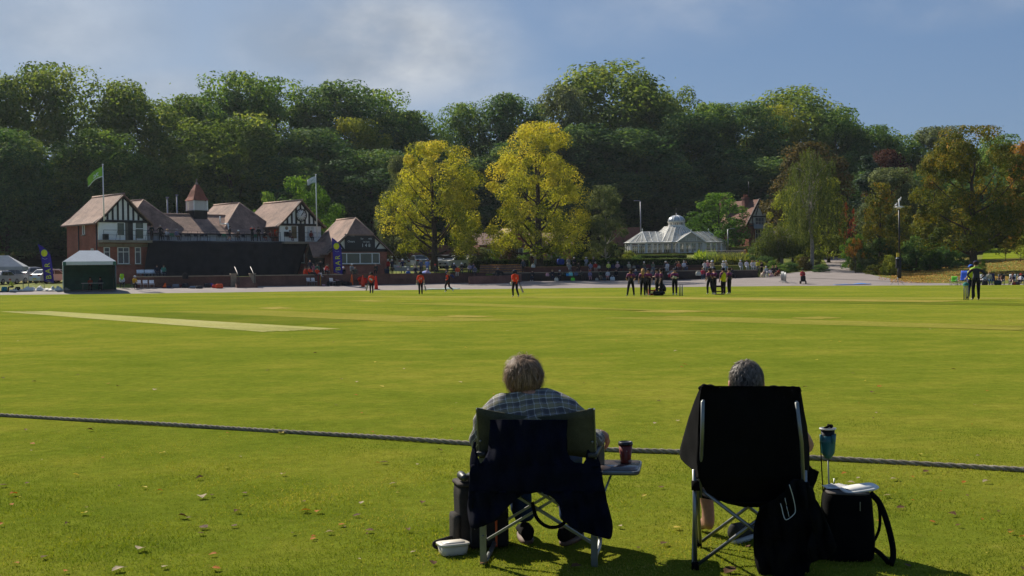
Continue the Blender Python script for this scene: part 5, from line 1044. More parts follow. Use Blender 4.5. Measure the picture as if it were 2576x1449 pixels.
def head_mesh(kind):
	mb = MB(); c = (0, 0, 0); up = lambda *a: [(r, z) for r, z in a]
	if kind == 'short': mb.lathe(up((.118, -.045), (.122, .0), (.117, .05), (.09, .09), (.05, .112), (0, .12)), 12, (0, -.022, 0), Matrix.Rotation(.32, 3, 'X'), cap=False)
	if kind in ('long', 'bob'):
		mb.lathe(up((.118, -.03), (.122, .0), (.117, .05), (.09, .09), (.05, .115), (0, .122)), 12, (0, -.02, 0), Matrix.Rotation(.22, 3, 'X'), cap=False)
		L = .30 if kind == 'long' else .16; mb.tube([(0, -.07, .03), (0, -.10, -.08), (0, -.09, -.08-L*.6), (0, -.07, -.08-L)], [.09, .11, .10, .05], 10)
	if kind == 'tail':
		mb.lathe(up((.118, -.045), (.122, .0), (.117, .05), (.09, .09), (.05, .112), (0, .12)), 12, (0, -.022, 0), Matrix.Rotation(.32, 3, 'X'), cap=False)
		mb.tube(spline([(0, -.12, .06), (0, -.19, .03), (0, -.2, -.1), (0, -.17, -.28)], 3), [.03, .04, .05, .055, .055, .05, .045, .04, .03, .01], 8)
	if kind == 'cap':
		mb.lathe(up((.121, -.01), (.125, .02), (.118, .07), (.085, .105), (.04, .12), (0, .124)), 14, (0, -.005, 0), cap=False); mb.prism([(-.085, .09, .005), (.085, .09, .005), (.07, .19, -.012), (0, .215, -.016), (-.07, .19, -.012)], (0, 0, .014))
	if kind == 'sunhat':
		mb.lathe(up((.21, -.012), (.20, .0), (.125, .022), (.118, .08), (.09, .11), (0, .115)), 16, (0, 0, .02), cap=False); mb.lathe(up((.21, -.014), (.125, .012)), 16, (0, 0, .02), cap=False)
	if kind == 'helmet':
		mb.lathe(up((.135, -.09), (.145, -.03), (.143, .03), (.115, .095), (.06, .13), (0, .14)), 14, (0, -.01, 0), Matrix.Rotation(.15, 3, 'X'), cap=False); mb.prism([(-.1, .11, .0), (.1, .11, .0), (.07, .2, -.02), (-.07, .2, -.02)], (0, 0, .016))
		for k in range(4): mb.tube([(-.11, .08, -.04-k*.028), (-.06, .17, -.045-k*.028), (.06, .17, -.045-k*.028), (.11, .08, -.04-k*.028)], .006, 5)
	me = mb.mesh('hair' if kind in ('short', 'long', 'bob', 'tail') else kind, cloth('222222'))
	return me
HEADS = {}
def person(label, p, yaw=180, pose='stand', top='4a4a55', legs='20222b', head=('short', 'grey'), long=True, shorts=False, shoe='1c1a19', skin='fair', sc=.975, group=None, extra=None, topm=None):
	me, J = body(pose); e = empty('person', p, R(yaw), label, 'person', group, sc); o = link('body', me, e)
	tm = topm or cloth(top); lm = cloth(legs); sk = SK[skin]
	for i, m in enumerate((sk, tm, tm if long else sk, lm, sk if shorts else lm, cloth(shoe))):
		o.material_slots[i].link = 'OBJECT'; o.material_slots[i].material = m
	h2 = Vector(J['h2'][:3])
	def hat(k, c):
		if k not in HEADS: HEADS[k] = head_mesh(k)
		h = link('hair' if k in ('short', 'long', 'bob', 'tail') else k, HEADS[k], e); h.location = h2+Vector((0, 0, .005)); h.material_slots[0].link = 'OBJECT'; h.material_slots[0].material = cloth(HC.get(c, c));
		if pose in ('bend', 'crouch'): h.rotation_euler = (-.6, 0, 0)
		if pose == 'recline': h.rotation_euler = (.1, 0, 0)
		return h
	if head:
		hat(*head[:2])
		if len(head) > 2: hat(*head[2:])
	for x in (extra or []): x(e, J)
	return e
def glove(c):
	def f(e, J):
		for s in 'LR': mb = MB(); p = Vector(J['hd'+s][:3]); mb.lathe([(0, -.09), (.05, -.07), (.065, 0), (.05, .07), (0, .10)], 8, p); mb.build('glove', cloth(c), e)
	return f
def pads(c):
	def f(e, J):
		for s in 'LR':
			a = Vector(J['kn'+s][:3]); b = Vector(J['an'+s][:3]); f_ = Vector((0, .05, 0)); mb = MB(); mb.tube([a+f_+Vector((0, 0, .16)), a+f_*1.3, a.lerp(b, .5)+f_, b+f_], [.07, .085, .075, .065], 8); mb.build('leg_pad', cloth(c), e)
	return f
def number(s, c, z=1.24, sz=.2):
	def f(e, J): lettering(e, s, sz, (0, -.158, z), cloth(c), (math.pi/2, 0, 0), 'shirt_number', .006)
	return f
def bib(c):
	def f(e, J):
		mb = MB(); mb.lathe([(.175, .86), (.185, 1.0), (.19, 1.2), (.19, 1.36), (.12, 1.45)], 12, (0, 0, 0), sy=.86, cap=False); mb.build('bib', cloth(c), e)
	return f
def kit_mat():
	m, t, b = base_mat('magenta_black_kit'); tc = t.new('ShaderNodeTexCoord'); s_ = t.new('ShaderNodeSeparateXYZ'); t.L(tc.outputs['Object'], s_.inputs[0]); n = t.noise(tc.outputs['Object'], 9, 3)
	z = t.math('ADD', s_.outputs[2], t.math('MULTIPLY', n, .1)); r = t.ramp(t.math('DIVIDE', z, 2), [(.60, (.012, .010, .014)), (.66, (.10, .006, .035)), (.715, (.20, .012, .10)), (.735, (.12, .02, .16)), (.76, (.4, .15, .02))])
	t.L(r, b.inputs['Base Color']); b.inputs['Roughness'].default_value = .75; return m
KIT = kit_mat()
def umpkit():
	m, t, b = base_mat('umpire_kit'); tc = t.new('ShaderNodeTexCoord'); s_ = t.new('ShaderNodeSeparateXYZ'); t.L(tc.outputs['Object'], s_.inputs[0])
	z = t.math('ADD', s_.outputs[2], t.math('MULTIPLY', t.math('ABSOLUTE', s_.outputs[0]), .25))
	r = t.ramp(t.math('DIVIDE', z, 2), [(0, (.012, .014, .03)), (.712, (.012, .014, .03)), (.714, (.30, .01, .03)), (.724, (.30, .01, .03)), (.726, (.36, .55, .03))]); [o for o in m.node_tree.nodes if o.type == 'VALTORGB'][0].color_ramp.interpolation = 'CONSTANT'
	t.L(r, b.inputs['Base Color']); b.inputs['Roughness'].default_value = .75; return m
UK = umpkit()
def on(z, x, y): return G(*z(x, y))
BLK = '121217'; ORG = 'e8431f'
GP = 'players on the field'
person('batter in an orange shirt walking towards the camera, nearest the score hut', on(z3, 818, 1284), 176, 'fold', ORG, BLK, ('helmet', '15161a'), True, extra=[glove('cfd4c0')], group=GP)
person('batter in an orange shirt numbered 24, seen from behind', on(zA, 985, 1322), 4, 'stand', ORG, BLK, ('helmet', '1a1c24'), False, extra=[number('24', 'e9d9d0'), glove('d8d6cc')], group=GP)
person('player with orange sleeves and a ponytail running left along the boundary', on(zA, 1720, 1278), 62, 'run', ORG, BLK, ('tail', 'blonde', 'cap', '15161a'), True, extra=[bib('16161c')], shoe='d8d4d0', group=GP)
person('batter in an orange shirt numbered 1 standing alone with bat and white glove', on(zB, 1090, 1398), 24, 'walk', ORG, BLK, ('helmet', '1b2334'), False, extra=[number('1', 'f0e2d8'), glove('dfe0dc')], shoe='c9c6c4', group=GP)
F = dict(topm=KIT, legs=BLK, long=False, shoe='9a9798', group=GP)
person('fielder numbered 6 standing apart with legs wide, seen from behind', on(zE, 190, 1224), 5, 'wide', head=('tail', 'brown', 'cap', '141a16'), extra=[number('6', 'c99a3c', 1.25, .22)], **F)
person('fielder numbered 16 with a fair ponytail holding out her right arm', on(zE, 515, 1216), -12, 'reach', head=('long', 'blonde'), extra=[number('16', 'c99a3c', 1.24, .2)], **F)
person('fielder behind number 16 lifting a hand to her face', on(zE, 655, 1208), 150, 'phone', head=('short', 'brown', 'cap', '20232c'), **F)
person('fielder in a black cap reaching out to shake hands', on(zE, 890, 1206), 70, 'reach', head=('short', 'brown', 'cap', '101316'), **F)
person('dark haired fielder standing behind the one shaking hands', on(zE, 1000, 1196), 78, 'stand', head=('tail', 'dark'), **{**F, 'skin': 'tan'})
person('fielder crouching over the kit bag with her back rounded', on(zE, 1060, 1192), 60, 'crouch', head=('tail', 'dark'), **F)
person('wicketkeeper with big cream gloves facing the camera beside the stumps', on(zE, 1365, 1196), 172, 'fold', head=('short', 'blonde', 'cap', '2b2d38'), extra=[glove('c9c49a')], **{**F, 'legs': BLK})
person('fielder with a number on her back talking to a team mate in a cap', on(zG, 300, 1188), 12, 'walk', head=('tail', 'brown', 'cap', '171a1a'), extra=[number('1', 'c99a3c', 1.24, .22)], **{**F, 'shoe': 'd4d2d0'})
person('fielder in a dark cap facing left, hand on her chest', on(zG, 425, 1184), 118, 'fold', head=('short', 'brown', 'cap', '20242c'), **F)
person('substitute in a yellow bib with an arm raised', on(zG, 665, 1178), 28, 'phone', head=('short', 'dark', 'cap', '1d2340'), extra=[bib('d9cf12')], **{**F, 'skin': 'tan'})
person('fielder with short brown hair beside the yellow bib', on(zG, 825, 1172), 50, 'stand', head=('short', 'brown'), **{**F, 'shoe': 'd4d2d0'})
person('tall umpire in a lime shouldered dark shirt, hand on hip, seen from behind', on(zU, 975, 1342), -6, 'hips', head=('short', 'brown', 'cap', '1d2448'), topm=UK, legs='15161c', sc=1.03, shoe='b8b4b0', group=GP)
q_ = on(zU, 830, 1292); person('second official in a blue cap half hidden behind the tall umpire', q_, 30, 'wide', 'b9c62b', '15172a', ('short', 'brown', 'cap', '3f6fd0'), False, sc=.93, group=GP)
def bat(p, a, b_, label):
	e = empty('cricket_bat', p, 0, label, 'bat'); mb = MB(); d = (Vector(b_)-Vector(a)); mb.bar(Vector(a)+d*.36, Vector(b_), .108, .04, up=(0, 1, .2)); mb.build('blade', mat('willow_wood', (.48, .36, .22), .6), e); mb = MB(); mb.tube([a, Vector(a)+d*.38], .017, 7); mb.build('handle', cloth('2a2a30'), e)
p = on(z3, 818, 1284); bat(p, (-.2, -.05, 1.0), (-.42, -.15, .24), 'bat hanging from the hand of the batter nearest the score hut')
p = on(zA, 985, 1322); bat(p, (.27, .08, .82), (.40, -.08, .28), 'bat carried by the batter numbered 24')
p = on(zB, 1090, 1398); bat(p, (.24, .1, .98), (.5, .0, .30), 'bat carried by the lone batter numbered 1')
def stumps(c, yaw, label, hat=False):
	e = empty('stumps', c, yaw, label, 'stumps', 'two sets of stumps')
	for k in (-1, 0, 1): mb = MB(); mb.tube([(k*.095, 0, 0), (k*.095, 0, .71)], .021, 8); mb.build('stump', mat('stump_navy', (.012, .015, .03), .5), e); mb = MB(); mb.tube([(k*.095+.028, -.015, .02), (k*.095+.028, -.015, .70)], .009, 6); mb.build('stripe', M_paint, e)
	for k in (-.5, .5): mb = MB(); mb.tube([(k*.095-.05, 0, .722), (k*.095, 0, .725), (k*.095+.05, 0, .722)], [.008, .014, .008], 6); mb.build('bail', M_wood, e)
stumps(on(zE, 1527, 1212), 0, 'dark stumps with white stripes beside the wicketkeeper')
p = on(zU, 665, 1330); stumps(p, 0, 'nearer dark stumps with white stripes in front of the umpire')
e = empty('cap', p+Vector((0, 0, .71)), R(150), 'green cap hung over the nearer stumps', 'cap'); mb = MB(); mb.lathe([(.15, -.03), (.14, .04), (.10, .10), (0, .13)], 12, (0, 0, 0), cap=False); mb.build('crown', cloth('2c6f6a'), e); mb = MB(); mb.prism([(-.08, .11, -.02), (.08, .11, -.02), (.05, .22, -.04), (-.05, .22, -.04)], (0, 0, .015)); mb.build('peak', cloth('2c6f6a'), e)
p = on(zE, 760, 1196); e = empty('drinks_crate', p, R(10), 'red drinks crate with bottles at the feet of the fielders', 'crate'); mb = MB();
for s in (-1, 1): mb.box((s*.22, 0, .2), (.03, .34, .4)); mb.box((0, s*.17, .06), (.44, .02, .12)); mb.box((0, s*.17, .3), (.44, .02, .08))
mb.box((0, 0, .015), (.44, .34, .03)); mb.build('frame', cloth('7a1f1c'), e)
for k in range(4): mb = MB(); mb.lathe([(.04, 0), (.04, .18), (.02, .22), (.02, .26)], 8, (-.14+k*.095, 0, .03)); mb.build('bottle', cloth('b9c0a0'), e)
p = on(zG, 565, 1178); e = empty('bottle_carrier', p, R(5), 'small open dark wooden carrier standing on the pitch by the yellow bib', 'carrier'); mb = MB()
for s in (-1, 1): mb.box((s*.26, 0, .3), (.045, .2, .6)); mb.box((0, s*.09, .2), (.5, .03, .06)); mb.box((0, s*.09, .53), (.5, .03, .12))
mb.box((0, 0, .02), (.5, .2, .04)); mb.build('frame', cloth('3a2420'), e)
p = on(zE, 900, 1206)+Vector((.05, -.1, 0)); e = empty('kit_bag', p, R(20), 'low black kit bag open on the grass beside the crouching fielder', 'bag'); mb = MB(); mb.tube([(-.35, 0, .13), (-.3, 0, .15), (.3, 0, .15), (.35, 0, .13)], [.08, .15, .15, .08], 10); mb.build('bag_body', cloth('15161a'), e); mb = MB(); mb.tube(spline([(-.15, 0, .29), (0, 0, .42), (.15, 0, .29)], 4), .015, 6); mb.build('handle', cloth('2a2a2e'), e)
T = {1: (145.6, lambda x, Y: H(x, Y), .965), 2: (149.15, lambda x, Y: 1.25, .96), 3: (151.6, lambda x, Y: 1.95, .90)}
GS = 'spectators on the terraces'
def spec(z, x, tier, label, top, legs='23252e', head=('short', 'grey'), pose='sit', yaw=180, long=True, Y=None, sc=None, y=480, **k):
	Yt, f, s = T[tier]; Y = Y or Yt; X = P(z(x, y)[0], 690, Y).x
	return person(label, (X, Y, f(X, Y)), yaw+rnd.uniform(-14, 14), pose, top, legs, head, long, sc=sc or s*rnd.uniform(.97, 1.03), group=GS, **k)
S_ = [
 (zB, 1550, 1, 'woman in a dark jacket and white shoes alone on the leftmost bench', '23262c', '232c44', ('short', 'brown'), 'sitfold', {'shoe': 'e0e0e0'}),
 (zB, 2085, 1, 'fair haired person in a navy tracksuit beside the pink bag', '242a38', '242a40', ('short', 'blonde'), 'sitfold', {}),
 (zB, 2285, 1, 'white haired man in navy next to the shopping bags', '1e2433', '23252e', ('short', 'white'), 'sitlean', {}),
 (zC, 700, 1, 'bald man in a dark green jacket on the front bench', '25302a', '1d1f22', None, 'sitface', {}),
 (zC, 935, 1, 'person in a red cap and lilac top leaning forward', '8e84a4', 'b8838a', ('short', 'grey', 'cap', 'b8262c'), 'sitlean', {}),
 (zC, 1228, 1, 'man in a green jumper and white collar, knees apart', '2f3b2c', '6a655c', ('short', 'brown'), 'sit', {}),
 (zC, 1425, 1, 'woman in a white cardigan and coral skirt on the front bench', 'c9c6c6', 'c2525a', ('bob', 'brown'), 'sit', {'shorts': True}),
 (zC, 1650, 1, 'person in a black flowered top beside the white carrier bag', '1b1c20', '20222a', ('bob', 'dark'), 'sit', {}),
 (zC, 2175, 1, 'person in a blue fleece seen beside the fielder numbered 6', '353c58', '22242e', ('short', 'white'), 'sit', {}),
 (zE, 750, 1, 'person in a grey striped top behind the handshake', '6d6f77', '2a3346', ('short', 'grey'), 'sitlean', {}),
 (zE, 895, 1, 'person in dark clothes partly hidden by the black cap', '34363f', '22242e', ('short', 'grey'), 'sit', {}),
 (zE, 1272, 1, 'person in a pale grey fleece left of the wicketkeeper', '8f918c', '2c2e36', ('short', 'brown'), 'sit', {}),
 (zE, 2115, 1, 'woman in a raspberry pink top and jeans with white shoes', 'b3304a', '2b4a63', ('short', 'blonde'), 'sitface', {'shoe': 'e0e0e0'}),
 (zG, 890, 1, 'person in dark grey sitting behind the two fielders at the right', '30343a', '24262c', ('short', 'brown'), 'sitface', {}),
 (zC, 400, 2, 'person in a pale grey hooded top on the upper bench', '868c90', '6b7076', ('short', 'grey'), 'sitfold', {}),
 (zC, 640, 2, 'person in dark brown in the shade beside the grey hooded top', '2c201d', '241e1e', ('short', 'brown'), 'sit', {}),
 (zC, 960, 2, 'person in a lilac shirt and navy shorts with bare shins', '7d7f9c', '1d2438', ('short', 'brown'), 'sitface', {'shorts': True}),
 (zC, 1095, 2, 'bare kneed man in a red jacket holding a paper', 'a82a22', '8f8678', ('short', 'grey'), 'sit', {'shorts': True}),
 (zC, 1445, 2, 'steward in a yellow-green vest over a white shirt', 'c9cf62', '1d2026', ('short', 'grey'), 'sit', {}),
 (zC, 1690, 2, 'broad white haired person in a pink shirt, arms folded', 'c39a9c', '22252f', ('short', 'white'), 'sitfold', {}),
 (zC, 1990, 2, 'person in cream sleeves and a dark body warmer', 'b3ac98', '20242e', ('short', 'grey'), 'sitface', {}),
 (zC, 2400, 2, 'person in an olive jacket and white cap looking through binoculars', '5a5c4a', '34486b', ('short', 'grey', 'cap', 'd5d5d2'), 'sitface', {}),
 (zE, 785, 2, 'bald man in a grey-green jumper and pale jeans', '6b7464', '6d7f8f', None, 'sitlean', {}),
 (zE, 1120, 2, 'white haired person in a striped dark jacket', '2c2f38', '7f8590', ('short', 'white'), 'sit', {}),
 (zE, 1408, 2, 'dark haired man in a black shirt on the upper bench', '1f2126', '2b3446', ('short', 'dark'), 'sit', {}),
 (zE, 1672, 2, 'man in a black t-shirt with clasped hands', '1b1c20', '34486b', ('short', 'brown'), 'sitfold', {'long': False}),
 (zE, 2252, 2, 'person in a pink shirt and straw sunhat near the end of the hedge', 'd0888c', '2c3f63', ('short', 'grey', 'sunhat', 'd8bfa8'), 'sitfold', {}),
 (zE, 2372, 2, 'person in a tan top and white sunhat at the end of the hedge', 'b5906c', '31507c', ('short', 'grey', 'sunhat', 'd8d8d4'), 'sitface', {}),
 (zG, 735, 2, 'white haired man in a sand coloured shirt by the iron railings', 'b39c7a', '7f97b5', ('short', 'white'), 'sitfold', {}),
 (zC, 370, 3, 'person in a grey top on the high ledge against the hedge', '83858a', 'b5b7ba', ('short', 'blonde'), 'sitface', {}),
 (zC, 525, 3, 'person in dark navy and a pale cap on the high ledge', '262a36', '23252e', ('short', 'grey', 'cap', 'c8c9c8'), 'sit', {}),
 (zC, 850, 3, 'person in a blue-grey shirt and pale hat on the high ledge', '8790a5', '8a8d90', ('short', 'grey', 'sunhat', 'c8c8c4'), 'sitface', {}),
 (zC, 1045, 3, 'person in black holding a pink programme on the high ledge', '20232b', '1d2026', ('short', 'grey'), 'sitface', {}),
]
for z, x, t_, lab, top, legs, hd, pose, k in S_: spec(z, x, t_, lab, top, legs, hd, pose, **k)
for z, x, lab, top, hd, pose, Y, zz_ in ((zE, 1170, 'woman in a white blouse leaning sideways below the striped jacket', 'd2d0d4', ('bob', 'brown'), 'sitlean', 147.4, .95), (zE, 1470, 'fair haired woman in a salmon top clapping below the black shirt', 'a5574a', ('long', 'blonde'), 'sitface', 147.3, .95), (zE, 1612, 'heavy man in a pale blue-grey shirt below the clasped hands', 'b4b8c6', ('short', 'grey'), 'sit', 147.3, 1.0),
	(zG, 160, 'person in white holding up a phone beside the pink top', 'b9babb', ('short', 'brown'), 'sitface', 147.4, .95), (zG, 355, 'person in a white hat behind the two fielders', 'b8a48c', ('short', 'grey', 'sunhat', 'd0cfca'), 'sit', 147.6, .95), (zG, 668, 'person in a white shirt and white sunhat behind the yellow bib', 'cfccc4', ('short', 'grey', 'sunhat', 'd4d4d2'), 'sit', 147.6, .95),
	(zG, 1127, 'white haired man in a pale grey shirt, first right of the railings', 'a5a5ac', ('short', 'white'), 'sit', 147.5, 1.0), (zG, 1290, 'dark haired man in a white shirt behind the dark wall', 'd0cdd4', ('short', 'dark'), 'sit', 147.5, 1.0), (zG, 1438, 'fair haired woman in a white top behind the dark wall', 'd0c8c8', ('bob', 'blonde'), 'sitfold', 147.5, .95), (zG, 1503, 'person in a white t-shirt next to the lemon yellow top', 'cfcbcb', ('short', 'brown'), 'sit', 147.4, .97), (zG, 1592, 'person in a lemon yellow top at the end of the dark wall', 'c3b92e', ('short', 'brown'), 'sit', 146.9, .97)):
	spec(z, x, 2, lab, top, 'a9aab0' if 'white' in lab else '2b2e38', hd, pose, Y=Y, sc=zz_*.96)
p = P(zG(1312, 0)[0], 690, 150.5); person('woman with grey hair in a bright red top by the garden plants', (p.x, 150.5, .95), 180, 'sitface', 'b3221f', '2b2e38', ('bob', 'grey'), group=GS)
p = P(zG(1555, 0)[0], 690, 150.2); person('person in a cream hat and pale top behind the lemon yellow top', (p.x, 150.2, .9), 175, 'sitface', 'c9b49c', '2b2e38', ('short', 'grey', 'sunhat', 'cdb894'), group=GS)
p = atpx(zG(1690, 0)[0], 147.5); person('tall woman in a black dress standing at the edge of the crowd', p, 165, 'fold', '1d1b1f', '1d1b1f', ('long', 'brown'), False, True, group=GS)
GX = 'group seated on the tarmac edge'
for x, Y, lab, top, legs, hd, pose in ((1810, 146.2, 'white haired woman in a pale grey cardigan with two dogs', 'b5b8b4', '5a6f8c', ('bob', 'white'), 'sit'), (1915, 145.6, 'child in a white and black top beside the long haired woman', 'cfc9c6', '23242a', ('short', 'brown'), 'sit'), (1990, 146, 'woman with long wavy fair hair and a black skirt', '2a2224', '1e1d22', ('long', 'blonde'), 'sitfold'), (2080, 146.2, 'fair haired person in a black top at the right end of the crowd', '1d1d20', '201f22', ('bob', 'blonde'), 'sitfold')):
	p = atpx(zG(x, 0)[0], Y); person(lab, p, 170+rnd.uniform(-10, 10), pose, top, legs, hd, group=GX, sc=.95 if 'child' not in lab else .72)
	e = empty('folding_chair', p, R(170), 'folding chair under the '+lab.split(' with two')[0].split(' beside ')[0].split(' at the')[0], 'chair', 'chairs on the tarmac edge'); mb = MB(); mb.box((0, .02, .40), (.46, .44, .03)); mb.build('seat', cloth('2a2d36'), e); mb = MB(); mb.box((0, -.24, .68), (.46, .03, .42)); mb.build('backrest', cloth('2a2d36'), e); mb = MB()
	for s in (-1, 1): mb.tube([(s*.22, .2, 0), (s*.22, -.25, .88)], .014, 6); mb.tube([(s*.22, -.25, 0), (s*.22, .2, .42)], .014, 6)
	mb.build('frame', M_steel, e)
for z, x, Y, lab, top, legs, hd, pose, yaw, zf in ((zB, 620, 141, 'grey haired person in dark clothes standing on the lower terrace steps', '1f2228', '2b2a2e', ('short', 'grey'), 'stand', 170, None), (zB, 760, 143.4, 'person in black bending down beside the terrace steps', '15161a', '1b1b1e', ('short', 'brown'), 'bend', 100, None), (zB, 1300, 147.5, 'bald man in a grey jumper standing at the top of the leafy steps', '4a505a', '23252b', None, 'stand', 175, 1.25), (zB, 1640, 151.6, 'man in a lilac shirt standing with arms folded beside the tree trunk', '8f7c96', '7f8c88', ('short', 'dark'), 'fold', 180, 1.95),
	 (zB, 1528, 154.6, 'white haired woman in a dark cardigan behind the hedge', '4a3430', '3a302c', ('bob', 'white'), 'stand', 190, 1.95), (zB, 1950, 155, 'white haired man in a brown jacket walking behind the hedge', '7a6a58', '3a3a3c', ('short', 'white'), 'walk', 250, 1.95), (zB, 2065, 155, 'fair haired man in a pale jacket walking behind the hedge', 'b0aaa4', '4a4a4c', ('short', 'blonde'), 'walk', 250, 1.95),
	 (zA, 1000, 141, 'man in a blue-grey t-shirt standing behind the picnic rug', '565a70', '34333a', ('short', 'grey'), 'stand', 178, 1.3), (zA, 1165, 141, 'man in a sky blue shirt standing behind the picnic rug', '6f84b8', '3c4f78', ('short', 'brown'), 'stand', 182, 1.3), (zA, 505, 143.5, 'person in a navy waistcoat and white cap serving behind the refreshment table', '23294a', '23294a', ('short', 'white', 'cap', 'c9cdd0'), 'wide', 180, 1.4), (zA, 215, 143, 'man in navy beside the score hut near the refreshment table', '23283a', '23252e', ('short', 'white'), 'stand', 180, 1.38), (zA, 112, 142.5, 'person in a red top by the wall of the score hut', 'a3241f', '23252e', ('short', 'white'), 'stand', 150, 1.38)):
	p = atpx(z(x, 480)[0], Y); p.z = zf if zf else H(p.x, Y); person(lab, p, yaw, pose, top, legs, hd, pose != 'stand' or 'shirt' not in lab, group='people standing around the terraces')
for x, Y, zf, lab, top, legs, hd, pose, yaw in ((845, 139, 1.02, 'man in a navy t-shirt sitting on the steps by the refreshment table', '1d2232', '23252e', None, 'sit', 190), (1360, 142, 1.2, 'person in a red cap and grey top hunched under the yellow tree', '4a463f', '23252e', ('short', 'brown', 'cap', 'b8262c'), 'sitlean', 200), (1690, 141.5, 1.25, 'grey haired person in dark clothes under the parked white car', '22242a', '23252e', ('short', 'grey'), 'sit', 180), (1885, 141, 1.25, 'person in a white cap and navy top behind the orange jacket', '252a38', '23252e', ('short', 'grey', 'cap', 'd8d8d6'), 'sit', 180), (1975, 139.3, .95, 'person in an orange jacket and cream trousers', 'd04a1a', 'b3aa96', ('short', 'grey'), 'sit', 175), (2090, 141, 1.25, 'person in a white cap and black top right of the orange jacket', '1b1d22', '23252e', ('short', 'grey', 'cap', 'd8d8d6'), 'sitfold', 175), (2310, 142.4, 1.25, 'person in a pale lilac top near the silvery shrub', '9490a8', '23252e', ('short', 'brown'), 'sitlean', 170), (2405, 142.4, 1.25, 'person in a grey-blue top nearest the silvery shrub', '565c74', '2b2e38', ('short', 'brown'), 'sitfold', 180), (1735, 138.6, .75, 'person in blue lying back on the lower terrace', '2b3c78', '2b3560', ('short', 'blonde'), 'recline', 240), (650, 134.5, .65, 'white haired person in a bright blue top low behind the dark wall', '2f62a8', '2b2e38', ('short', 'white'), 'sit', 185), (1165, 137, .68, 'white haired person in a white and lilac top low behind the dark wall', 'b9a8c6', '8f86b0', ('bob', 'white'), 'sitface', 190), (2440, 141.6, .95, 'person in grey with white shoes beside the brick steps', '5a5f70', '23252e', ('short', 'brown'), 'sit', 180)):
	p = P(zA(x, 500)[0], 690, Y); person(lab, (p.x, Y, zf), yaw, pose, top, legs, hd, 'navy t' not in lab, group='people around the smaller yellow tree')
def on_plane(xd, v):                            # where the view through column xd meets the pavilion line at depth v
	r = ray(xd, 640); k = r.x/r.y; c, s = math.cos(PA), math.sin(PA); o = PM @ Vector((0, v, 0)); u_ = (k*o.y-o.x)/(c-k*s); return PM @ Vector((u_, v, 0))
GB = 'people on the pavilion balcony'
for z, x, lab, top, legs, hd, pose, yaw in ((zM, 360, 'person in a dark green jacket standing at the left end of the balcony', '1d2624', '3a2422', ('short', 'dark'), 'fold', 210), (zM, 588, 'broad man in a black top standing behind the balcony rail', '17181c', '23252e', ('short', 'grey'), 'hips', 215),
	(zM, 745, 'person in a straw hat and white shirt seated on the balcony', 'c5c3cc', '2a2c36', ('short', 'grey', 'sunhat', 'c9a078'), 'sitlean', 225), (zM, 610, 'person in dark clothes seated in front of the broad man', '24262c', '20222a', ('short', 'grey'), 'sit', 220), (zM, 1030, 'man in a blue-grey polo shirt seated alone in the balcony row', '6a6a86', '6b5248', ('short', 'grey'), 'sit', 225), (zM, 2450, 'player in a black and orange top walking along the balcony', '1a1a20', '1f2230', ('short', 'dark', 'cap', '1b1d26'), 'walk', 300),
	(zR, 505, 'player in a white cap crouched on a balcony chair', '3f2a26', '2a2626', ('short', 'brown', 'cap', 'd8d8d6'), 'sitlean', 220), (zR, 905, 'player with orange sleeves holding both hands to the eyes on the balcony', '181a20', '25262c', ('short', 'grey'), 'eyes', 222), (zR, 1080, 'player in black standing right of the one with raised hands', '1a1b1d', '4a3a34', ('short', 'dark'), 'wide', 222), (zR, 1225, 'seated player in black and orange below the standing pair', '2a2226', '8a3a22', ('short', 'dark'), 'sitlean', 222), (zR, 1405, 'seated player in a red and black top on the balcony', '6a2420', '3a2422', ('short', 'brown'), 'sit', 222), (zR, 1530, 'seated player in an orange bib near the notice board', '8a3a24', '2a2426', ('short', 'blonde'), 'sitlean', 222), (zR, 1920, 'player in black with an orange chest sitting by the balcony door', '1f1b20', '5a1d1a', ('short', 'dark', 'cap', '14151a'), 'sit', 235), (zR, 2490, 'player in red sitting against the blind at the right end of the balcony', '7a1f1a', '23252e', ('short', 'dark'), 'sit', 215)):
	sd_ = 'sit' in pose; v = .55 if not sd_ else .75
	if z is zR and x > 1700: v = -.45
	if z is zM and x < 400: v = .3
	p = on_plane(z(x, 500)[0], v); p.z = PZ+FL+.005; e = person(lab, p, yaw, pose, top, legs, hd, True, 'walk' in pose, group=GB, sc=.95, extra=[bib('e8431f')] if 'orange bib' in lab else None)
	if 'orange sleeves' in lab: e.children[0].material_slots[2].material = cloth(ORG)
def stack_chair(p, yaw, c, label, group):
	e = empty('chair', p, R(yaw), label, 'chair', group);
	k = 'chairmesh'
	mb = MB(); mb.box((0, 0, .43), (.44, .42, .03)); a = mb.build('seat', cloth(c), e); mb = MB(); mb.box((0, -.24, .66), (.44, .035, .32), Matrix.Rotation(.2, 3, 'X')); mb.build('backrest', cloth(c), e)
	for s in (-1, 1):
		mb = MB(); mb.tube([(s*.2, .2, 0), (s*.2, .17, .42), (s*.2, -.18, .42), (s*.2, -.24, .6)], .013, 6); mb.tube([(s*.2, -.26, 0), (s*.2, -.17, .42)], .013, 6); mb.build('leg', M_steel, e)
	return e
def dupchair(src, p, yaw, label, c=None):
	r = copy_tree(src); r.location = p; r.rotation_euler = (0, 0, R(yaw)); r['label'] = label
	return r
GCH = 'chairs along the balcony'; bch = None
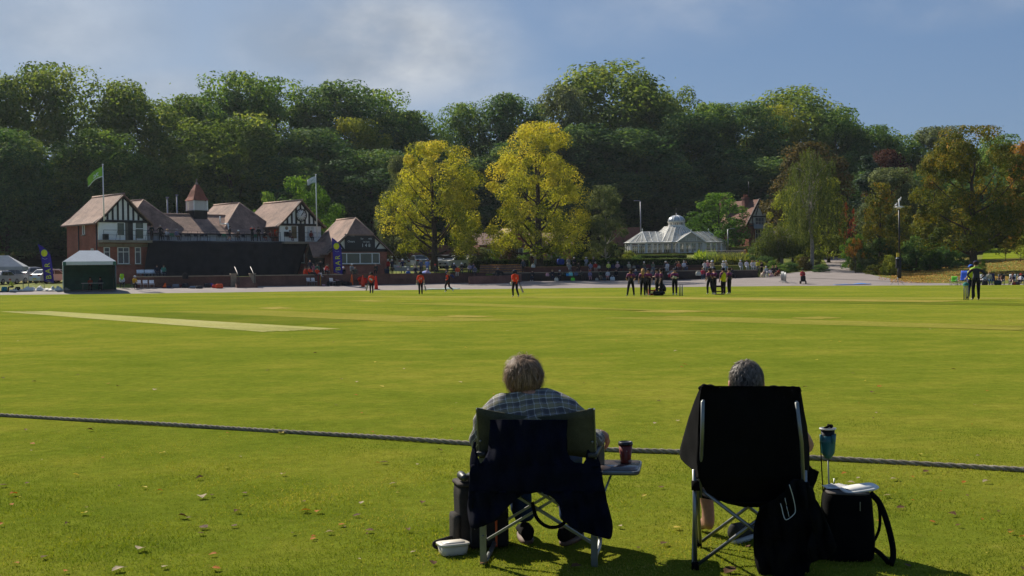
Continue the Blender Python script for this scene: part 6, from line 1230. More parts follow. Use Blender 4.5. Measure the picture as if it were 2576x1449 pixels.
for z, x, lab in ((zM, 1150, 'dark chair beside the blue-grey polo shirt'), (zM, 1310, 'dark chair, second to the right of the blue-grey polo shirt'), (zM, 1400, 'dark chair turned sideways in the middle of the balcony row'), (zM, 1570, 'dark chair left of the pair of chairs under the vent pipe'), (zM, 1720, 'left chair of the pair under the vent pipe'), (zM, 1860, 'right chair of the pair under the vent pipe'), (zM, 2195, 'dark low chair left of the green balcony chair'), (zR, 690, 'dark flat chair right of the player in the white cap')):
	p = on_plane(z(x, 500)[0], .55); p.z = PZ+FL
	if bch is None: bch = stack_chair(p, 225, '2b2d35', lab, GCH)
	else: dupchair(bch, p, 225+rnd.uniform(-15, 15), lab)
gch = None
for z, x, lab in ((zM, 2320, 'green chair between the low dark chair and the walking player'), (zM, 915, 'green chair back right of the straw hat'), (zR, 1010, 'green chair under the player with raised hands')):
	p = on_plane(z(x, 500)[0], .6); p.z = PZ+FL
	if gch is None: gch = stack_chair(p, 215, '1f6a4f', lab, GCH)
	else: dupchair(gch, p, 215, lab)
wch = None
def wchair(p, yaw, lab, g):
	global wch
	if wch is None: wch = stack_chair(p, yaw, 'dcdce2', lab, g); return wch
	r = dupchair(wch, p, yaw, lab); r['group'] = g; return r
GW1 = 'white chairs in front of the pavilion'
for x, lab in ((755, 'white chair in the lower row, next to the steward in yellow'), (890, 'middle white chair of the lower row in front of the wall'), (1020, 'white chair of the lower row with papers on its seat')): p = G(*zL(x, 1405), lo=100); wchair(p, 205, lab, GW1)
for x, y, Y, lab in ((765, 0, 126.5, 'white chair behind the wall, farthest left of the upper row'), (825, 0, 125.2, 'white chair in front of the farthest left one of the upper row'), (925, 0, 126.5, 'back white chair in the middle of the upper row'), (985, 0, 125.0, 'front white chair in the middle of the upper row'), (1062, 0, 126.3, 'white chair half hidden by the man in navy')): p = atpx(zL(x, 1100)[0], Y); wchair(p, 210, lab, GW1)
for x, Y, lab in ((435, 126.5, 'white chair back turned to the camera, left of the team seats'), (560, 126.6, 'narrow white chair between players in orange'), (760, 127.6, 'white chair in the middle of the team seats'), (905, 128.2, 'white chair partly behind the third player in orange'), (1050, 127, 'white chair farthest right of the team seats')): p = atpx(zS(x, 760)[0], Y); wchair(p, 330, lab, GW1)
GF = 'people in front of the pavilion'
p = G(*zL(420, 1400), lo=100); person('steward in an open lime jacket and tie sitting by the tent', p, 192, 'sit', 'c8ced6', '17181c', ('short', 'white', 'cap', 'cfd0d0'), True, group=GF, extra=[bib('a5d92a')]); stack_chair(p, 192, '24262c', 'dark chair under the steward in the lime jacket', GW1)
p = G(*zL(660, 1415), lo=100); person('steward in a yellow jacket sitting sideways with a stick', p, 215, 'sitlean', 'd9a81c', '1b1b1e', ('short', 'white', 'cap', 'd5d5d5'), True, group=GF); stack_chair(p, 215, '24262c', 'dark chair under the steward in the yellow jacket', GW1)
for x, Y, lab, top, pose in ((1118, 126.2, 'man in navy sitting in front of the black sightscreen', '23283c', 'sit'), (1255, 125.8, 'person in teal and lime sitting in front of the black sightscreen', '4a8a7c', 'sitface')): p = atpx(zL(x, 1100)[0], Y); person(lab, p, 215, pose, top, '2a2c3a', ('short', 'brown'), group=GF); stack_chair(p, 215, 'c9c9d0', 'pale chair under the '+lab.split(' sitting')[0], GW1)
for x, Y, lab, top, hd, pose, yaw in ((330, 129.5, 'player in orange leaning by the team seats, nearest the sightscreen', 'd2401f', ('short', 'brown'), 'stand', 230), (450, 129.3, 'bald man in dark clothes standing behind the team seats', '23283a', None, 'stand', 200), (545, 129.8, 'person in a pink top among the team seats', 'a86a7c', ('bob', 'brown'), 'sit', 210), (645, 129.6, 'person in a green and white top in the team seats', '3f6f5a', ('short', 'dark'), 'sit', 210), (735, 130.5, 'tall person in black at the corner of the pavilion', '1c1d20', ('short', 'dark'), 'stand', 200), (485, 127.2, 'player in orange slumped between white chairs', 'd2401f', ('short', 'brown'), 'recline', 235), (640, 127.4, 'player in orange and black seated in the front of the team seats', 'c93a1c', ('short', 'dark'), 'sit', 215), (860, 128, 'player in red reaching down in the team seats', 'c2301c', ('short', 'dark'), 'sitlean', 240), (1210, 128.3, 'person in a pink scarf sitting below the feather banner', 'b88a8c', ('short', 'brown'), 'recline', 240),
	(1345, 129.3, 'person in black and a white cap standing below the score hut window', '1b1c1f', ('short', 'grey', 'cap', 'd5d5d4'), 'stand', 180), (1560, 132.2, 'person in a grey jacket and cap sitting against the score hut', '8a8c92', ('short', 'dark', 'cap', 'cfcfcf'), 'sitlean', 200), (1660, 132.6, 'pink faced man in a dark and cream jacket against the score hut', '4a4a44', None, 'stand', 180), (2235, 134, 'bald man in navy sitting at the right corner of the score hut', '23262f', None, 'sitlean', 170)):
	p = atpx(zS(x, 760)[0], Y); p.z -= .75 if pose == 'stand' and Y < 133 and 'tall' not in lab and 'bald' not in lab else 0
	if pose == 'stand' and ('pink faced' in lab or 'white cap' in lab): p.z -= 0
	person(lab, p, yaw, pose, top, '23242a', hd, group=GF, sc=.95)
CARM = {}
def car_parts():
	L, W = 4.3, 1.78; prof = [(-2.12, .30), (-2.15, .62), (-2.05, .86), (-1.15, .98), (-.45, 1.42), (.2, 1.5), (1.25, 1.46), (1.85, 1.0), (2.08, .92), (2.14, .55), (2.08, .30)]
	b = MB(); n = len(prof); vs = []
	for sx, k in ((-1, .86), (-1, 1), (1, 1), (1, .86)):
		for y, z in prof:
			wz = 1 if z < .95 else 1-.20*(z-.95)/.55; e_ = .0 if abs(k-1) < .01 else .0
			vs.append((sx*W/2*wz*k, y*(1 if k == 1 else .985), z*(1 if k == 1 else 1.012) if z > .4 else z))
	fs = []
	for r in range(3):
		for i in range(n-1): fs.append((r*n+i, (r+1)*n+i, (r+1)*n+i+1, r*n+i+1))
	fs += [tuple(n+i for i in range(n)), tuple(3*n-1-i for i in range(n)), tuple(range(n-1, -1, -1))[:0] or (0, n, 2*n, 3*n)]
	b.add(vs, fs, 0, False); CARM['body'] = b.mesh('body', cloth('cccccc'))
	g = MB();
	for nm, pts in (('windscreen', [(-.70, -1.12, 1.02), (.70, -1.12, 1.02), (.62, -.50, 1.40), (-.62, -.50, 1.40)]), ('rear_window', [(-.66, 1.34, 1.42), (.66, 1.34, 1.42), (.72, 1.80, 1.07), (-.72, 1.80, 1.07)])): g = MB(); g.add(pts, [(0, 1, 2, 3)]); CARM[nm] = g.mesh(nm, M_glass)
	for s in (-1, 1): g = MB(); g.prism([(s*.885, -.95, .97), (s*.885, .2, .97), (s*.80, .2, 1.38), (s*.80, -.42, 1.36)], (s*.012, 0, 0)); g.prism([(s*.885, .28, .97), (s*.885, 1.5, 1.0), (s*.80, 1.2, 1.36), (s*.80, .28, 1.38)], (s*.012, 0, 0)); CARM['side_window%d' % s] = g.mesh('side_window', M_glass)
	w_ = MB(); w_.lathe([(.22, -.1), (.30, -.1), (.315, -.05), (.315, .05), (.30, .1), (.22, .1)], 18, (0, 0, 0), Matrix.Rotation(math.pi/2, 3, 'Y')); CARM['tyre'] = w_.mesh('tyre', cloth('141414'))
	w_ = MB(); w_.lathe([(0, -.11), (.20, -.11), (.22, -.10), (.22, .10), (.20, .11), (0, .11)], 10, (0, 0, 0), Matrix.Rotation(math.pi/2, 3, 'Y')); CARM['rim'] = w_.mesh('rim', M_steel)
car_parts()
def car(p, yaw, colr, label, sc=1.0, zs=1.0):
	e = empty('parked_car', p, R(yaw), label, 'car', 'parked cars', (sc, sc, sc*zs)); m, t, b = base_mat('car_paint_'+colr); b.inputs['Base Color'].default_value = lin(colr); b.inputs['Roughness'].default_value = .28; b.inputs['Metallic'].default_value = .0; b.inputs['Coat Weight'].default_value = .4
	o = link('body', CARM['body'], e); o.material_slots[0].link = 'OBJECT'; o.material_slots[0].material = m
	link('windscreen', CARM['windscreen'], e); link('rear_window', CARM['rear_window'], e); link('side_window', CARM['side_window-1'], e); link('side_window', CARM['side_window1'], e)
	for sx in (-1, 1):
		for y in (-1.32, 1.3): w_ = link('wheel', None, e); bpy.data.objects.remove(w_); w_ = link('wheel', CARM['tyre'], e); w_.location = (sx*.82, y, .315); r_ = link('rim', CARM['rim'], w_)
		for nm, y, z, cc in (('headlight', -2.12, .72, 'd8dde2'), ('tail_light', 2.08, .86, '7a1512')): mb = MB(); mb.box((sx*.64, y, z), (.36, .10, .17)); mb.build(nm, mat(nm, lin(cc)[:3], .2), e)
	for y, c in ((-2.165, 'd8d8d4'), (2.15, 'c9b43a')): mb = MB(); mb.box((0, y, .52), (.52, .03, .11)); mb.build('number_plate', cloth(c), e)
	mb = MB(); mb.box((0, -2.155, .56), (1.1, .04, .16)); mb.build('grille', cloth('17181a'), e)
	return e
for x, Y, yaw, c, lab, sc, zs in ((25, 136, 165, '8f949c', 'silver car under the awning at the left edge', 1.05, 1.05), (82, 141, 160, '9aa0a8', 'silver grey car seen from behind, left of the left feather banner', 1.05, 1.12), (128, 135, 150, 'c3c6ca', 'white car partly hidden behind the left feather banner', 1.0, 1.05), (140, 139, 158, 'bfc3ca', 'white car between the left feather banner and the tent', 1.0, 1.0), (6, 134, 170, '9a9ea6', 'silver car cut off by the left edge of the picture', 1.0, 1.0)):
	p = atpx(x, Y); car(p, yaw, c, lab, sc, zs)
for x, Y, yaw, c, lab in ((1000, 162, -150, 'a9b4be', 'pale blue-grey car right behind the score hut'), (1052, 163, 200, '5d6a78', 'dark blue-grey car behind the trunk of the smaller yellow tree'), (1140, 153, -32, 'c9c9c6', 'white car facing the field beside the silvery shrub'), (1178, 158, -40, '6d6a60', 'grey-brown estate car behind the silvery shrub'), (1118, 160, -30, '8d8f92', 'grey car roof behind the white car')):
	p = atpx(x, Y);
	if 'white car facing' in lab: p.z += .15
	car(p, yaw, c, lab, 1.02, 1.08)
def tent(p, yaw, W_, D2, he, hp, lab, side, top, sides):
	e = empty('gazebo_tent', p, yaw, lab, 'tent'); w2, d2 = W_/2, D2/2; mb = MB(); r = .9
	a = [(-w2, -d2, he), (w2, -d2, he), (w2, d2, he), (-w2, d2, he)]; t_ = [(-w2*.35, -d2*.1, hp), (w2*.35, -d2*.1, hp), (w2*.35, d2*.1, hp), (-w2*.35, d2*.1, hp)]
	for k in range(4): mb.slab([a[k], a[(k+1) % 4], t_[(k+1) % 4], t_[k]], .02)
	mb.slab(t_, .02); mb.build('canopy', top, e); mb = MB()
	for k in range(4):
		q, q2 = Vector(a[k]), Vector(a[(k+1) % 4]); mb.slab([q+Vector((0, 0, -.32)), q2+Vector((0, 0, -.32)), q2, q], .02)
	mb.build('valance', top, e)
	for x, y in ((-1, -1), (1, -1), (1, 1), (-1, 1)): mb = MB(); mb.tube([(x*(w2-.03), y*(d2-.03), 0), (x*(w2-.03), y*(d2-.03), he-.05)], .035, 6); mb.build('leg', M_steel, e)
	if sides:
		for nm, q in (('side_panel', [(-w2+.02, -d2, .05), (-w2+.02, d2, .05), (-w2+.02, d2, he-.3), (-w2+.02, -d2, he-.3)]), ('side_panel', [(w2-.02, -d2+.05, .05), (w2-.02, d2, .05), (w2-.02, d2, he-.3), (w2-.02, -d2+.05, he-.3)]), ('back_panel', [(-w2, d2-.02, .05), (w2, d2-.02, .05), (w2, d2-.02, he-.3), (-w2, d2-.02, he-.3)])):
			mb = MB(); mb.slab(q, .015); mb.build(nm, side, e)
		for x in (-1, 1): mb = MB(); mb.box((x*(w2-.12), -d2-.012, he-.2), (.3, .02, .36)); mb.build('corner_flap', side, e)
	return e
M_green = mat('green_canvas', (.028, .12, .085), .8, 0, .2, 2); M_canvas = mat('white_canvas', (.60, .61, .62), .8, 0, .08, 2); M_greyc = mat('grey_canvas', (.30, .31, .33), .8, 0, .1, 2)
pt = G(216, 724, lo=60); pt = Vector((P(216, 690, 116).x, 116.9, 0)); pt.z = H(pt.x, pt.y)+.02
tn = tent(pt, R(21), 4.7, 3.6, 2.75, 3.8, 'white topped gazebo with dark green side panels beside the pavilion', M_green, M_canvas, True)
p2_ = Vector((P(-32, 690, 117).x, 119.6, 0)); p2_.z = H(p2_.x, p2_.y); tent(p2_, R(12), 5.0, 3, 2.3, 3.4, 'grey topped open gazebo cut off by the left edge', M_green, M_greyc, False)
def table(p, yaw, W_, D2, h, lab, cloth_c=None, top='d5d5d2'):
	e = empty('table', p, yaw, lab, 'table'); mb = MB(); mb.box((0, 0, h-.02), (W_, D2, .04)); mb.build('tabletop', cloth(top), e)
	for x in (-1, 1):
		for y in (-1, 1): mb = MB(); mb.tube([(x*(W_/2-.12), y*(D2/2-.08), 0), (x*(W_/2-.15), y*(D2/2-.1), h-.04)], .02, 6); mb.build('leg', M_steel, e)
	if cloth_c:
		mb = MB(); n = 40; per = [];
		for k in range(n):
			a = k/n*4; s_ = int(a); f = a-s_; c_ = [(-1, -1), (1, -1), (1, 1), (-1, 1), (-1, -1)]; x = lerp(c_[s_][0], c_[s_+1][0], f)*(W_/2+.02); y = lerp(c_[s_][1], c_[s_+1][1], f)*(D2/2+.02); per.append((x, y))
		vs = [(x, y, h+.008) for x, y in per]+[(x*(1.03+.02*math.sin(i*2.3)), y*(1.06+.04*math.sin(i*2.3)), h-.42+.02*math.sin(i*1.3)) for i, (x, y) in enumerate(per)]; mb.add(vs, [tuple(range(n))]+[(i, (i+1) % n, (i+1) % n+n, i+n) for i in range(n)], 0, False)
		o = mb.build('tablecloth', cloth(cloth_c), None, (0, 0, 0)); o.location = p; o.rotation_euler = (0, 0, yaw); tag(o, 'pale cloth hanging over the refreshment table', 'tablecloth')
	return e
tp = pt+Vector((.2, .3, 0)); table(tp, R(18), 2.0, .7, .72, 'white folding table inside the green sided gazebo');
for k, (dx_, lab, top, hd) in enumerate(((-.45, 'person in orange sitting behind the table inside the gazebo', 'a8401f', ('short', 'brown')), (.5, 'person in grey sitting behind the table inside the gazebo', '3a3d44', ('short', 'dark')))): person(lab, tp+Vector((dx_, .75, 0)), 195, 'sitlean', top, '1f2026', hd, group='people in the gazebos')
person('steward with lime sleeves bending over under the grey gazebo', G(30, 735, lo=100)+Vector((0, .3, 0)), 120, 'sitlean', 'a8b53a', '2a2226', ('short', 'red'), group='people in the gazebos')
p = atpx(zA(620, 600)[0], 141.4); p.z = max(p.z, 1.35); table(p, R(4), 2.75, .8, .80, 'long refreshment table with a pale cloth beside the score hut', '8a857c'); tb_ = p.copy()
for k, (x, lab, c, hh) in enumerate(((-1.0, 'pink cake box on the refreshment table', 'd0938f', .12), (-.5, 'row of white cups on the refreshment table', 'd8d8d4', .09), (.1, 'white plate pile in the middle of the refreshment table', 'c9c6c0', .07), (1.0, 'grey box at the right end of the refreshment table', '9a968e', .13))):
	e = empty('box', tb_+Vector((x, -.1, .812)), 0, lab, 'box'); mb = MB()
	if 'cups' in lab:
		for q in range(5): mb = MB(); mb.lathe([(.03, 0), (.042, .09)], 8, (q*.1, 0, 0)); mb.build('cup', cloth(c), e)
	else: mb.box((0, 0, hh/2), (.34, .26, hh)); mb.build('carton', cloth(c), e); mb = MB(); mb.box((0, 0, hh+.012), (.36, .28, .02)); mb.build('lid', cloth('e0dcd6'), e)
p = atpx(zA(300, 600)[0], 141.8); p.z = 1.36; table(p, R(6), 1.2, .6, .78, 'small wooden table left of the refreshment table', None, 'a08a68')
e = empty('cool_box', p+Vector((.15, 0, .79)), 0, 'pale cool box on the small wooden table', 'box'); mb = MB(); mb.box((0, 0, .13), (.62, .36, .26)); mb.build('carton', cloth('a5a098'), e); mb = MB(); mb.box((0, 0, .28), (.66, .4, .04)); mb.build('lid', cloth('c5c0b5'), e)
def banner(p, lean, lab, h):
	e = empty('feather_banner', p, R(8), lab, 'banner'); W_ = .92; n = 26; vs = []; fs = []; f_ = lambda z: lean*(z/h)**2
	for i in range(n+1):
		z = lerp(.55, h, i/n); q = i/n; top = max(0, (q-.72)/.28); bot = max(0, (.06-q)/.06); w = W_*(1-top**1.7*.93); x0 = -W_/2+f_(z)-.02
		for j in range(5): vs.append((x0+w*j/4, .05*math.sin(q*9+j*.6), z+.28*bot*(1-j/4)))
	for i in range(n):
		for j in range(4): fs.append((i*5+j, i*5+j+1, (i+1)*5+j+1, (i+1)*5+j))
	mb = MB(); mb.add(vs, fs, 0, True); o = mb.build('sail', cloth('342a86'), e); s_ = o.modifiers.new('thickness', 'SOLIDIFY'); s_.thickness = .012; s_.offset = 1
	mb = MB(); pts = [(-W_/2-.03+f_(z), 0, z) for z in np.linspace(0, h*.8, 8)]; mb.tube(pts, .018, 6); mb.build('pole', cloth('1b1c20'), e); mb = MB(); mb.lathe([(.22, 0), (.2, .05), (.03, .07), (.03, .3)], 10, (-W_/2-.03, 0, 0)); mb.build('base', cloth('1b1c20'), e)
	yl = cloth('c5cb2c'); mb = MB(); zc = h*.80; mb.lathe([(0, 0), (.30, 0), (.30, .02), (0, .02)], 20, (-.03+f_(zc)-.03, -.10, zc), Matrix.Rotation(math.pi/2, 3, 'X'), sy=1.15); mb.build('emblem', yl, e)
	mb = MB(); mb.tube([(-.25+f_(zc), -.105, zc-.48), (-.02+f_(zc), -.105, zc-.6), (.22+f_(zc), -.105, zc-.52)], .03, 6); mb.build('emblem', cloth('8f93c0'), e)
	for k, ch in enumerate('BAR'): z = h*(.27+.115*k*1.15); lettering(e, ch, h*.165, (.03+f_(z), -.10, z), yl, (math.pi/2, -math.pi/2, 0), ext=.006)
	lettering(e, 'CRICKET CLUB', .2, (-.33+f_(h*.42), -.10, h*.42), cloth('8f93c0'), (math.pi/2, -math.pi/2, 0), ext=.004) if False else None
	mb = MB(); mb.prism([(-W_/2+.05, -.10, .98), (.34, -.10, .62), (-.1, -.10, .86)], (0, .01, 0)); mb.build('corner_mark', yl, e)
p = G(128, 720, lo=60); p = Vector((P(124, 690, 120).x, 120, 0)); p.z = H(p.x, p.y); banner(p, -.55, 'blue feather banner with a yellow disc and yellow letters, beside the gazebo', P(110, 614, 120).z-p.z)
p = atpx(851, 128.5); banner(p, -.15, 'blue feather banner with a yellow disc standing in front of the score hut', P(848, 598, 128.5).z-p.z)
for k, (x, y, lab, sx, sy) in enumerate(((88, 723, 'crumpled white ground sheet lying left of the gazebo, the larger one', 3.0, 1.6), (146, 720, 'crumpled white ground sheet against the gazebo', 1.9, 1.3), (38, 731, 'small crumpled white bag on the grass at the far left', .9, .5))):
	p = Vector((P(x, 690, 117.5).x, 117.2 if k else 117.6, 0)); p.z = H(p.x, p.y); g = np.random.default_rng(k); n = 22; vs = []; fs = []
	ph = g.uniform(0, 6, 6)
	for j in range(n+1):
		for i in range(n+1):
			u, v = i/n-.5, j/n-.5; ed = max(0, 1-(2*max(abs(u), abs(v)))**4); edge = 1+.12*math.sin(9*u+ph[0])+.12*math.sin(8*v+ph[1]); vs.append((u*sx*edge, v*sy*edge, .03+ed*abs(.16*math.sin(9*u+ph[2]+3*v)+.12*math.sin(13*v+ph[3]-5*u)+.08*math.sin(21*u+ph[4]))*(1.3 if k < 2 else .8)))
	for j in range(n):
		for i in range(n): fs.append((j*(n+1)+i, j*(n+1)+i+1, (j+1)*(n+1)+i+1, (j+1)*(n+1)+i))
	mb = MB(); mb.add(vs, fs, 0, True); o = mb.build('ground_sheet', mat('white_sheet', (.66, .62, .56), .7), None); o.location = p; tag(o, lab, 'sheet'); s_ = o.modifiers.new('thickness', 'SOLIDIFY'); s_.thickness = .01
def bag(p, c, lab, s=1.0, handles=True, flat=1.0, yaw=0, grp=None):
	e = empty('bag', p, R(yaw), lab, 'bag', grp, s); mb = MB(); w, d, h = .22, .13, .36*flat; vs = []; n = 14; prof = [(.96, 0), (1.08, .06), (1.1, h*.5), (1.0, h*.85), (.8, h)]
	for q, z in prof:
		for k in range(n): a = 2*math.pi*k/n; ca, sa = math.cos(a), math.sin(a); m_ = (abs(ca)**3+abs(sa)**3)**(-1/3); vs.append((w*q*ca*m_, d*q*sa*m_*(1 if z < h*.8 else .6), z+.012*math.sin(k*2.1)))
	fs = [(i*n+k, i*n+(k+1) % n, (i+1)*n+(k+1) % n, (i+1)*n+k) for i in range(4) for k in range(n)]+[tuple(range(n))[::-1], tuple(4*n+k for k in range(n))]
	mb.add(vs, fs, 0, True); mb.build('bag_body', cloth(c), e)
	if handles:
		for y in (-.05, .05): mb = MB(); mb.tube(spline([(-.09, y, h*.97), (-.07, y, h+.12), (.07, y, h+.12), (.09, y, h*.97)], 4), .012, 5); mb.build('handle', cloth(c), e)
	return e
GBG = 'bags on the terrace'
for z, x, Y, zz_, c, lab, s in ((zB, 1955, 145.7, .9, 'b08a96', 'patterned pink handbag on the front bench', .9), (zB, 2190, 144.9, None, 'b9b4a4', 'cream shopping bag standing on the path by the front bench', 1.0), (zC, 45, 144.8, None, 'c5bfae', 'pale carrier bag on the path beside the man in navy', 1.0), (zC, 430, 145.7, .9, '7fc3bf', 'turquoise patterned shopping bag on the front bench', 1.1), (zC, 345, 145.7, .9, '3a8fc4', 'bright blue bag left of the turquoise one', .8), (zC, 488, 145.0, None, '5fc43a', 'lime green bag on the path below the turquoise one', 1.0), (zC, 575, 145.7, .9, '4a5a72', 'slate blue rucksack on the front bench', 1.1), (zC, 250, 145.7, .9, '24322c', 'dark green bag near the left end of the bags on the front bench', 1.0), (zC, 1550, 145.2, None, 'c4c6c4', 'white carrier bag on the path below the flowered top', 1.2), (zC, 1330, 144.9, None, '2b3a44', 'dark rucksack on the path left of the coral skirt', 1.0), (zC, 1185, 149.2, 1.75, 'a7a59a', 'newspaper coloured bag beside the red jacket', .9), (zC, 1570, 149.3, 1.7, '2b2a4a', 'dark violet bag beside the pink shirt', 1.2), (zC, 1780, 149.3, 1.7, '20222c', 'navy bag right of the pink shirt', 1.1), (zC, 2230, 149.3, 1.7, '2a2430', 'dark bag left of the olive jacket', 1.1), (zC, 2130, 149.3, 1.7, '8a8478', 'pale folded coat left of the dark bag', .8), (zE, 660, 149.3, 1.7, '5a2430', 'maroon rucksack on the upper bench', 1.2), (zE, 1995, 145.4, .75, 'b8b6a6', 'cream rucksack beside the pink top', 1.3), (zE, 1235, 145.2, .62, 'c22a3a', 'red bag beside the wicketkeeper, on the bench', 1.0), (zE, 1195, 145.6, .9, 'b9b6b2', 'white food box on the bench left of the wicketkeeper', .6), (zC, 1130, 145.2, None, '9a958a', 'small grey bag under the bare kneed man', .8), (zB, 1575, 149.8, 1.95, 'd0cfd0', 'white bag on the wall at the feet of the lilac shirted man', 1.0), (zB, 2310, 152.2, 2.3, '1c3f9a', 'bright blue coat on a chair by the hedge', 1.9)):
	p = atpx(z(x, 600)[0], Y); p.z = H(p.x, Y) if zz_ is None else zz_; bag(p, c, lab, s, yaw=rnd.uniform(-20, 20), grp=GBG)
e = empty('picnic_rug', (P(zA(1100, 0)[0], 690, 139.5).x, 139.5, 1.12), R(-8), 'pale blue striped rug draped over something low under the yellow tree', 'rug'); mb = MB(); vs = []; fs = []; n = 14
for j in range(n+1):
	for i in range(n+1): u, v = i/n-.5, j/n-.5; vs.append((u*1.8, v*1.0, .5*(1-(2*abs(u))**2)*(1-(2*abs(v))**2)**.5 if abs(v) < .5 else 0)); vs[-1] = (vs[-1][0], vs[-1][1], vs[-1][2]+.05*math.sin(7*u+4*v)+.1)
for j in range(n):
	for i in range(n): fs.append((j*(n+1)+i, j*(n+1)+i+1, (j+1)*(n+1)+i+1, (j+1)*(n+1)+i))
mb.add(vs, fs, 0, True); o = mb.build('cloth', cloth('8f9cd0'), e); s_ = o.modifiers.new('thickness', 'SOLIDIFY'); s_.thickness = .02
p = atpx(zA(80, 780)[0], 137.5); p.z = 1.0; e = empty('folding_chair', p, R(150), 'blue and white striped deckchair by the corner of the score hut', 'chair');
for k in range(6): mb = MB(); mb.box((-.27+k*.11, -.05, .62), (.06, .03, .75), Matrix.Rotation(-.3, 3, 'X')); mb.build('stripe', cloth('b9c6d8'), e)
mb = MB(); mb.box((0, -.02, .62), (.66, .02, .74), Matrix.Rotation(-.3, 3, 'X')); mb.build('backrest', cloth('23304a'), e); mb = MB(); mb.tube([(-.33, .2, 0), (-.33, -.2, 1.05), (.33, -.2, 1.05), (.33, .2, 0)], .02, 6); mb.tube([(-.33, -.3, 0), (-.33, .1, .5), (.33, .1, .5), (.33, -.3, 0)], .02, 6); mb.build('frame', M_wood, e)
for z, x, y, c, lab, s, fl in ((zL, 1360, 1395, '20264a', 'small navy bag at the foot of the wall by the orange flag', .8, .7), (zL, 1500, 1390, '6a6f78', 'grey kit bag in the row below the sightscreen wall', 1.4, .7), (zL, 1590, 1385, '5a1f22', 'dark red kit bag in the row below the sightscreen wall', 1.4, .7), (zL, 1690, 1390, '1c222c', 'black kit bag in the row below the sightscreen wall', 1.5, .8), (zL, 1840, 1400, '7a8088', 'flat grey bag right of the black kit bag', 1.2, .5), (z2, 720, 1340, '23262c', 'dark bag with blue trim left of the orange kit', 1.3, .9), (z2, 755, 1330, '2b3a8a', 'blue bag on top of the kit pile', 1.0, .9), (z2, 790, 1345, 'b3301f', 'red bag in the kit pile', 1.1, .8), (z2, 835, 1348, 'd2512a', 'orange bag at the right end of the kit pile', 1.5, .8), (z2, 640, 1350, '2a2d34', 'dark flat bag left of the kit pile', 1.4, .5), (zS, 1000, 1085, '15171c', 'long black cricket bag below the dark wall, the left one', 1.6, .8), (zS, 1180, 1085, '14161a', 'black cricket bag below the dark wall with a white tag', 1.6, .8), (zS, 1370, 1080, '181a20', 'black bag with a white bottle on it below the dark wall', 1.4, .8), (zS, 1500, 1078, '1c1a1e', 'black bag nearest the orange cone pile', 1.3, .7), (zS, 810, 1085, 'c99aa2', 'pink and white shoe bag beside the training stumps', .8, .5), (zV, 115, 1330, '1f7a86', 'teal bag on the grass under the grey gazebo', 1.2, 1.0), (zV, 460, 1310, '1a1c22', 'black rucksack on the grass left of the white sheets', 1.0, 1.0)):
	p = G(*z(x, y), lo=90, hi=135); bag(p, c, lab, s, False, fl, rnd.uniform(-30, 30), 'kit bags by the pavilion')
p = on_plane(z2(505, 1245)[0], -7) if False else P(*z2(505, 1245), 121.5); e = bag(p, '17191f', 'black rucksack hung over the wall in front of the sightscreen', 1.2, True, 1.2); e.location.z -= .1
def cone_flag(p, c, h, lab, tilt=0):
	e = empty('marker_flag', p, R(rnd.uniform(0, 90)), lab, 'marker'); mb = MB(); mb.box((0, 0, .02), (.55, .55, .04)); mb.build('base', cloth('33201c'), e); mb = MB(); mb.lathe([(.20, .04), (.15, h*.4), (.07, h*.9), (.05, h)], 10, (0, 0, 0)); o = mb.build('cone', cloth(c), e); o.rotation_euler = (0, tilt, 0)
cone_flag(G(*zS(1870, 1118), lo=100), 'c9402a', 1.2, 'tall orange-red marker cone left of the walking batter'); cone_flag(G(*zS(2225, 1185), lo=90), 'e03020', 1.35, 'tall red marker cone right behind the walking batter'); cone_flag(G(*zL(1270, 1395), lo=100), 'e8602a', .5, 'small orange marker by the wall near the white chairs', .2)
cone_flag(G(*zS(1720, 1060), lo=100)+Vector((0, 0, .45)), 'e04a28', .9, 'orange cone tipped over on the kit pile', 1.1); cone_flag(G(*zS(1560, 1070), lo=100), 'd9622a', 1.1, 'slim orange stick marker leaning on the wall', .06)
p = G(*zS(700, 1085), lo=100); e = empty('training_stumps', p, 0, 'red and yellow training stumps on a base by the dark wall', 'stumps'); mb = MB(); mb.box((0, 0, .03), (.6, .2, .06)); mb.build('base', cloth('8a5a1a'), e)
for k, c in ((-.16, '7a2018'), (-.08, '7a2018'), (.12, 'c98a1a')): mb = MB(); mb.tube([(k, 0, .05), (k, 0, 1.1)], .03, 7); mb.build('stump', cloth(c), e)
e = empty('kit_pile', G(*zS(1830, 1060), lo=100), 0, 'heap of red team jackets against the dark wall', 'jackets'); mb = MB();
for k in range(5): mb.lathe([(.0, 0), (.35, .05), (.3, .3), (.0, .38)], 9, (rnd.uniform(-.3, .3), rnd.uniform(-.15, .15), k*.13), sx=rnd.uniform(.7, 1.3))
mb.build('clothes', cloth('c22a1c'), e)
for z, x, y, c, lab, L in ((zA, 1500, 1182, '9fb8b4', 'pale strip of cloth lying on the edge of the grass by the running player', 4.0), (z6, 715, 1226, '5c86c4', 'blue rolled mat lying on the edge of the grass near the barriers', 3.6)):
	p = G(*z(x, y), lo=90); e = empty('mat', p, R(4), lab, 'mat'); mb = MB(); n = 12; vs = []; fs = []
	for i in range(n+1):
		for j in range(5): vs.append((lerp(-L/2, L/2, i/n), (j-2)*.22, .03+.16*abs(math.sin(i*.55))*(1-abs(j-2)/2.3)*(i/n)+.02))
	for i in range(n):
		for j in range(4): fs.append((i*5+j, i*5+j+1, (i+1)*5+j+1, (i+1)*5+j))
	mb.add(vs, fs, 0, True); o = mb.build('cloth', cloth(c), e); s_ = o.modifiers.new('thickness', 'SOLIDIFY'); s_.thickness = .02
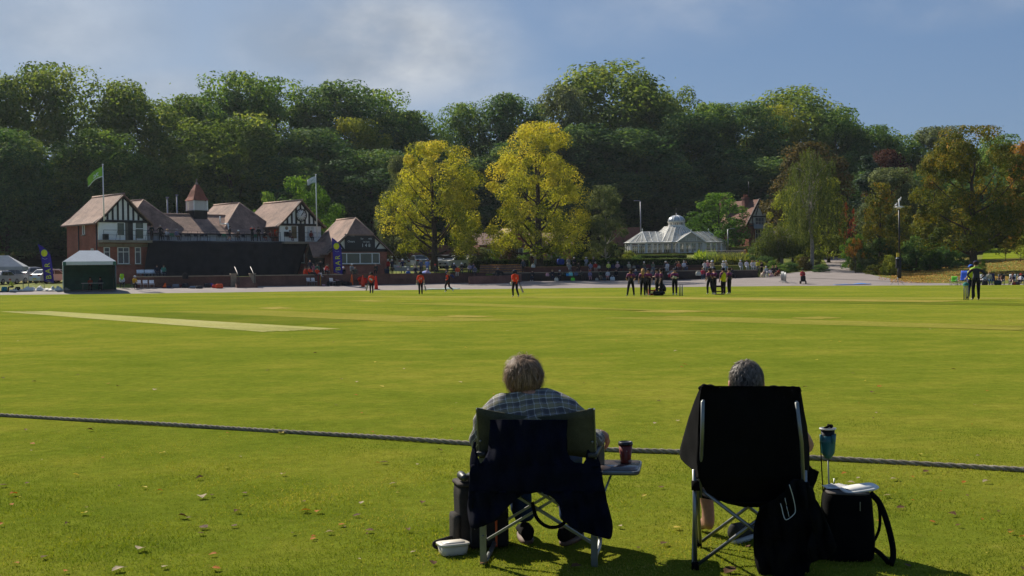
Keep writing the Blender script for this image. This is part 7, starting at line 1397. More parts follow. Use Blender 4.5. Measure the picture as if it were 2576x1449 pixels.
p = G(*z6(1125, 1228), lo=90); e = empty('loudspeaker', p, R(8), 'black loudspeaker on a tripod stand in front of the lamp column', 'loudspeaker'); k_ = px(p.y); hh = P(2257, z6(0, 1075)[1], p.y).z-p.z; mb = MB(); mb.tube([(0, 0, .3), (0, 0, hh+.1)], .025, 8); mb.build('pole', M_iron, e)
for a in (.2, 2.3, 4.4): mb = MB(); mb.tube([(0, 0, .75), (.72*math.cos(a), .72*math.sin(a), 0)], .018, 6); mb.tube([(0, 0, .3), (.36*math.cos(a), .36*math.sin(a), .37)], .013, 6); mb.build('leg', M_steel, e)
mb = MB(); mb.prism([(-.17, -.15, hh), (.17, -.15, hh), (.13, .15, hh), (-.13, .15, hh)], (0, 0, .9)); mb.build('cabinet', cloth('17181b'), e); mb = MB(); mb.box((0, -.163, hh+.45), (.3, .02, .8)); mb.build('grille', cloth('26272b'), e); mb = MB(); mb.lathe([(.2, 0), (.08, .12)], 4, (0, 0, hh+.902)); mb.build('cover', M_steel, e)
p = G(*z6(270, 1218), lo=90); e = empty('mobility_scooter', p, R(170), 'dark mobility scooter parked on the tarmac carrying a person in red', 'scooter'); mb = MB(); mb.box((0, 0, .28), (.5, 1.1, .1)); mb.box((0, -.25, .48), (.46, .4, .35)); mb.prism([(-.24, .45, .25), (.24, .45, .25), (.2, .62, .8), (-.2, .62, .8)], (0, .06, 0)); mb.build('body', cloth('22242a'), e)
for x, y in ((-.28, -.42), (.28, -.42), (-.25, .5), (.25, .5)): mb = MB(); mb.lathe([(.0, -.05), (.14, -.05), (.15, 0), (.14, .05), (0, .05)], 14, (x, y, .15), Matrix.Rotation(math.pi/2, 3, 'Y')); mb.build('wheel', cloth('121214'), e)
mb = MB(); mb.tube([(0, .62, .5), (0, .42, 1.02)], .03, 6); mb.tube([(-.25, .42, 1.02), (.25, .42, 1.02)], .02, 6); mb.build('handlebar', M_iron, e); mb = MB(); mb.box((0, -.48, .9), (.44, .1, .5)); mb.box((0, -.25, .68), (.46, .44, .08)); mb.build('seat', cloth('17181b'), e)
person('person in a red jacket and dark glasses riding the mobility scooter', p+Vector((0, .18, .22)), 172, 'sit', 'b52a34', '2a2b30', ('short', 'dark'), sc=.95, group='people at the right of the ground')
def camp_chair(p, yaw, c, lab, s=1.0, back=.62):
	e = empty('camping_chair', p, R(yaw), lab, 'chair', 'camping chairs at the right', s); mb = MB(); vs = []; n = 6; rows = [(.30, .43), (.05, .38), (-.18, .36), (-.28, .55), (-.36, .36+back*.8), (-.42, .42+back)]
	for y, z in rows:
		for i in range(n+1): u = i/n-.5; vs.append((u*.60, y, z+.12*(2*u)**2*(.6 if z < .5 else .0)-.02))
	fs = [(j*(n+1)+i, j*(n+1)+i+1, (j+1)*(n+1)+i+1, (j+1)*(n+1)+i) for j in range(len(rows)-1) for i in range(n)]; mb.add(vs, fs, 0, True); o = mb.build('sling', cloth(c), e); q = o.modifiers.new('thickness', 'SOLIDIFY'); q.thickness = .015; mb = MB()
	for sx in (-1, 1):
		mb.tube([(sx*.30, -.28, 0), (sx*.30, -.42, .42+back)], .012, 6); mb.tube([(sx*.3, .3, 0), (sx*.3, .3, .58)], .012, 6); mb.tube([(sx*.3, .3, 0), (sx*.3, -.3, .4)], .011, 6); mb.tube([(sx*.3, -.28, 0), (sx*.3, .3, .44)], .011, 6); mb.tube([(sx*.3, .3, .58), (sx*.3, -.33, .60)], .014, 6)
	mb.tube([(-.3, .3, 0), (.3, .3, .42)], .011, 6); mb.tube([(.3, .3, 0), (-.3, .3, .42)], .011, 6); mb.tube([(-.3, -.28, 0), (.3, -.28, .42)], .011, 6); mb.tube([(.3, -.28, 0), (-.3, -.28, .42)], .011, 6); mb.build('frame', M_steel, e); return e
YR = 117.5
def rp(x): p = P(zU(x, 0)[0], 690, YR); p.z = H(p.x, YR); return p
camp_chair(rp(290), 145, '5fae2e', 'empty lime green camping chair, leftmost of the row behind the umpire', .95, .5); camp_chair(rp(560), 135, '2350b5', 'big empty royal blue reclining camping chair beside the lime green one', 1.2, .75); camp_chair(rp(765), 140, '2a4fa0', 'smaller blue camping chair partly behind the nearer stumps', .85, .5)
for x, yaw, lab, top, legs, hd, cc, cl in ((1170, 150, 'person in white sleeves reading, just right of the tall umpire', 'c2c4c4', '2b3038', ('short', 'brown'), '9aa0a4', 'pale camping chair under the person reading'), (1370, 175, 'person in a cream top and jeans facing the field, right of the reader', 'b9b09c', '3f6a80', ('short', 'blonde'), '2b2f44', 'navy camping chair beside the cream top'), (1720, 150, 'person in a brown patterned top and pale shorts in a dark camping chair', '6a4a3a', 'b9a59a', ('short', 'dark', 'cap', '1b1c20'), '23252c', 'dark camping chair under the brown patterned top'), (2060, 150, 'two toned bare legged person in black and white leaning back', '4a3a3e', '2a2630', ('short', 'red'), 'b9bcc0', 'white edged camping chair under the leaning person'), (2310, 150, 'person in a red hat and white top at the right edge', 'cfc6c8', '2b2a30', ('short', 'brown', 'cap', 'b8262c'), '2a2d36', 'dark camping chair at the right edge')):
	p = rp(x); camp_chair(p, yaw, cc, cl, 1.0, .62); person(lab, p, yaw, 'recline' if yaw == 150 else 'sit', top, legs, hd, True, 'bare' in lab or 'shorts' in lab, sc=.95, group='people at the right of the ground')
p = rp(1490); camp_chair(p, 185, '2a2f4c', 'empty dark blue camping chair seen from the front between two sitters', 1.0, .7)
for x, c, lab, s in ((1170, '23262a', 'dark bag under the reader at the right', 1.2), (1560, '1f3238', 'dark green bag between the camping chairs', 1.4), (2050, 'a8262c', 'red bag on the grass near the leaning person', .8), (2150, '5a4a50', 'grey and red bag on the grass near the right edge', 1.0)): bag(rp(x)+Vector((0, -.5, 0)), c, lab, s, True, .9, rnd.uniform(-20, 20), 'bags at the right')
def dog(p, yaw, c, c2, sc, lab, sit=True):
	J = dict(a=(0, -.22, .20, .10), b=(0, -.05, .34, .11), c=(0, .12, .44, .11), n=(0, .2, .56, .07), h=(0, .25, .64, .075), m=(0, .37, .61, .04), t1=(0, -.34, .12, .03), t2=(.08, -.46, .08, .02))
	E = [('a', 'b', 0), ('b', 'c', 0), ('c', 'n', 0), ('n', 'h', 0), ('h', 'm', 0), ('a', 't1', 0), ('t1', 't2', 0)]
	for s, q in ((-1, 'L'), (1, 'R')):
		J.update({'s'+q: (s*.07, .15, .34, .06), 'f'+q: (s*.07, .18, .17, .035), 'p'+q: (s*.07, .20, .03, .035), 'k'+q: (s*.12, -.02, .20, .075), 'o'+q: (s*.11, -.16, .05, .04), 'r'+q: (s*.11, .0, .03, .035), 'e'+q: (s*.06, .22, .73, .02)})
		E += [('c', 's'+q, 0), ('s'+q, 'f'+q, 0), ('f'+q, 'p'+q, 0), ('a', 'k'+q, 0), ('k'+q, 'o'+q, 0), ('o'+q, 'r'+q, 0), ('h', 'e'+q, 0)]
	me = skin_mesh('body', J, E, 'b'); me.materials.clear(); me.materials.append(cloth(c)); e = empty('dog', p, R(yaw), lab, 'dog', None, sc); link('body', me, e); mb = MB(); mb.lathe([(.115, -.02), (.12, .0), (.115, .02)], 10, (0, .17, .48), Matrix.Rotation(-.5, 3, 'X')); mb.build('collar', cloth(c2), e)
p = atpx(zG(1720, 0)[0], 144.6); dog(p, 200, 'b9ac9c', '7a2a24', 1.25, 'white and brown dog sitting in front of the grey cardigan'); p = atpx(zG(1835, 0)[0], 144.9); dog(p, 170, 'cfcac4', '23252a', 1.0, 'small white dog sitting right of the white and brown one'); p = atpx(zG(2110, 0)[0], 144.7); dog(p, 220, '6a4232', 'b9241c', 1.3, 'brown dog sitting by the person in black at the end of the crowd')
p = atpx(zG(1955, 0)[0], 144.8); bag(p, 'c79a92', 'salmon pink bag on the tarmac beside the dogs', 1.2, True, .8, 0, 'bags at the right')
def Q(z, x, y, Y): return P(*z(x, y), Y)
def world_build(mb, name, m, par, **k):
	o = mb.build(name, m, par, **k); o.location = -Vector(par.location) if par is not None else (0, 0, 0); return o
def cloth_rows(mb, z, rows, Yf, nx=16, sub=4, wr=.010, ph=0.):
	"""a hanging cloth from rows (height, left, right); Yf gives its distance, small folds are added"""
	rs = []
	for (a, b) in zip(rows, rows[1:]):
		for k in range(sub): rs.append([lerp(a[i], b[i], k/sub) for i in range(3)])
	rs.append(list(rows[-1])); vs = []; fs = []
	for j, (y, xl, xr) in enumerate(rs):
		for i in range(nx+1):
			u = i/nx; x = lerp(xl, xr, u); Y = Yf(x, y)+wr*(math.sin(x*.045+y*.012+ph)+.6*math.sin(x*.09-y*.02+2*ph)+.5*math.sin(y*.035+x*.01))
			vs.append(Q(z, x, y, Y))
	for j in range(len(rs)-1):
		for i in range(nx): fs.append((j*(nx+1)+i, j*(nx+1)+i+1, (j+1)*(nx+1)+i+1, (j+1)*(nx+1)+i))
	mb.add(vs, fs, 0, True)
def solid(o, th): s = o.modifiers.new('thickness', 'SOLIDIFY'); s.thickness = th; s.offset = 0; return o
def blob(mb, w, d, h, c=(0, 0, 0), rz=0, e=3.2, prof=None, n=28):
	"""upright rounded-box body"""
	prof = prof or [(.90, 0), (1, .03), (1, .93), (.93, 1.0)]; M = rotz(rz); vs = []; c = Vector(c)
	for q, z in prof:
		for k in range(n):
			a = 2*math.pi*k/n; ca, sa = math.cos(a), math.sin(a); m_ = (abs(ca)**e+abs(sa)**e)**(-1/e); vs.append(M @ Vector((w/2*q*ca*m_, d/2*q*sa*m_, z*h))+c)
	L = len(prof); fs = [(i*n+k, i*n+(k+1) % n, (i+1)*n+(k+1) % n, (i+1)*n+k) for i in range(L-1) for k in range(n)]+[tuple(range(n))[::-1], tuple((L-1)*n+k for k in range(n))]
	mb.add(vs, fs, 0, True)
def fabric(name, c, rough=.95, bs=260, st=.35):
	m, t, b = base_mat(name); tc = t.new('ShaderNodeTexCoord'); v = tc.outputs['Object']; n = t.noise(v, bs, 3, .6); n2 = t.noise(v, 9, 4)
	t.L(t.mix(.7, t.ramp(n2, [(.3, tuple(x*.75 for x in c)), (.7, tuple(x*1.25 for x in c))]), t.ramp(n, [(.3, .6), (.7, 1.3)]), 'MULTIPLY'), b.inputs['Base Color']); b.inputs['Roughness'].default_value = rough; b.inputs['Specular IOR Level'].default_value = .08
	t.L(t.bump(n, st, .004), b.inputs['Normal']); return m
M_navyf = fabric('navy_fleece', (.0045, .0055, .014), 1, 160, .5); M_blkf = fabric('black_nylon', (.0035, .0035, .004)); M_bounce = fabric('grass_lit_canvas', (.072, .070, .045))  # dark canvas: olive light reflected off the grass is put into its colour
M_alu = mat('grey_tube', (.19, .20, .19), .38, .75, .12, 8, .5); M_alub = mat('bright_tube', (.23, .235, .235), .38, .85, .1, 8, .5)
M_jean = fabric('blue_denim', (.022, .045, .11)); M_dark = fabric('dark_cotton', (.02, .02, .024))
def plaid():
	m, t, b = base_mat('checked_shirt'); tc = t.new('ShaderNodeTexCoord'); mp = t.new('ShaderNodeMapping'); t.L(tc.outputs['Object'], mp.inputs['Vector']); mp.inputs['Rotation'].default_value = (0, .22, .12); s = t.new('ShaderNodeSeparateXYZ'); t.L(mp.outputs['Vector'], s.inputs[0])
	n = t.noise(tc.outputs['Object'], 7, 3)
	def band(v, per, lo, hi, off=0): f = t.math('FRACT', t.math('ADD', t.math('DIVIDE', v, per), off+10)); return t.math('MULTIPLY', t.math('GREATER_THAN', f, lo), t.math('LESS_THAN', f, hi))
	X = t.math('ADD', s.outputs[0], t.math('MULTIPLY', n, .05)); Zc = t.math('ADD', t.math('ADD', s.outputs[2], t.math('MULTIPLY', s.outputs[1], .8)), t.math('MULTIPLY', n, .05)); c = (.16, .15, .142)
	for v in (X, Zc):
		c = t.mix(t.math('MULTIPLY', band(v, .075, .1, .42), .55), c, (.055, .055, .072)); c = t.mix(t.math('MULTIPLY', band(v, .075, .56, .86), .45), c, (.26, .235, .13)); c = t.mix(t.math('MULTIPLY', band(v, .075, .47, .52), .8), c, (.50, .49, .47)); c = t.mix(t.math('MULTIPLY', band(v, .075, .93, .97), .7), c, (.42, .42, .45))
	t.L(c, b.inputs['Base Color']); b.inputs['Roughness'].default_value = .85; b.inputs['Specular IOR Level'].default_value = .2; t.L(t.bump(t.noise(tc.outputs['Object'], 300, 2), .2, .002), b.inputs['Normal']); return m
M_plaid = plaid(); M_skin = mat('skin_weathered', (.40, .20, .135), .5, 0, .16, 40, .35, .25, 220)
def rumple(me, amp, seed=0, f=38):
	n = len(me.vertices); co = np.empty(n*3, np.float32); me.vertices.foreach_get('co', co); co = co.reshape(-1, 3); no = np.empty(n*3, np.float32); me.vertices.foreach_get('normal', no); no = no.reshape(-1, 3)
	d = np.sin(co[:, 2]*f+co[:, 0]*f*.45+seed)+.6*np.sin(co[:, 2]*f*1.7-co[:, 0]*f*.9+2*seed)+.4*np.sin(co[:, 1]*f*1.3+co[:, 0]*f); me.vertices.foreach_set('co', (co+no*d[:, None]*amp).astype(np.float32).ravel()); me.update()
def joined(meshes, name, m):
	bm = bmesh.new()
	for me in meshes: bm.from_mesh(me)
	out = bpy.data.meshes.new(name); bm.to_mesh(out); bm.free(); out.materials.clear(); out.materials.append(m); out.polygons.foreach_set('use_smooth', np.ones(len(out.polygons), bool)); out.polygons.foreach_set('material_index', np.zeros(len(out.polygons), np.int32)); return out
def chain(pts, rr, sub=1):
	J = {'j%d' % i: (*p, r) for i, (p, r) in enumerate(zip(pts, rr))}; return skin_mesh('c', J, [('j%d' % i, 'j%d' % (i+1), 0) for i in range(len(pts)-1)], 'j0', sub)
def offs(J, o): return {k: (v[0]-o[0], v[1]-o[1], v[2]-o[2], *v[3:]) for k, v in J.items()}
def hand(wrist, knuck, side, up, curl, thumb_side, R_=.0095):
	"""palm and five separate bent fingers; side = direction across the knuckles, up = back of the hand"""
	wrist, knuck, side, up = map(Vector, (wrist, knuck, side, up)); f = (knuck-wrist).normalized(); side.normalize(); up.normalize(); ms = []
	ms.append(chain([wrist-f*.02, wrist.lerp(knuck, .45), knuck-f*.01], [.029, .036, .034], 2))
	for k, (o, L) in enumerate(((-.032, .072), (-.011, .082), (.011, .078), (.031, .062))):
		p = knuck+side*o-f*.012; d = f.copy(); pts = [p-f*.02, p]; a = 0
		for s, c_ in ((.44, curl*.8), (.32, curl*1.1), (.24, curl*.9)):
			a += c_*(1+.12*(k-1)); d = f*math.cos(a)-up*math.sin(a); p = p+d*L*s*1.15; pts.append(p)
		ms.append(chain(pts, [R_*1.15, R_*1.1, R_, R_*.95, R_*.75], 2))
	b = wrist.lerp(knuck, .35)+side*thumb_side*.028; d = (f*.7+side*thumb_side*.6-up*.35).normalized(); ms.append(chain([b-d*.015, b+d*.028, b+d*.055-up*.008, b+d*.075+f*.012-up*.016], [.015, .0125, .011, .008], 2))
	return ms
def hair(par, c, rad, n, L, col_, seed, lift=.006, wid=.0032, low=-.75, whorl=(.15, -.5, .85), shell=True, nape=1.0):
	"""a scalp shell and many thin locks combed away from the whorl"""
	g = np.random.default_rng(seed); c = np.array(c); rad = np.array(rad); wv = np.array(whorl)/np.linalg.norm(whorl)
	if shell:
		mb = MB(); pr = [];
		for k in range(13): a = lerp(math.asin(max(-1, low)), math.pi/2, k/12); pr.append((math.cos(a)*(1 if a > 0 else nape+(1-nape)*math.cos(a*1.2)), math.sin(a)))
		vs = []; N = 28
		for r, z in pr:
			for k in range(N):
				a = 2*math.pi*k/N; x, y = r*math.cos(a), r*math.sin(a)
				zz = z if y < .3 else max(z, .25+.25*y); vs.append(tuple(c+rad*np.array([x, y, zz])*.985))
		fs = [(i*N+k, i*N+(k+1) % N, (i+1)*N+(k+1) % N, (i+1)*N+k) for i in range(12) for k in range(N)]; mb.add(vs, fs, 0, True); mb.build('scalp', mat('scalp_%d' % seed, tuple(x*.35 for x in lin(col_)[:3]), .9), None)
		sc_ob = bpy.context.scene.objects[-1] if False else [o for o in COL.objects if o.name.startswith('scalp')][-1]
	vs = []; vals = []; K = 6
	d = g.normal(size=(n*4, 3)); d /= np.linalg.norm(d, axis=1)[:, None]; ok = (d[:, 2] > low) & ((d[:, 1] < .25) | (d[:, 2] > .45)); d = d[ok][:n]
	cc = d[:max(60, n//11)]; cr = g.normal(size=(len(cc), 3))*.42; cv = g.uniform(0, 1, len(cc)); cl_ = np.argmax(d @ cc.T, 1)
	for q, ci in zip(d, cl_):
		q = q*.72+cc[ci]*.28; q = q/np.linalg.norm(q); t_ = -(wv-q*np.dot(q, wv)); t_ /= max(1e-6, np.linalg.norm(t_)); t_ = t_+cr[ci]+g.normal(size=3)*.14+np.array([.12, 0, -.45]); cur = q.copy(); ln = L*g.uniform(.55, 1.25); st = ln/(K-1)/rad.mean(); lf = lift*(g.uniform(.3, 2.0) if g.uniform() > .08 else g.uniform(2, 3.6))/rad.mean(); pts = []
		for k in range(K):
			s_ = 1+lf*math.sin(math.pi*min(1, .15+.6*k/(K-1)))+g.uniform(0, .01); dn = nape if False else 1; pts.append(c+rad*cur*s_); cur = cur+t_*st; nn_ = np.linalg.norm(cur); cur = cur/nn_; t_ = t_-cur*np.dot(t_, cur); t_ /= max(1e-6, np.linalg.norm(t_)); t_ = t_+np.array([0, 0, -.10])
		side = np.cross(pts[1]-pts[0], q); side /= max(1e-9, np.linalg.norm(side)); v = .65*cv[ci]+.35*g.uniform()
		for k, p in enumerate(pts): w_ = wid*(1-.8*(k/(K-1))**2)*.5; vs.append(p-side*w_); vs.append(p+side*w_); vals += [v, v]
	n = len(d); V = np.array(vs, np.float32); me = bpy.data.meshes.new('hair'); fs = []
	for i in range(n):
		o = i*2*K
		for k in range(K-1): fs.append((o+2*k, o+2*k+1, o+2*k+3, o+2*k+2))
	me.from_pydata(V.tolist(), [], fs); a = me.attributes.new('rnd', 'FLOAT', 'POINT'); a.data.foreach_set('value', np.array(vals, np.float32)); me.polygons.foreach_set('use_smooth', np.ones(len(fs), bool))
	c_ = lin(col_)[:3]; m, t, b = base_mat('hair_%d' % seed); at = t.new('ShaderNodeAttribute', attribute_name='rnd'); t.L(t.ramp(at.outputs['Fac'], [(0, tuple(x*.45 for x in c_)), (.5, c_), (.85, tuple(min(1, x*1.7) for x in c_)), (1, tuple(min(1, x*2.4) for x in c_))]), b.inputs['Base Color']); b.inputs['Roughness'].default_value = .55; b.inputs['Specular IOR Level'].default_value = .25
	me.materials.append(m); o = link('hair', me, par); o.location = -Vector(par.location)
	if shell: sc_ob.parent = o
	return o
def shoe(p, yaw, par, m, ms, L=.30):
	mb = MB(); rows = [(-.5, .036, .085), (-.42, .042, .10), (-.2, .042, .095), (.05, .044, .085), (.28, .050, .062), (.44, .040, .05), (.5, .015, .035)]; vs = []; n = 12
	for y, w_, h in rows:
		for k in range(n): a = math.pi*2*k/n; vs.append((w_*math.cos(a)*1.0, y*L, .022+h*.5+h*.5*math.sin(a) if math.sin(a) > 0 else .022+h*.5*(1+math.sin(a)*.98)))
	mb.add(vs, [(i*n+k, i*n+(k+1) % n, (i+1)*n+(k+1) % n, (i+1)*n+k) for i in range(6) for k in range(n)]+[tuple(range(n)), tuple(6*n+k for k in range(n))[::-1]], 0, True); o = mb.build('shoe', m, par); o.location = Vector(p)-(Vector(par.location) if par else Vector()); o.rotation_euler = (0, 0, yaw)
	s = MB(); blob(s, .092, L*1.02, .026, (0, 0, 0), 0, 2.6, [(.96, 0), (1, .3), (1, 1)]); s.build('sole', ms, o); return o
C1o = Vector((.13, 6.865, 0)); C1y = R(-8.3)
c1 = empty('directors_chair', C1o, C1y, 'grey legged folding chair with a side tray, under the man in the checked shirt', 'chair')
for s in (-1, 1):
	mb = MB(); x = s*.3125; mb.box((x, .0, .31), (.036, .022, .62)); mb.bar((x, 0, .61), (x, -.075, .885), .036, .022, up=(0, 1, 0)); mb.build('rear_leg', M_alu, c1)
	mb = MB(); mb.tube(spline([(x*.97, .03, .012), (x*.985, .2, .02), (x, .36, .03), (x, .435, .09), (x, .44, .25), (x, .44, .60)], 4), .014, 8); mb.build('front_leg', M_alu, c1)
	mb = MB(); mb.box((x, .2, .625), (.055, .50, .026)); mb.build('armrest', mat('dark_plastic', (.03, .03, .03), .5), c1, bevel=.008)
	mb = MB()
	for z in (.16, .25, .34, .70, .76): mb.lathe([(0, 0), (.007, .002), (.005, .006), (0, .007)], 8, (x, -.012 if z < .6 else -.05, z), Matrix.Rotation(math.pi/2, 3, 'X'))
	mb.build('rivet', M_alub, c1)
	for y in (.03, .42): mb = MB(); mb.bar((-s*.295, y+s*.012, .13), (s*.27, y+s*.012, .475), .014, .026, up=(0, 1, 0)); mb.build('cross_brace', M_alu, c1)
	mb = MB(); mb.bar((s*.27, -.0, .475), (s*.27, .45, .475), .022); mb.build('seat_rail', M_alu, c1)
mb = MB(); vs = []; n = 12
for j in range(7):
	for i in range(n+1): u = i/n*2-1; vs.append((u*.27, j/6*.44, .475-.055*(1-u*u)))
mb.add(vs, [(j*(n+1)+i, j*(n+1)+i+1, (j+1)*(n+1)+i+1, (j+1)*(n+1)+i) for j in range(6) for i in range(n)], 0, True); solid(mb.build('seat', M_bounce, c1), .006)
mb = MB(); vs = []; n = 16
for j in range(7):
	for i in range(n+1):
		u = i/n*2-1; k = j/6; top = .892-.06*(1-abs(u)**1.6); bot = .60+.02*(1-u*u); z = lerp(bot, top, k); vs.append((u*.322, -.075*max(0, (z-.6)/.28)+.075*(1-u*u)-.018, z))
mb.add(vs, [(j*(n+1)+i, j*(n+1)+i+1, (j+1)*(n+1)+i+1, (j+1)*(n+1)+i) for j in range(6) for i in range(n)], 0, True); solid(mb.build('backrest', M_bounce, c1), .007)
mb = MB(); mb.tube(spline([(-.03, -.03, .36), (.0, -.04, .27), (.07, -.05, .225), (.15, -.05, .25), (.2, -.03, .36), (.19, -.02, .44)], 5), .011, 6); mb.build('strap', M_blkf, c1)
tray = MB(); pts = [Q(f1, 1085, 708, 7.42), Q(f1, 1392, 712, 7.42), Q(f1, 1370, 806, 6.98), Q(f1, 1085, 806, 6.98)]
e_ = Matrix.Translation(C1o) @ Matrix.Rotation(C1y, 4, 'Z'); ei = e_.inverted(); loc = [ei @ Vector((p.x, p.y, .5)) for p in pts]; cx = sum(p.x for p in loc)/4; cyy = sum(p.y for p in loc)/4; tw = abs(loc[1].x-loc[0].x)*.98; td = abs(loc[0].y-loc[3].y)
blob(tray, tw, td, .022, (cx, cyy, .478), 0, 9, [(.98, 0), (1, .2), (1, .9), (.985, 1)], 48); tr_ = tray.build('side_tray', mat('tray_rim', (.16, .165, .16), .4, .5), c1)
mb = MB(); blob(mb, tw*.93, td*.90, .003, (cx, cyy, .4995), 0, 9, [(1, 0), (1, 1)], 48); mb.build('tray_top', mat('brown_tray_top', (.075, .058, .055), .22, 0, .3, 14, .6), tr_)
mb = MB(); mb.bar((.325, .2, .30), (cx-.02, cyy-.1, .475), .012, .03, up=(0, 1, 0)); mb.bar((.33, .42, .45), (.33, .42, .66), .03, .02, up=(0, 1, 0)); mb.build('tray_strut', M_alu, c1)
fl = empty('fleece_jacket', Q(f1, 700, 800, 6.7), 0, 'navy fleece body warmer hung over the back of the left chair', 'jacket')
Yc = lambda x, y: 6.715+.05*((x-690)/260)**2*(1-.7*max(0, min(1, (y-640)/160)))-.03*min(1, max(0, (y-460)/200))+.00022*max(0, abs(x-700)-200)
mb = MB(); A = [(462, 432, 925), (470, 434, 922), (520, 436, 918), (600, 430, 918), (660, 425, 916), (715, 402, 938), (733, 385, 975), (743, 350, 1040), (752, 309, 1131), (775, 307, 1136), (800, 305, 1140), (870, 303, 1152), (918, 302, 1160)]
cloth_rows(mb, f1, A, Yc, 34, 4, .012)
cloth_rows(mb, f1, [(915, 302, 745), (935, 300, 640), (960, 298, 600), (1000, 295, 553), (1050, 298, 515), (1100, 305, 470), (1128, 312, 400), (1146, 322, 345)], Yc, 14, 4, .019, 1.)
cloth_rows(mb, f1, [(915, 735, 1160), (935, 800, 1164), (960, 838, 1170), (1000, 872, 1178), (1050, 886, 1188), (1100, 900, 1200), (1140, 950, 1204), (1165, 1010, 1203), (1195, 1110, 1198), (1214, 1175, 1190)], Yc, 16, 4, .019, 2.)
cloth_rows(mb, f1, [(600, 336, 342), (640, 326, 340), (690, 315, 352), (715, 311, 362), (745, 309, 372), (760, 309, 372)], lambda x, y: Yc(x, y)-.004, 5, 4, .003)
cloth_rows(mb, f1, [(575, 1060, 1064), (620, 1056, 1078), (680, 1046, 1100), (715, 1040, 1118), (745, 1020, 1130), (760, 1020, 1132)], lambda x, y: Yc(x, y)-.004, 5, 4, .003)
solid(world_build(mb, 'fleece', M_navyf, fl), .012)
mb = MB(); mb.tube([Q(f1, x, y, Yc(x, y)-.016) for x, y in ((330, 955), (326, 985), (322, 1020))], .003, 5); world_build(mb, 'zip', M_blkf, fl)
WR = Q(f1, 1122, 548, 7.30); KN = Q(f1, 1176, 588, 7.36); EL = Q(f1, 1082, 622, 7.06)
m1 = empty('person', (.1, 7.1, 0), 0, 'man with thick grey-brown hair and a checked shirt in the left folding chair', 'person')
J1 = dict(pel=(.11, 7.13, .54, .13), wai=(.11, 7.06, .64, .13), che=(.105, 7.0, .76, .145), nb=(.09, 6.985, .875, .10), nk=(.072, 7.01, .945, .058), h1=(.063, 7.045, .995, .072), h2=(.06, 7.04, 1.05, .088), h3=(.06, 7.03, 1.10, .068), no=(.075, 7.15, 1.02, .016), ch=(.068, 7.115, .965, .03), erL=(-.035, 7.05, 1.03, .014), erR=(.155, 7.05, 1.03, .014),
  shL=(-.085, 6.99, .86, .075), elL=(-.19, 7.10, .63, .05), wrL=(-.1, 7.34, .645, .032), shR=(.285, 6.99, .86, .075), elR=(*EL, .05), wrR=(*WR, .031), hipL=(.02, 7.2, .53, .10), knL=(-.0, 7.58, .50, .068), anL=(.06, 7.50, .11, .045), hipR=(.21, 7.2, .53, .10), knR=(.35, 7.58, .50, .068), anR=(.33, 7.47, .11, .045))
E1 = [('pel', 'wai', 0), ('wai', 'che', 0), ('che', 'nb', 0), ('nb', 'nk', 0), ('nk', 'h1', 0), ('h1', 'h2', 0), ('h2', 'h3', 0), ('h1', 'no', 0), ('h1', 'ch', 0), ('h2', 'erL', 0), ('h2', 'erR', 0)]+[(a+('' if a in ('nb', 'pel') else s), b+s, 0) for s in 'LR' for a, b in (('nb', 'sh'), ('sh', 'el'), ('el', 'wr'), ('pel', 'hip'), ('hip', 'kn'), ('kn', 'an'))]
def man(e, J, E, hands, m):
	o = e.location; ms = [skin_mesh('b', offs(J, o), E, 'pel', 2)]
	for h in hands: ms += hand(*h)
	for me in ms[1:]:
		for v in me.vertices: v.co -= Vector(o)
	return link('body', joined(ms, 'body', m), e)
man(m1, J1, E1, [(WR, KN, Vector((.35, .9, -.1)), Vector((.8, -.1, .6)), .42, -1), ((-.1, 7.34, .645), (-.04, 7.43, .645), (.8, -.6, 0), (0, 0, 1), .35, 1)], M_skin)
def garment(e, name, J, E, root, m, amp, seed, f=38):
	me = skin_mesh(name, offs(J, e.location), E, root, 2); rumple(me, amp, seed, f); me = joined([me], name, m); return link(name, me, e)
SW = WR.lerp(EL, .18)
JS = dict(pel=(.11, 7.13, .55, .165), wai=(.11, 7.055, .64, .175), che=(.108, 6.995, .75, .185), nb=(.095, 6.985, .862, .150), nc=(.08, 6.995, .935, .085), sL=(-.045, 6.985, .865, .115), shL=(-.145, 6.985, .825, .090), elL=(-.2, 7.09, .63, .068), fL=(-.13, 7.28, .64, .052), sR=(.232, 6.985, .862, .115), shR=(.335, 6.985, .820, .092), elR=(*(EL+Vector((-.01, 0, .0))), .070), fR=(*SW, .050))
ES = [('pel', 'wai', 0), ('wai', 'che', 0), ('che', 'nb', 0), ('nb', 'nc', 0)]+[(a if a == 'nb' else a+s, b+s, 0) for s in 'LR' for a, b in (('nb', 's'), ('s', 'sh'), ('sh', 'el'), ('el', 'f'))]
sh_ = garment(m1, 'shirt', JS, ES, 'pel', M_plaid, .0055, .7)
mb = MB(); ring_ = [(.070+.078*math.cos(a), 7.0+.076*math.sin(a)+.02, .962+.012*math.sin(a)) for a in np.linspace(0, 2*math.pi, 25)]; vs = [];
for k, (x, y, z) in enumerate(ring_): vs += [(x, y, z-.035), (x+(x-.072)*.0, y, z+.012), (x+(x-.072)*.16, y+(y-7.01)*.16, z-.03)]
mb.add(vs, [(3*k+a, 3*k+3+a, 3*k+4+a, 3*k+1+a) for k in range(24) for a in (0, 1)], 0, True); o = mb.build('collar', M_plaid, sh_); o.location = -m1.location; solid(o, .004)
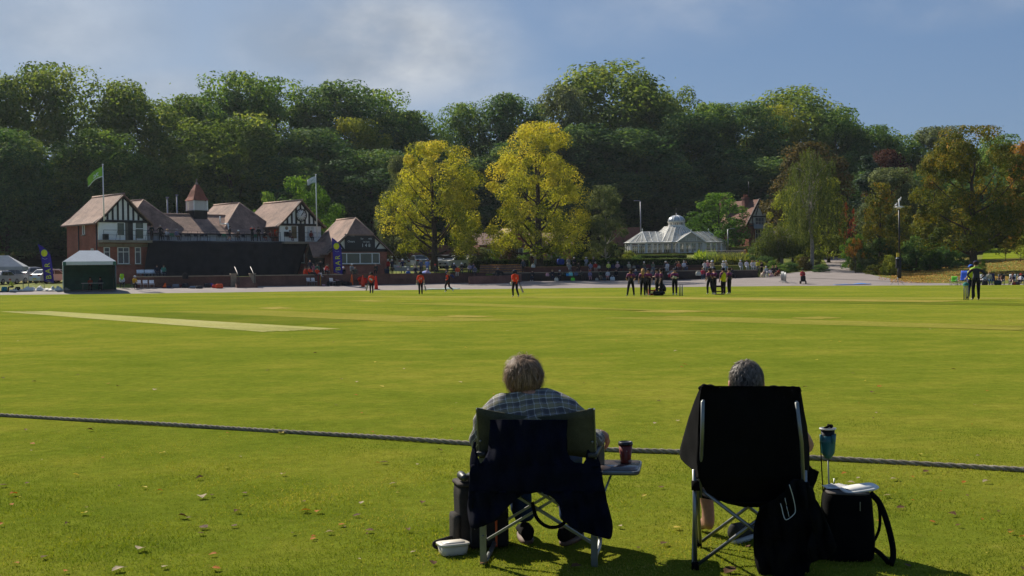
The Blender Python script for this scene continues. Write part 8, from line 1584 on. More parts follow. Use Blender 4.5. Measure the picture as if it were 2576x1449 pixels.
garment(m1, 'jeans', dict(pel=(.11, 7.14, .53, .135), hL=(.02, 7.22, .53, .112), kL=(-.0, 7.58, .50, .085), mL=(.03, 7.53, .30, .074), aL=(.06, 7.50, .10, .070), hR=(.2, 7.22, .53, .112), kR=(.35, 7.58, .50, .085), mR=(.34, 7.52, .30, .074), aR=(.33, 7.47, .10, .070)), [(a if a == 'pel' else a+s, b+s, 0) for s in 'LR' for a, b in (('pel', 'h'), ('h', 'k'), ('k', 'm'), ('m', 'a'))], 'pel', M_jean, .004, 2)
M_shoe = fabric('dark_shoe', (.014, .012, .012)); M_sole = mat('rubber_sole', (.12, .07, .045), .7)
shoe((.062, 7.53, 0), R(6), m1, M_shoe, M_sole, .30); shoe((.345, 7.47, 0), R(-24), m1, M_shoe, M_sole, .30)
hair(m1, (.062, 7.035, 1.046), (.095, .107, .105), 6500, .074, '806750', 3, .011, .0029, -.86, (.12, -.42, .9), True, .9)
c2 = empty('camping_chair', (1.28, 6.69, 0), R(-7), 'tall black folding camping chair with silver legs, under the short haired man', 'chair')
def W2(o, mb, name, m):
	ob = mb.build(name, m, o); ob.matrix_parent_inverse = (Matrix.Translation(o.location) @ o.rotation_euler.to_matrix().to_4x4()).inverted(); return ob
FT = {'RL': Vector((.984, 6.72, 0)), 'RR': Vector((1.57, 6.64, 0)), 'FL': Vector((1.085, 7.27, 0)), 'FR': Vector((1.67, 7.19, 0))}
TP = {'RL': Q(f2, 330, 345, 6.535), 'RR': Q(f2, 923, 352, 6.49)}
for k in ('RL', 'RR'):
	mb = MB(); hub = FT[k].lerp(TP[k], .5); hub.z = .50; hub.x = lerp(FT[k].x, TP[k].x, .15); mb.tube([FT[k]+Vector((0, 0, .03)), Vector((FT[k].x, FT[k].y, .55))], .0115, 10); W2(c2, mb, 'rear_leg', M_alub); mb = MB(); s_ = .028 if k == 'RL' else -.02; mb.tube([Vector((FT[k].x+s_, FT[k].y-.02, .40)), Vector((FT[k].x+s_, FT[k].y-.04, .52)), Vector((lerp(FT[k].x+s_, TP[k].x, .5), FT[k].y-.13, .72)), TP[k]], .0105, 10); W2(c2, mb, 'back_post', M_alu)
	mb = MB(); mb.tube([Vector((FT[k].x+s_*.4, FT[k].y-.012, .44)), Vector((FT[k].x+s_*.4, FT[k].y-.012, .49))], .030, 10); mb.bar(Vector((FT[k].x+s_*.4, FT[k].y, .475)), Vector((FT[k].x+s_*.4+(.09 if k == 'RL' else -.09), FT[k].y+.02, .455)), .03, .03); W2(c2, mb, 'joint', M_blkf)
for k in ('FL', 'FR'): mb = MB(); mb.tube([FT[k], FT[k]+Vector((0, -.02, .60))], .011, 10); W2(c2, mb, 'front_leg', M_alub)
for k in FT: mb = MB(); mb.lathe([(.02, 0), (.021, .035), (.014, .045)], 10, FT[k]); W2(c2, mb, 'foot', M_blkf)
U_ = Vector((0, 0, 1))
for a, b in (('RL', 'RR'), ('RR', 'RL'), ('FL', 'FR'), ('FR', 'FL'), ('RL', 'FL'), ('FL', 'RL'), ('RR', 'FR'), ('FR', 'RR')): mb = MB(); dd = (FT[b]-FT[a]).normalized(); nn_ = Vector((-dd.y, dd.x, 0))*.012; mb.tube([FT[a]+U_*.03+dd*.02+nn_, FT[b]+U_*.455-dd*.02+nn_], .010, 8); W2(c2, mb, 'cross_brace', M_alub)
Y2 = lambda x, y: 6.60+.0001*(y-300)-.05*math.sin(max(0, min(1, (y-262)/750))*math.pi)*(1-((x-630)/330)**2)+(.00035*max(0, y-820))+.012*math.sin(x*.035)*max(0, 1-(y-258)/60)
mb = MB(); cloth_rows(mb, f2, [(252, 322, 360), (254, 321, 936), (262, 320, 936), (272, 318, 938), (300, 312, 944), (400, 303, 948), (550, 298, 952), (700, 296, 955), (800, 300, 955), (830, 306, 950), (870, 322, 944), (920, 355, 930), (960, 412, 900), (990, 485, 860), (1012, 590, 745)], Y2, 26, 4, .004); cloth_rows(mb, f2, [(256, 318, 936), (258, 322, 934)], lambda x, y: 6.64, 26, 2, .003); solid(W2(c2, mb, 'backrest', M_blkf), .008)
mb = MB(); cloth_rows(mb, f2, [(258, 316, 327), (300, 298, 326), (350, 278, 325), (450, 243, 318), (560, 212, 312), (640, 190, 308), (680, 186, 304), (710, 194, 302), (740, 222, 300), (775, 264, 302), (835, 296, 308)], lambda x, y: 6.62+.0026*max(0, 320-x), 10, 4, .006); solid(W2(c2, mb, 'side_panel', M_blkf), .008)
mb = MB(); cloth_rows(mb, f2, [(275, 930, 944), (340, 935, 955), (420, 940, 968), (500, 945, 984), (640, 948, 999), (750, 950, 1000), (830, 952, 985)], lambda x, y: 6.60+.003*max(0, x-935), 8, 4, .004); solid(W2(c2, mb, 'side_panel', M_blkf), .008)
mb = MB(); cloth_rows(mb, f2, [(745, 988, 1000), (770, 980, 1020), (790, 975, 1063), (840, 975, 1048), (880, 980, 1030), (905, 1000, 1022)], lambda x, y: 6.85, 8, 4, .006); solid(W2(c2, mb, 'cup_pocket', M_blkf), .01)
mb = MB(); n = 10; vs = []
for j in range(8):
	for i in range(n+1): u = i/n; k = j/7; a = FT['RL'].lerp(FT['RR'], .04+.92*u); b = FT['FL'].lerp(FT['FR'], .04+.92*u); p = a.lerp(b, k*.95); vs.append((p.x, p.y, .40+.03*k-.05*math.sin(math.pi*u)*math.sin(math.pi*min(1, k+.2))))
mb.add(vs, [(j*(n+1)+i, j*(n+1)+i+1, (j+1)*(n+1)+i+1, (j+1)*(n+1)+i) for j in range(7) for i in range(n)], 0, True); solid(W2(c2, mb, 'seat', M_blkf), .008)
mb = MB()
for x, y in ((332, 345), (921, 352)): mb.lathe([(0, 0), (.009, .002), (.007, .006), (0, .007)], 10, Q(f2, x, y, 6.545), Matrix.Rotation(math.pi/2, 3, 'X'))
W2(c2, mb, 'rivet', M_alub)
mb = MB(); mb.tube(spline([Q(f2, x, y, 6.615) for x, y in ((316, 275), (322, 258), (345, 252), (385, 257), (450, 267), (520, 265), (600, 268), (700, 269), (745, 263), (800, 262), (860, 267), (905, 266), (932, 270), (940, 285))], 5), [.010+.006*abs(math.sin(i*.55)) for i in range(66)], 8); W2(c2, mb, 'top_hem', M_blkf)
jk = empty('jacket', Q(f2, 880, 1100, 6.5), 0, 'black jacket with a silver piped pocket hanging from the tall chair', 'jacket')
YJ = lambda x, y: 6.50+.0004*abs(x-880)+.03*math.sin(x*.02)
mb = MB(); cloth_rows(mb, f2, [(840, 905, 955), (870, 875, 985), (900, 862, 1002), (960, 800, 1034), (1000, 720, 1056), (1020, 688, 1066), (1060, 676, 1088), (1130, 662, 1122), (1200, 652, 1146), (1270, 650, 1172), (1300, 652, 1172), (1320, 656, 1130), (1362, 666, 1010), (1400, 676, 985), (1440, 692, 968), (1475, 712, 960)], YJ, 30, 4, .020); solid(world_build(mb, 'cloth', M_blkf, jk), .014)
mb = MB(); mb.tube(spline([Q(f2, x, y, YJ(x, y)-.045) for x, y in ((876, 872), (900, 950), (914, 1025), (905, 1060), (858, 1094), (840, 1068), (830, 1025), (820, 990))], 4), .0022, 5); world_build(mb, 'piping', mat('silver_piping', (.45, .48, .46), .4), jk)
mb = MB()
for a, b in (((848, 955), (858, 1000)), ((858, 1005), (866, 1040)), ((868, 1042), (874, 1075))): mb.tube([Q(f2, *a, YJ(*a)-.045), Q(f2, *b, YJ(*b)-.045)], .0014, 4)
world_build(mb, 'stitched_line', MATS['silver_piping'], jk)
mb = MB(); cloth_rows(mb, f2, [(880, 985, 1010), (940, 990, 1030), (1040, 1010, 1085), (1150, 1030, 1130), (1260, 1000, 1168), (1310, 1000, 1150), (1345, 1010, 1100)], lambda x, y: 6.44+.02*math.sin(x*.03), 10, 4, .02, 1.2); solid(world_build(mb, 'sleeve', M_blkf, jk), .02)
m2 = empty('person', (1.33, 7.05, 0), 0, 'man with short grey hair sitting low in the tall black chair, one bare calf showing', 'person')
EL2 = Q(f2, 998, 640, 7.05)
J2 = dict(pel=(1.34, 7.08, .50, .13), wai=(1.335, 7.0, .62, .13), che=(1.33, 6.93, .74, .145), nb=(1.325, 6.9, .85, .09), nk=(1.322, 6.925, .905, .056), h1=(1.32, 6.965, .95, .072), h2=(1.32, 6.97, 1.01, .084), h3=(1.32, 6.965, 1.06, .066), no=(1.32, 7.075, .98, .016), ch=(1.32, 7.04, .925, .03), shL=(1.14, 6.92, .82, .075), elL=(1.06, 7.08, .62, .048), wrL=(1.16, 7.3, .60, .031), shR=(1.51, 6.92, .82, .075), elR=(*EL2, .048), wrR=(1.6, 7.3, .60, .031), hipL=(1.25, 7.15, .47, .10), knL=(1.13, 7.62, .50, .062), clL=(1.175, 7.61, .30, .052), anL=(1.205, 7.585, .095, .036), heL=(1.20, 7.555, .035, .034), toL=(1.16, 7.73, .028, .034), hipR=(1.43, 7.15, .47, .10), knR=(1.56, 7.62, .50, .062), clR=(1.56, 7.62, .3, .052), anR=(1.56, 7.60, .095, .036), heR=(1.56, 7.57, .035, .034), toR=(1.58, 7.75, .028, .034))
E2 = E1[:9]+[(a+('' if a in ('nb', 'pel') else s), b+s, 0) for s in 'LR' for a, b in (('nb', 'sh'), ('sh', 'el'), ('el', 'wr'), ('pel', 'hip'), ('hip', 'kn'), ('kn', 'cl'), ('cl', 'an'), ('an', 'he'), ('an', 'to'))]
man(m2, J2, E2, [((1.16, 7.3, .60), (1.22, 7.38, .60), (.8, -.6, 0), (0, 0, 1), .4, 1), ((1.6, 7.3, .60), (1.54, 7.38, .60), (.8, .6, 0), (0, 0, 1), .4, -1)], M_skin)
for s in (-1, 1): mb = MB(); mb.lathe([(0, -.03), (.014, -.026), (.019, 0), (.014, .026), (0, .03)], 12, (1.32+s*.094, 6.965, .985), None, sx=.5); o = mb.build('ear', mat('ear_skin', (.5, .2, .13), .5), m2); o.location = -m2.location
garment(m2, 'shirt', {k: (*v[:3], v[3]*1.14) for k, v in J2.items() if k in ('pel', 'wai', 'che', 'nb', 'shL', 'elL', 'shR')} | {'mR': (1.62, 6.98, .71, .07)}, [('pel', 'wai', 0), ('wai', 'che', 0), ('che', 'nb', 0), ('nb', 'shL', 0), ('nb', 'shR', 0), ('shL', 'elL', 0), ('shR', 'mR', 0)], 'pel', M_dark, .003, 1)
garment(m2, 'shorts', dict(pel=(1.34, 7.09, .49, .14), hL=(1.25, 7.17, .47, .115), kL=(1.16, 7.5, .50, .09), hR=(1.43, 7.17, .47, .115), kR=(1.54, 7.5, .50, .09)), [('pel', 'hL', 0), ('hL', 'kL', 0), ('pel', 'hR', 0), ('hR', 'kR', 0)], 'pel', M_dark, .003, 4)
hair(m2, (1.32, 6.965, 1.022), (.092, .104, .102), 3600, .030, '665c53', 9, .004, .0026, -.6, (.1, -.25, .95), True, .95)
e = empty('shoe', Q(f2, 590, 1200, 7.45), 0, 'grey trainer with a white sole on the grass under the tall chair', 'shoe'); e.location.z = 0; shoe(tuple(e.location), R(-38), e, fabric('grey_knit', (.06, .06, .06)), mat('white_sole', (.6, .58, .54), .6), .29)
cp = Q(f1, 1291, 735, 7.29); cp.z = .5025; e = empty('coffee_cup', cp, R(10), 'dark red paper coffee cup with a black lid on the side tray', 'cup'); mb = MB(); mb.lathe([(.030, 0), (.0305, .003), (.041, .108)], 24, (0, 0, 0)); mb.build('cup_wall', mat('cup_red', (.17, .024, .015), .4, 0, .2, 12), e)
mb = MB(); mb.lathe([(.044, .106), (.0445, .113), (.042, .116), (.041, .124), (.037, .126), (.034, .121), (0, .121)], 24, (0, 0, 0)); mb.build('lid', mat('lid_black', (.012, .012, .013), .35), e)
M_pr = mat('print_white', (.5, .45, .4), .6); mb = MB(); mb.lathe([(.005, 0), (.0065, 0), (.0065, .002), (.005, .002), (.005, 0)], 14, (-.004, -.0385, .073), Matrix.Rotation(math.pi/2, 3, 'X'), cap=False)
for k in range(3): mb.box((-.006+k*.004, -.0365, .046), (.002, .002, .004))
for k in range(5): mb = MB(); mb.bar((.012+k*.005, -.0335+k*.0014+k*k*.0003, .006), (.010+k*.0062, -.0362+k*.0012+k*k*.0004, .024-abs(k-2)*.003), .0032, .002); mb.build('printed_stripe', M_pr, e)
lettering(e, 'o', .016, (-.004, -.0402, .073), M_pr, name='printed_mark', ext=.0004)
bx_ = empty('cool_bag', Vector((-.205, 7.42, 0)), R(15), 'black cool bag with an orange stripe standing left of the man in the checked shirt', 'bag'); M_bag = fabric('bag_black', (.028, .025, .024)); mb = MB(); blob(mb, .30, .22, .385, (0, 0, 0), 0, 8, [(.95, 0), (1, .03), (1.015, .3), (.99, .55), (1.01, .8), (.97, 1)], 40); mb.build('bag_body', M_bag, bx_); mb = MB(); blob(mb, .312, .235, .02, (0, 0, .37), 0, 8, [(1, 0), (1.01, .4), (.97, 1)]); mb.build('lid', fabric('bag_top', (.045, .036, .032), .7), bx_)
mb = MB(); blob(mb, .235, .05, .27, (.02, -.128, .01), 0, 4, [(.95, 0), (1, .05), (1, .8), (.85, 1)]); mb.build('front_pocket', M_bag, bx_); mb = MB(); mb.tube(spline([(-.095, -.154, .03), (-.095, -.156, .2), (-.07, -.156, .265), (.0, -.156, .285), (.1, -.156, .28), (.13, -.154, .2)], 5), .004, 6); mb.build('piping', fabric('piping_grey', (.07, .065, .06)), bx_); mb = MB(); mb.box((.055, -.158, .14), (.012, .006, .25)); mb.build('stripe', mat('orange_stripe', (.55, .09, .02), .6), bx_); mb = MB(); mb.box((-.075, -.155, .15), (.006, .006, .05)); mb.build('zip_pull', M_alub, bx_)
mb = MB(); blob(mb, .05, .16, .19, (-.165, -.02, .01), 0, 3, [(.8, 0), (1, .1), (1, .9), (.9, 1)]); mb.build('mesh_pocket', fabric('mesh_grey', (.05, .045, .04)), bx_); mb = MB(); mb.tube(spline([(-.17, -.05, .07), (-.25, -.06, .055), (-.30, -.06, .04), (-.29, -.07, .015), (-.22, -.08, .012), (-.17, -.08, .03)], 5), .011, 6); mb.build('strap', M_bag, bx_)
e = empty('binoculars', Q(f1, 292, 862, 7.33), R(12), 'black binoculars lying on top of the cool bag', 'binoculars'); e.location.z = .412
for x, z in ((-.028, .012), (.025, -.0)): mb = MB(); mb.lathe([(.017, -.06), (.021, -.055), (.021, -.01), (.025, 0), (.025, .07), (.021, .075)], 16, (x, 0, z), Matrix.Rotation(-math.pi/2, 3, 'X')); b_ = mb.build('barrel', mat('rubber_black', (.012, .012, .012), .5), e); mb = MB(); mb.lathe([(0, 0), (.0165, 0), (.0165, .002), (0, .002)], 16, (x, -.061, z), Matrix.Rotation(math.pi/2, 3, 'X')); mb.build('lens', M_glass, b_)
mb = MB(); mb.box((0, .02, .012), (.03, .06, .02)); mb.build('bridge', MATS['rubber_black'], e)
e = empty('food_box', Vector((-.362, 7.155, 0)), R(22), 'small off-white plastic food box with a lid on the grass beside the cool bag', 'box'); mb = MB(); blob(mb, .168, .118, .058, (0, 0, .004), 0, 6, [(.86, 0), (.89, .06), (1, 1)]); mb.build('tub', mat('cloudy_plastic', (.56, .50, .41), .4, 0, .06, 20, .4), e); mb = MB(); blob(mb, .182, .132, .012, (0, 0, .060), 0, 6, [(.98, 0), (1, .3), (1, .8), (.97, 1)]); l_ = mb.build('lid', mat('lid_cream', (.62, .57, .49), .35, 0, .05, 20, .4), e); mb = MB(); blob(mb, .135, .088, .005, (0, 0, .0715), 0, 6, [(1, 0), (.97, 1)]); mb.build('raised_panel', MATS['lid_cream'], l_)
bk_ = empty('backpack', Vector((1.885, 6.98, 0)), R(-8), 'black backpack standing right of the tall chair with a white lid on top', 'bag'); mb = MB(); blob(mb, .28, .28, .375, (0, 0, 0), 0, 5, [(.90, 0), (1, .05), (1.05, .3), (1.0, .6), (.95, .88), (.90, .97), (.84, 1.0)], 40); mb.build('bag_body', M_blkf, bk_); mb = MB(); blob(mb, .24, .25, .012, (0, 0, .372), 0, 5, [(1, 0), (1, .5), (.95, 1)]); mb.build('top_panel', fabric('grey_top', (.07, .06, .055), .6), bk_); mb = MB(); mb.box((.055, -.147, .315), (.004, .006, .05)); mb.build('zip_pull', M_alub, bk_); mb = MB(); mb.tube(spline([(-.14, -.08, .25), (-.15, -.08, .2), (-.14, -.1, .15)], 4), .008, 6); mb.build('red_loop', mat('red_tape', (.4, .03, .02), .6), bk_)
for pts, r in (([(.12, -.06, .375), (.165, -.07, .33), (.20, -.1, .24), (.225, -.14, .12), (.225, -.18, .05), (.205, -.22, .012)], .017), ([(.14, .02, .37), (.175, .0, .3), (.18, -.02, .2), (.165, -.03, .14), (.14, -.05, .1)], .009), ([(.13, -.1, .07), (.165, -.15, .05), (.195, -.21, .02)], .014)): mb = MB(); mb.tube(spline(pts, 5), r, 8); mb.build('strap', M_blkf, bk_)
e = empty('plastic_cover', Vector((1.945, 6.93, .392)), R(10), 'white plastic box cover lying on top of the backpack', 'cover'); mb = MB(); blob(mb, .21, .12, .012, (0, 0, 0), 0, 4, [(.95, 0), (1, .3), (1, .8), (.95, 1)], 32); o = mb.build('plate', mat('white_lid', (.66, .63, .58), .35, 0, .06, 20), e); mb = MB(); blob(mb, .16, .08, .006, (0, 0, .012), 0, 4, [(1, 0), (.95, 1)], 32); mb.build('raised_panel', MATS['white_lid'], o); e.rotation_euler = (R(8), R(-6), R(10))
e = empty('paper_bag', Vector((1.845, 7.03, .388)), 0, 'crumpled clear wrapper on the backpack beside the white lid', 'wrapper'); mb = MB(); vs = []; n = 10
for j in range(n+1):
	for i in range(n+1): u, v = i/n-.5, j/n-.5; vs.append((u*.15, v*.12, .002+.02*abs(math.sin(9*u+4*v))*(1-4*u*u)*(1-4*v*v)))
mb.add(vs, [(j*(n+1)+i, j*(n+1)+i+1, (j+1)*(n+1)+i+1, (j+1)*(n+1)+i) for j in range(n) for i in range(n)], 0, True); solid(mb.build('film', mat('clear_film', (.55, .52, .5), .25), e), .001)
sx_ = Q(f2, 1120, 610, 7.2); e = empty('drink_holder', (sx_.x, 7.2, 0), 0, 'teal drink holder on a thin metal stake stuck in the grass behind the backpack', 'drink holder'); zt = Q(f2, 1120, 540, 7.2).z; mb = MB(); mb.lathe([(.0, zt-.155), (.02, zt-.152), (.038, zt-.12), (.044, zt-.06), (.046, zt-.02), (.042, zt-.02), (.038, zt-.06)], 20, (0, 0, 0), cap=False); mb.build('holder', mat('teal_plastic', (.010, .10, .115), .4), e)
for k in range(4): a = k*1.57+.4; mb = MB(); mb.tube([(.045*math.cos(a), .045*math.sin(a), zt-.06), (.049*math.cos(a), .049*math.sin(a), zt-.012)], .009, 6); mb.build('prong', MATS['teal_plastic'], e)
mb = MB(); mb.tube([(.0, 0, zt-.15), (.005, 0, .3), (.0, 0, -.05)], .0045, 6); mb.tube([(.004, 0, zt-.30), (.03, -.01, zt-.305), (.034, -.01, zt-.27)], .004, 6); mb.build('stake', M_alu, e); mb = MB(); mb.tube([(-.047, -.01, zt-.04), (-.043, -.02, zt-.2), (-.035, -.03, .25), (-.03, -.03, .0)], .0035, 6); mb.build('stake', M_blkf, e)
e = empty('steel_cup', (sx_.x, 7.2, zt-.12), 0, 'dark insulated cup with a pale rim and a cord on top, in the teal holder', 'cup'); mb = MB(); mb.lathe([(.03, 0), (.036, .05), (.040, .135), (.036, .135), (.03, .06), (0, .05)], 20, (0, 0, 0)); mb.build('cup_wall', fabric('cup_dark', (.02, .022, .025), .4), e); mb = MB(); mb.lathe([(.040, .134), (.049, .138), (.049, .144), (.040, .144), (.040, .134)], 24, (0, 0, 0), cap=False); mb.build('rim', mat('rim_grey', (.5, .5, .48), .4), e); mb = MB(); mb.tube(spline([(-.02, .01, .14), (0, -.01, .155), (.02, .0, .16), (.03, .02, .15), (.01, .03, .158), (.02, -.01, .15)], 4), .007, 6); mb.build('cord', M_blkf, e)
rpts = spline([G(x, y) for x, y in ((-1500, 985), (-700, 1013), (-150, 1040), (0, 1048), (300, 1066), (600, 1083), (900, 1102), (1195, 1121.5), (1450, 1133), (1600, 1139), (1710, 1143), (2040, 1157.5), (2300, 1171), (2576, 1188), (2750, 1198), (3300, 1238))], 60)
e = empty('boundary_rope', rpts[0], 0, 'thick twisted boundary rope lying across the grass in front of the chairs', 'rope'); M_rope = fabric('rope_fibre', (.25, .215, .16), 1, 120, .6); mb = MB(); s_ = 0; st = [[], [], []]
for i, p in enumerate(rpts):
	if i: s_ += (p-rpts[i-1]).length
	d = (rpts[min(i+1, len(rpts)-1)]-rpts[max(0, i-1)]).normalized(); sd2 = Vector((-d.y, d.x, 0)); sag = .022+.004*math.sin(s_*1.9)
	for k in range(3): a = s_*26+1.1*math.sin(s_*1.3)+.7*math.sin(s_*4.1)+k*2.094; st[k].append(p-rpts[0]+sd2*.011*math.cos(a)+Vector((0, 0, sag+.011*math.sin(a))))
for k in range(3): mb.tube(st[k], .0125, 7)
mb.build('strands', M_rope, e)
LFM = {'brown': leaf_mat('dead_leaf_brown', [(0, (.05, .028, .016)), (1, (.12, .06, .03))], .1), 'orange': leaf_mat('dead_leaf_orange', [(0, (.22, .07, .012)), (1, (.36, .13, .02))], .2), 'pale': leaf_mat('dead_leaf_pale', [(0, (.22, .165, .11)), (1, (.34, .27, .19))], .2), 'yellow': leaf_mat('dead_leaf_yellow', [(0, (.36, .26, .04)), (1, (.42, .34, .08))], .3)}
def leaf_proto(seed, mk):
	g = random.Random(seed); mb = MB(); n = 8; vs = []; cu = g.uniform(.5, 2.2); tw = g.uniform(-1, 1)
	for i in range(n+1):
		u = i/n; w_ = (math.sin(math.pi*u**.8)*.5+.03)*(1+.18*math.sin(u*19+seed))
		for v in (-1, -.5, 0, .5, 1): x = v*w_*.8; vs.append((x, u-.5, .06+abs(v)**1.5*w_*.45*cu*.5+.16*math.sin(u*3+tw)*cu*.35+.05*tw*v))
	mb.add(vs, [(i*5+j, i*5+j+1, i*5+j+6, i*5+j+5) for i in range(n) for j in range(4)], 0, True); mb.tube([(0, -.5, .06), (0, -.75, .02)], .02, 4); me = mb.mesh('leaf', LFM[mk]); a = me.attributes.new('rnd', 'FLOAT', 'POINT'); a.data.foreach_set('value', [g.random() for _ in me.vertices]); return me
LP = {k: [leaf_proto(s, k) for s in range(i*5, i*5+4)] for i, k in enumerate(LFM)}
rl_ = random.Random(21)
FIX = [(82, 1120, 'orange', .09), (508, 1256, 'pale', .13), (512, 1332, 'brown', .11), (460, 1305, 'brown', .10), (502, 1208, 'brown', .10), (712, 1198, 'pale', .09), (355, 1388, 'pale', .13), (597, 1292, 'brown', .08), (770, 1290, 'orange', .10), (802, 1292, 'orange', .10), (297, 1440, 'pale', .13), (112, 1408, 'brown', .09), (897, 1302, 'brown', .09), (35, 1248, 'orange', .10), (10, 1226, 'brown', .11), (708, 1093, 'yellow', .12), (965, 1168, 'brown', .11), (987, 1222, 'pale', .08), (227, 1085, 'brown', .10), (290, 1065, 'yellow', .08), (1705, 1062, 'pale', .09), (2330, 1191, 'brown', .10), (2265, 1282, 'brown', .10), (2425, 1218, 'orange', .07), (1835, 1443, 'brown', .15), (1218, 1425, 'brown', .09), (2480, 1217, 'pale', .1), (1107, 1137, 'brown', .08), (2252, 1210, 'pale', .12), (1925, 1003, 'pale', .1), (2040, 1180, 'brown', .08), (910, 1270, 'pale', .07), (1410, 1283, 'brown', .09), (1558, 1330, 'pale', .07), (1450, 1432, 'brown', .1), (545, 1437, 'orange', .09), (830, 1345, 'pale', .08), (415, 1432, 'pale', .07), (1040, 1395, 'pale', .06), (2395, 1300, 'brown', .09)]
for k in range(190):
	y = 800+650*rl_.random()**.9; FIX.append((rl_.uniform(-20, 2600), y, rl_.choice(('brown', 'brown', 'brown', 'orange', 'orange', 'pale', 'yellow')), rl_.uniform(.035, .09)*(1 if y > 1000 else 1.5)))
NM = {'brown': 'curled brown', 'orange': 'rusty orange', 'pale': 'bleached pale', 'yellow': 'dry yellow'}
for x, y, k, s in FIX:
	p = G(x, y); e = link('leaf', rl_.choice(LP[k])); e.location = p+Vector((0, 0, .016)); s *= .62; e.rotation_euler = (rl_.uniform(-.18, .18), rl_.uniform(-.18, .18), rl_.uniform(0, 6.28)); e.scale = (s*rl_.uniform(.7, 1.1), s, s*rl_.uniform(.4, .9)); rope_y = 1048+(x/2576)*140; tag(e, NM[k]+' fallen leaf on the mown grass '+('on the near side of the rope' if y > rope_y else 'out on the field beyond the rope'), 'leaf', NM[k]+' leaves '+('near' if y > rope_y else 'beyond')+' the rope')
def blades():
	g = np.random.default_rng(4); N = 480000; Yb = 4.6+11.5*g.uniform(0, 1, N)**1.7; x = (g.uniform(-1, 1, N))*(Yb*.46+1.9); hh = g.uniform(.006, .017, N)*(1+.35*np.sin(x*3.1)*np.sin(Yb*2.3))*np.clip((16.5-Yb)/7, .25, 1)
	pos = np.stack([x, Yb, hh*.42], 1); tang = np.tile(np.array([[0, 0, 1.]]), (N, 1))+g.normal(size=(N, 3))*.55; nn_ = g.normal(size=(N, 3))*np.array([1, 1, .3]); val = np.clip(.5+.22*np.sin(x*1.3+Yb)+.16*np.sin(x*4.7-Yb*3.9)+g.normal(size=N)*.24, 0, 1)
	me = leaf_mesh('grass', pos, nn_, hh*1.2+Yb*.0003, val, GR, .20, tang); o = link('grass', me); tag(o, 'short mown grass blades around the chairs and rope', None, None, 'stuff')
GR = leaf_mat('grass_blade', [(0, (.072, .108, .011)), (.45, (.134, .166, .017)), (.75, (.20, .21, .025)), (1, (.31, .265, .08))], .45, GAIN=(1.12, 1.15, 1))
blades()
cam = bpy.data.cameras.new('camera'); cam.sensor_width = 36; cam.lens = FPX/2576*36; cam.clip_end = 5000; cam.clip_start = .05
co = link('camera', cam); co.location = (0, 0, CAMH); co.rotation_mode = 'QUATERNION'; co.rotation_quaternion = CROT.to_quaternion()
scene.camera = co
SUN_AZ, SUN_EL = R(-38), R(39)                # azimuth measured from straight ahead, negative to the left
sd = Vector((math.sin(SUN_AZ)*math.cos(SUN_EL), math.cos(SUN_AZ)*math.cos(SUN_EL), math.sin(SUN_EL)))
sl = bpy.data.lights.new('sun', 'SUN'); sl.energy = 4.6; sl.angle = R(.6); sl.color = (1, .93, .80)
so = link('sun', sl); so.rotation_euler = (-sd).to_track_quat('-Z', 'Y').to_euler(); so.location = sd*60
w = bpy.data.worlds.new('World'); scene.world = w; w.use_nodes = True
t = NT(w); bg = t.n['Background']
sky = t.new('ShaderNodeTexSky', sky_type='NISHITA'); sky.sun_disc = False; sky.sun_elevation = SUN_EL; sky.sun_rotation = SUN_AZ
sky.air_density = 1.0; sky.dust_density = .6; sky.ozone_density = 2.2; sky.altitude = 100
tc = t.new('ShaderNodeTexCoord'); gen = tc.outputs['Generated']
nv = t.new('ShaderNodeVectorMath', operation='NORMALIZE'); t.L(gen, nv.inputs[0]); dirv = nv.outputs[0]
sp = t.new('ShaderNodeSeparateXYZ'); t.L(dirv, sp.inputs[0])
mp = t.new('ShaderNodeMapping'); t.L(dirv, mp.inputs['Vector']); mp.inputs['Scale'].default_value = (1, 1, 1.7); mp.inputs['Location'].default_value = (.35, .1, .2)
n1 = t.noise(mp.outputs['Vector'], 4.2, 6, .5); n2 = t.noise(mp.outputs['Vector'], 9, 5, .55)
nn = t.math('ADD', t.math('MULTIPLY', n1, .7), t.math('MULTIPLY', n2, .3))
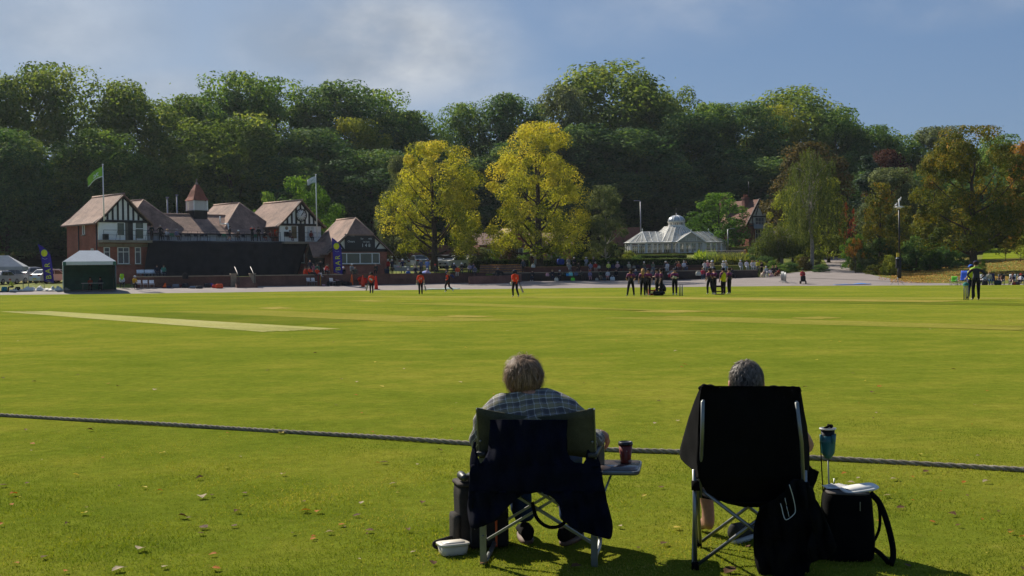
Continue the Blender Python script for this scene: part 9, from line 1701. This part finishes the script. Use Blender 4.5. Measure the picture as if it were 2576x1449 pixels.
def blob(x, y, r0, r1, st):                   # a cloud bank standing in one direction of the sky
	d = ray(x, y).normalized(); vm = t.new('ShaderNodeVectorMath', operation='SUBTRACT'); t.L(dirv, vm.inputs[0]); vm.inputs[1].default_value = d
	m2 = t.new('ShaderNodeVectorMath', operation='MULTIPLY'); t.L(vm.outputs[0], m2.inputs[0]); m2.inputs[1].default_value = (1, 1, st)
	ln = t.new('ShaderNodeVectorMath', operation='LENGTH'); t.L(m2.outputs[0], ln.inputs[0])
	mr = t.new('ShaderNodeMapRange'); mr.interpolation_type = 'SMOOTHSTEP'; t.L(ln.outputs['Value'], mr.inputs['Value'])
	for k, v in zip(('From Min', 'From Max', 'To Min', 'To Max'), (r0, r1, 1, 0)): mr.inputs[k].default_value = v
	return mr.outputs['Result']
msk = blob(960, 120, .03, .16, 2.2)
for a in ((1700, 30, .02, .17, 4), (60, 60, .02, .16, 2.), (2380, 15, 0, .12, 5), (430, 230, 0, .12, 4), (1180, 235, 0, .12, 4)):
	msk = t.math('MAXIMUM', msk, t.math('MULTIPLY', blob(*a), .5))
cl = t.math('MULTIPLY', t.ramp(nn, [(.43, 0), (.64, 1)]), msk); cl = t.math('ADD', t.math('MULTIPLY', cl, .85), t.math('MULTIPLY', msk, .13))
ccol = t.ramp(n2, [(.36, (4.2, 4.8, 5.6)), (.62, (7.6, 8.1, 8.8))])
skc = t.mix(.62, sky.outputs[0], (1.75, 3.2, 6.1)); skc = t.mix(t.math('MULTIPLY', blob(-50, 250, .05, .55, 1.3), .42), skc, (6.2, 7.3, 8.6))
t.L(t.mix(cl, skc, ccol), bg.inputs['Color']); bg.inputs['Strength'].default_value = .047
vs_ = scene.view_settings; scene.display_settings.display_device = 'sRGB'; vs_.view_transform = 'Standard'; vs_.look = 'None'; vs_.exposure = 0.68; vs_.gamma = 1
cy = scene.cycles; cy.use_denoising = True; cy.max_bounces = 6; cy.diffuse_bounces = 2; cy.glossy_bounces = 3; cy.transmission_bounces = 4; cy.transparent_max_bounces = 8; cy.caustics_reflective = False; cy.caustics_refractive = False
cy.sample_clamp_indirect = 6
hz_ = MB(); hz_.box((0, 215, 31), (900, 560, 68)); HM_, t, b = base_mat('haze'); t.n.remove(b); pv_ = t.new('ShaderNodeVolumePrincipled'); pv_.inputs['Color'].default_value = (.82, .89, 1, 1); pv_.inputs['Density'].default_value = .00007; pv_.inputs['Anisotropy'].default_value = .35; t.L(pv_.outputs[0], t.n['Material Output'].inputs['Volume'])
tag(hz_.build('haze', HM_), None, None, None, 'stuff'); cy.volume_bounces = 0; cy.volume_max_steps = 64
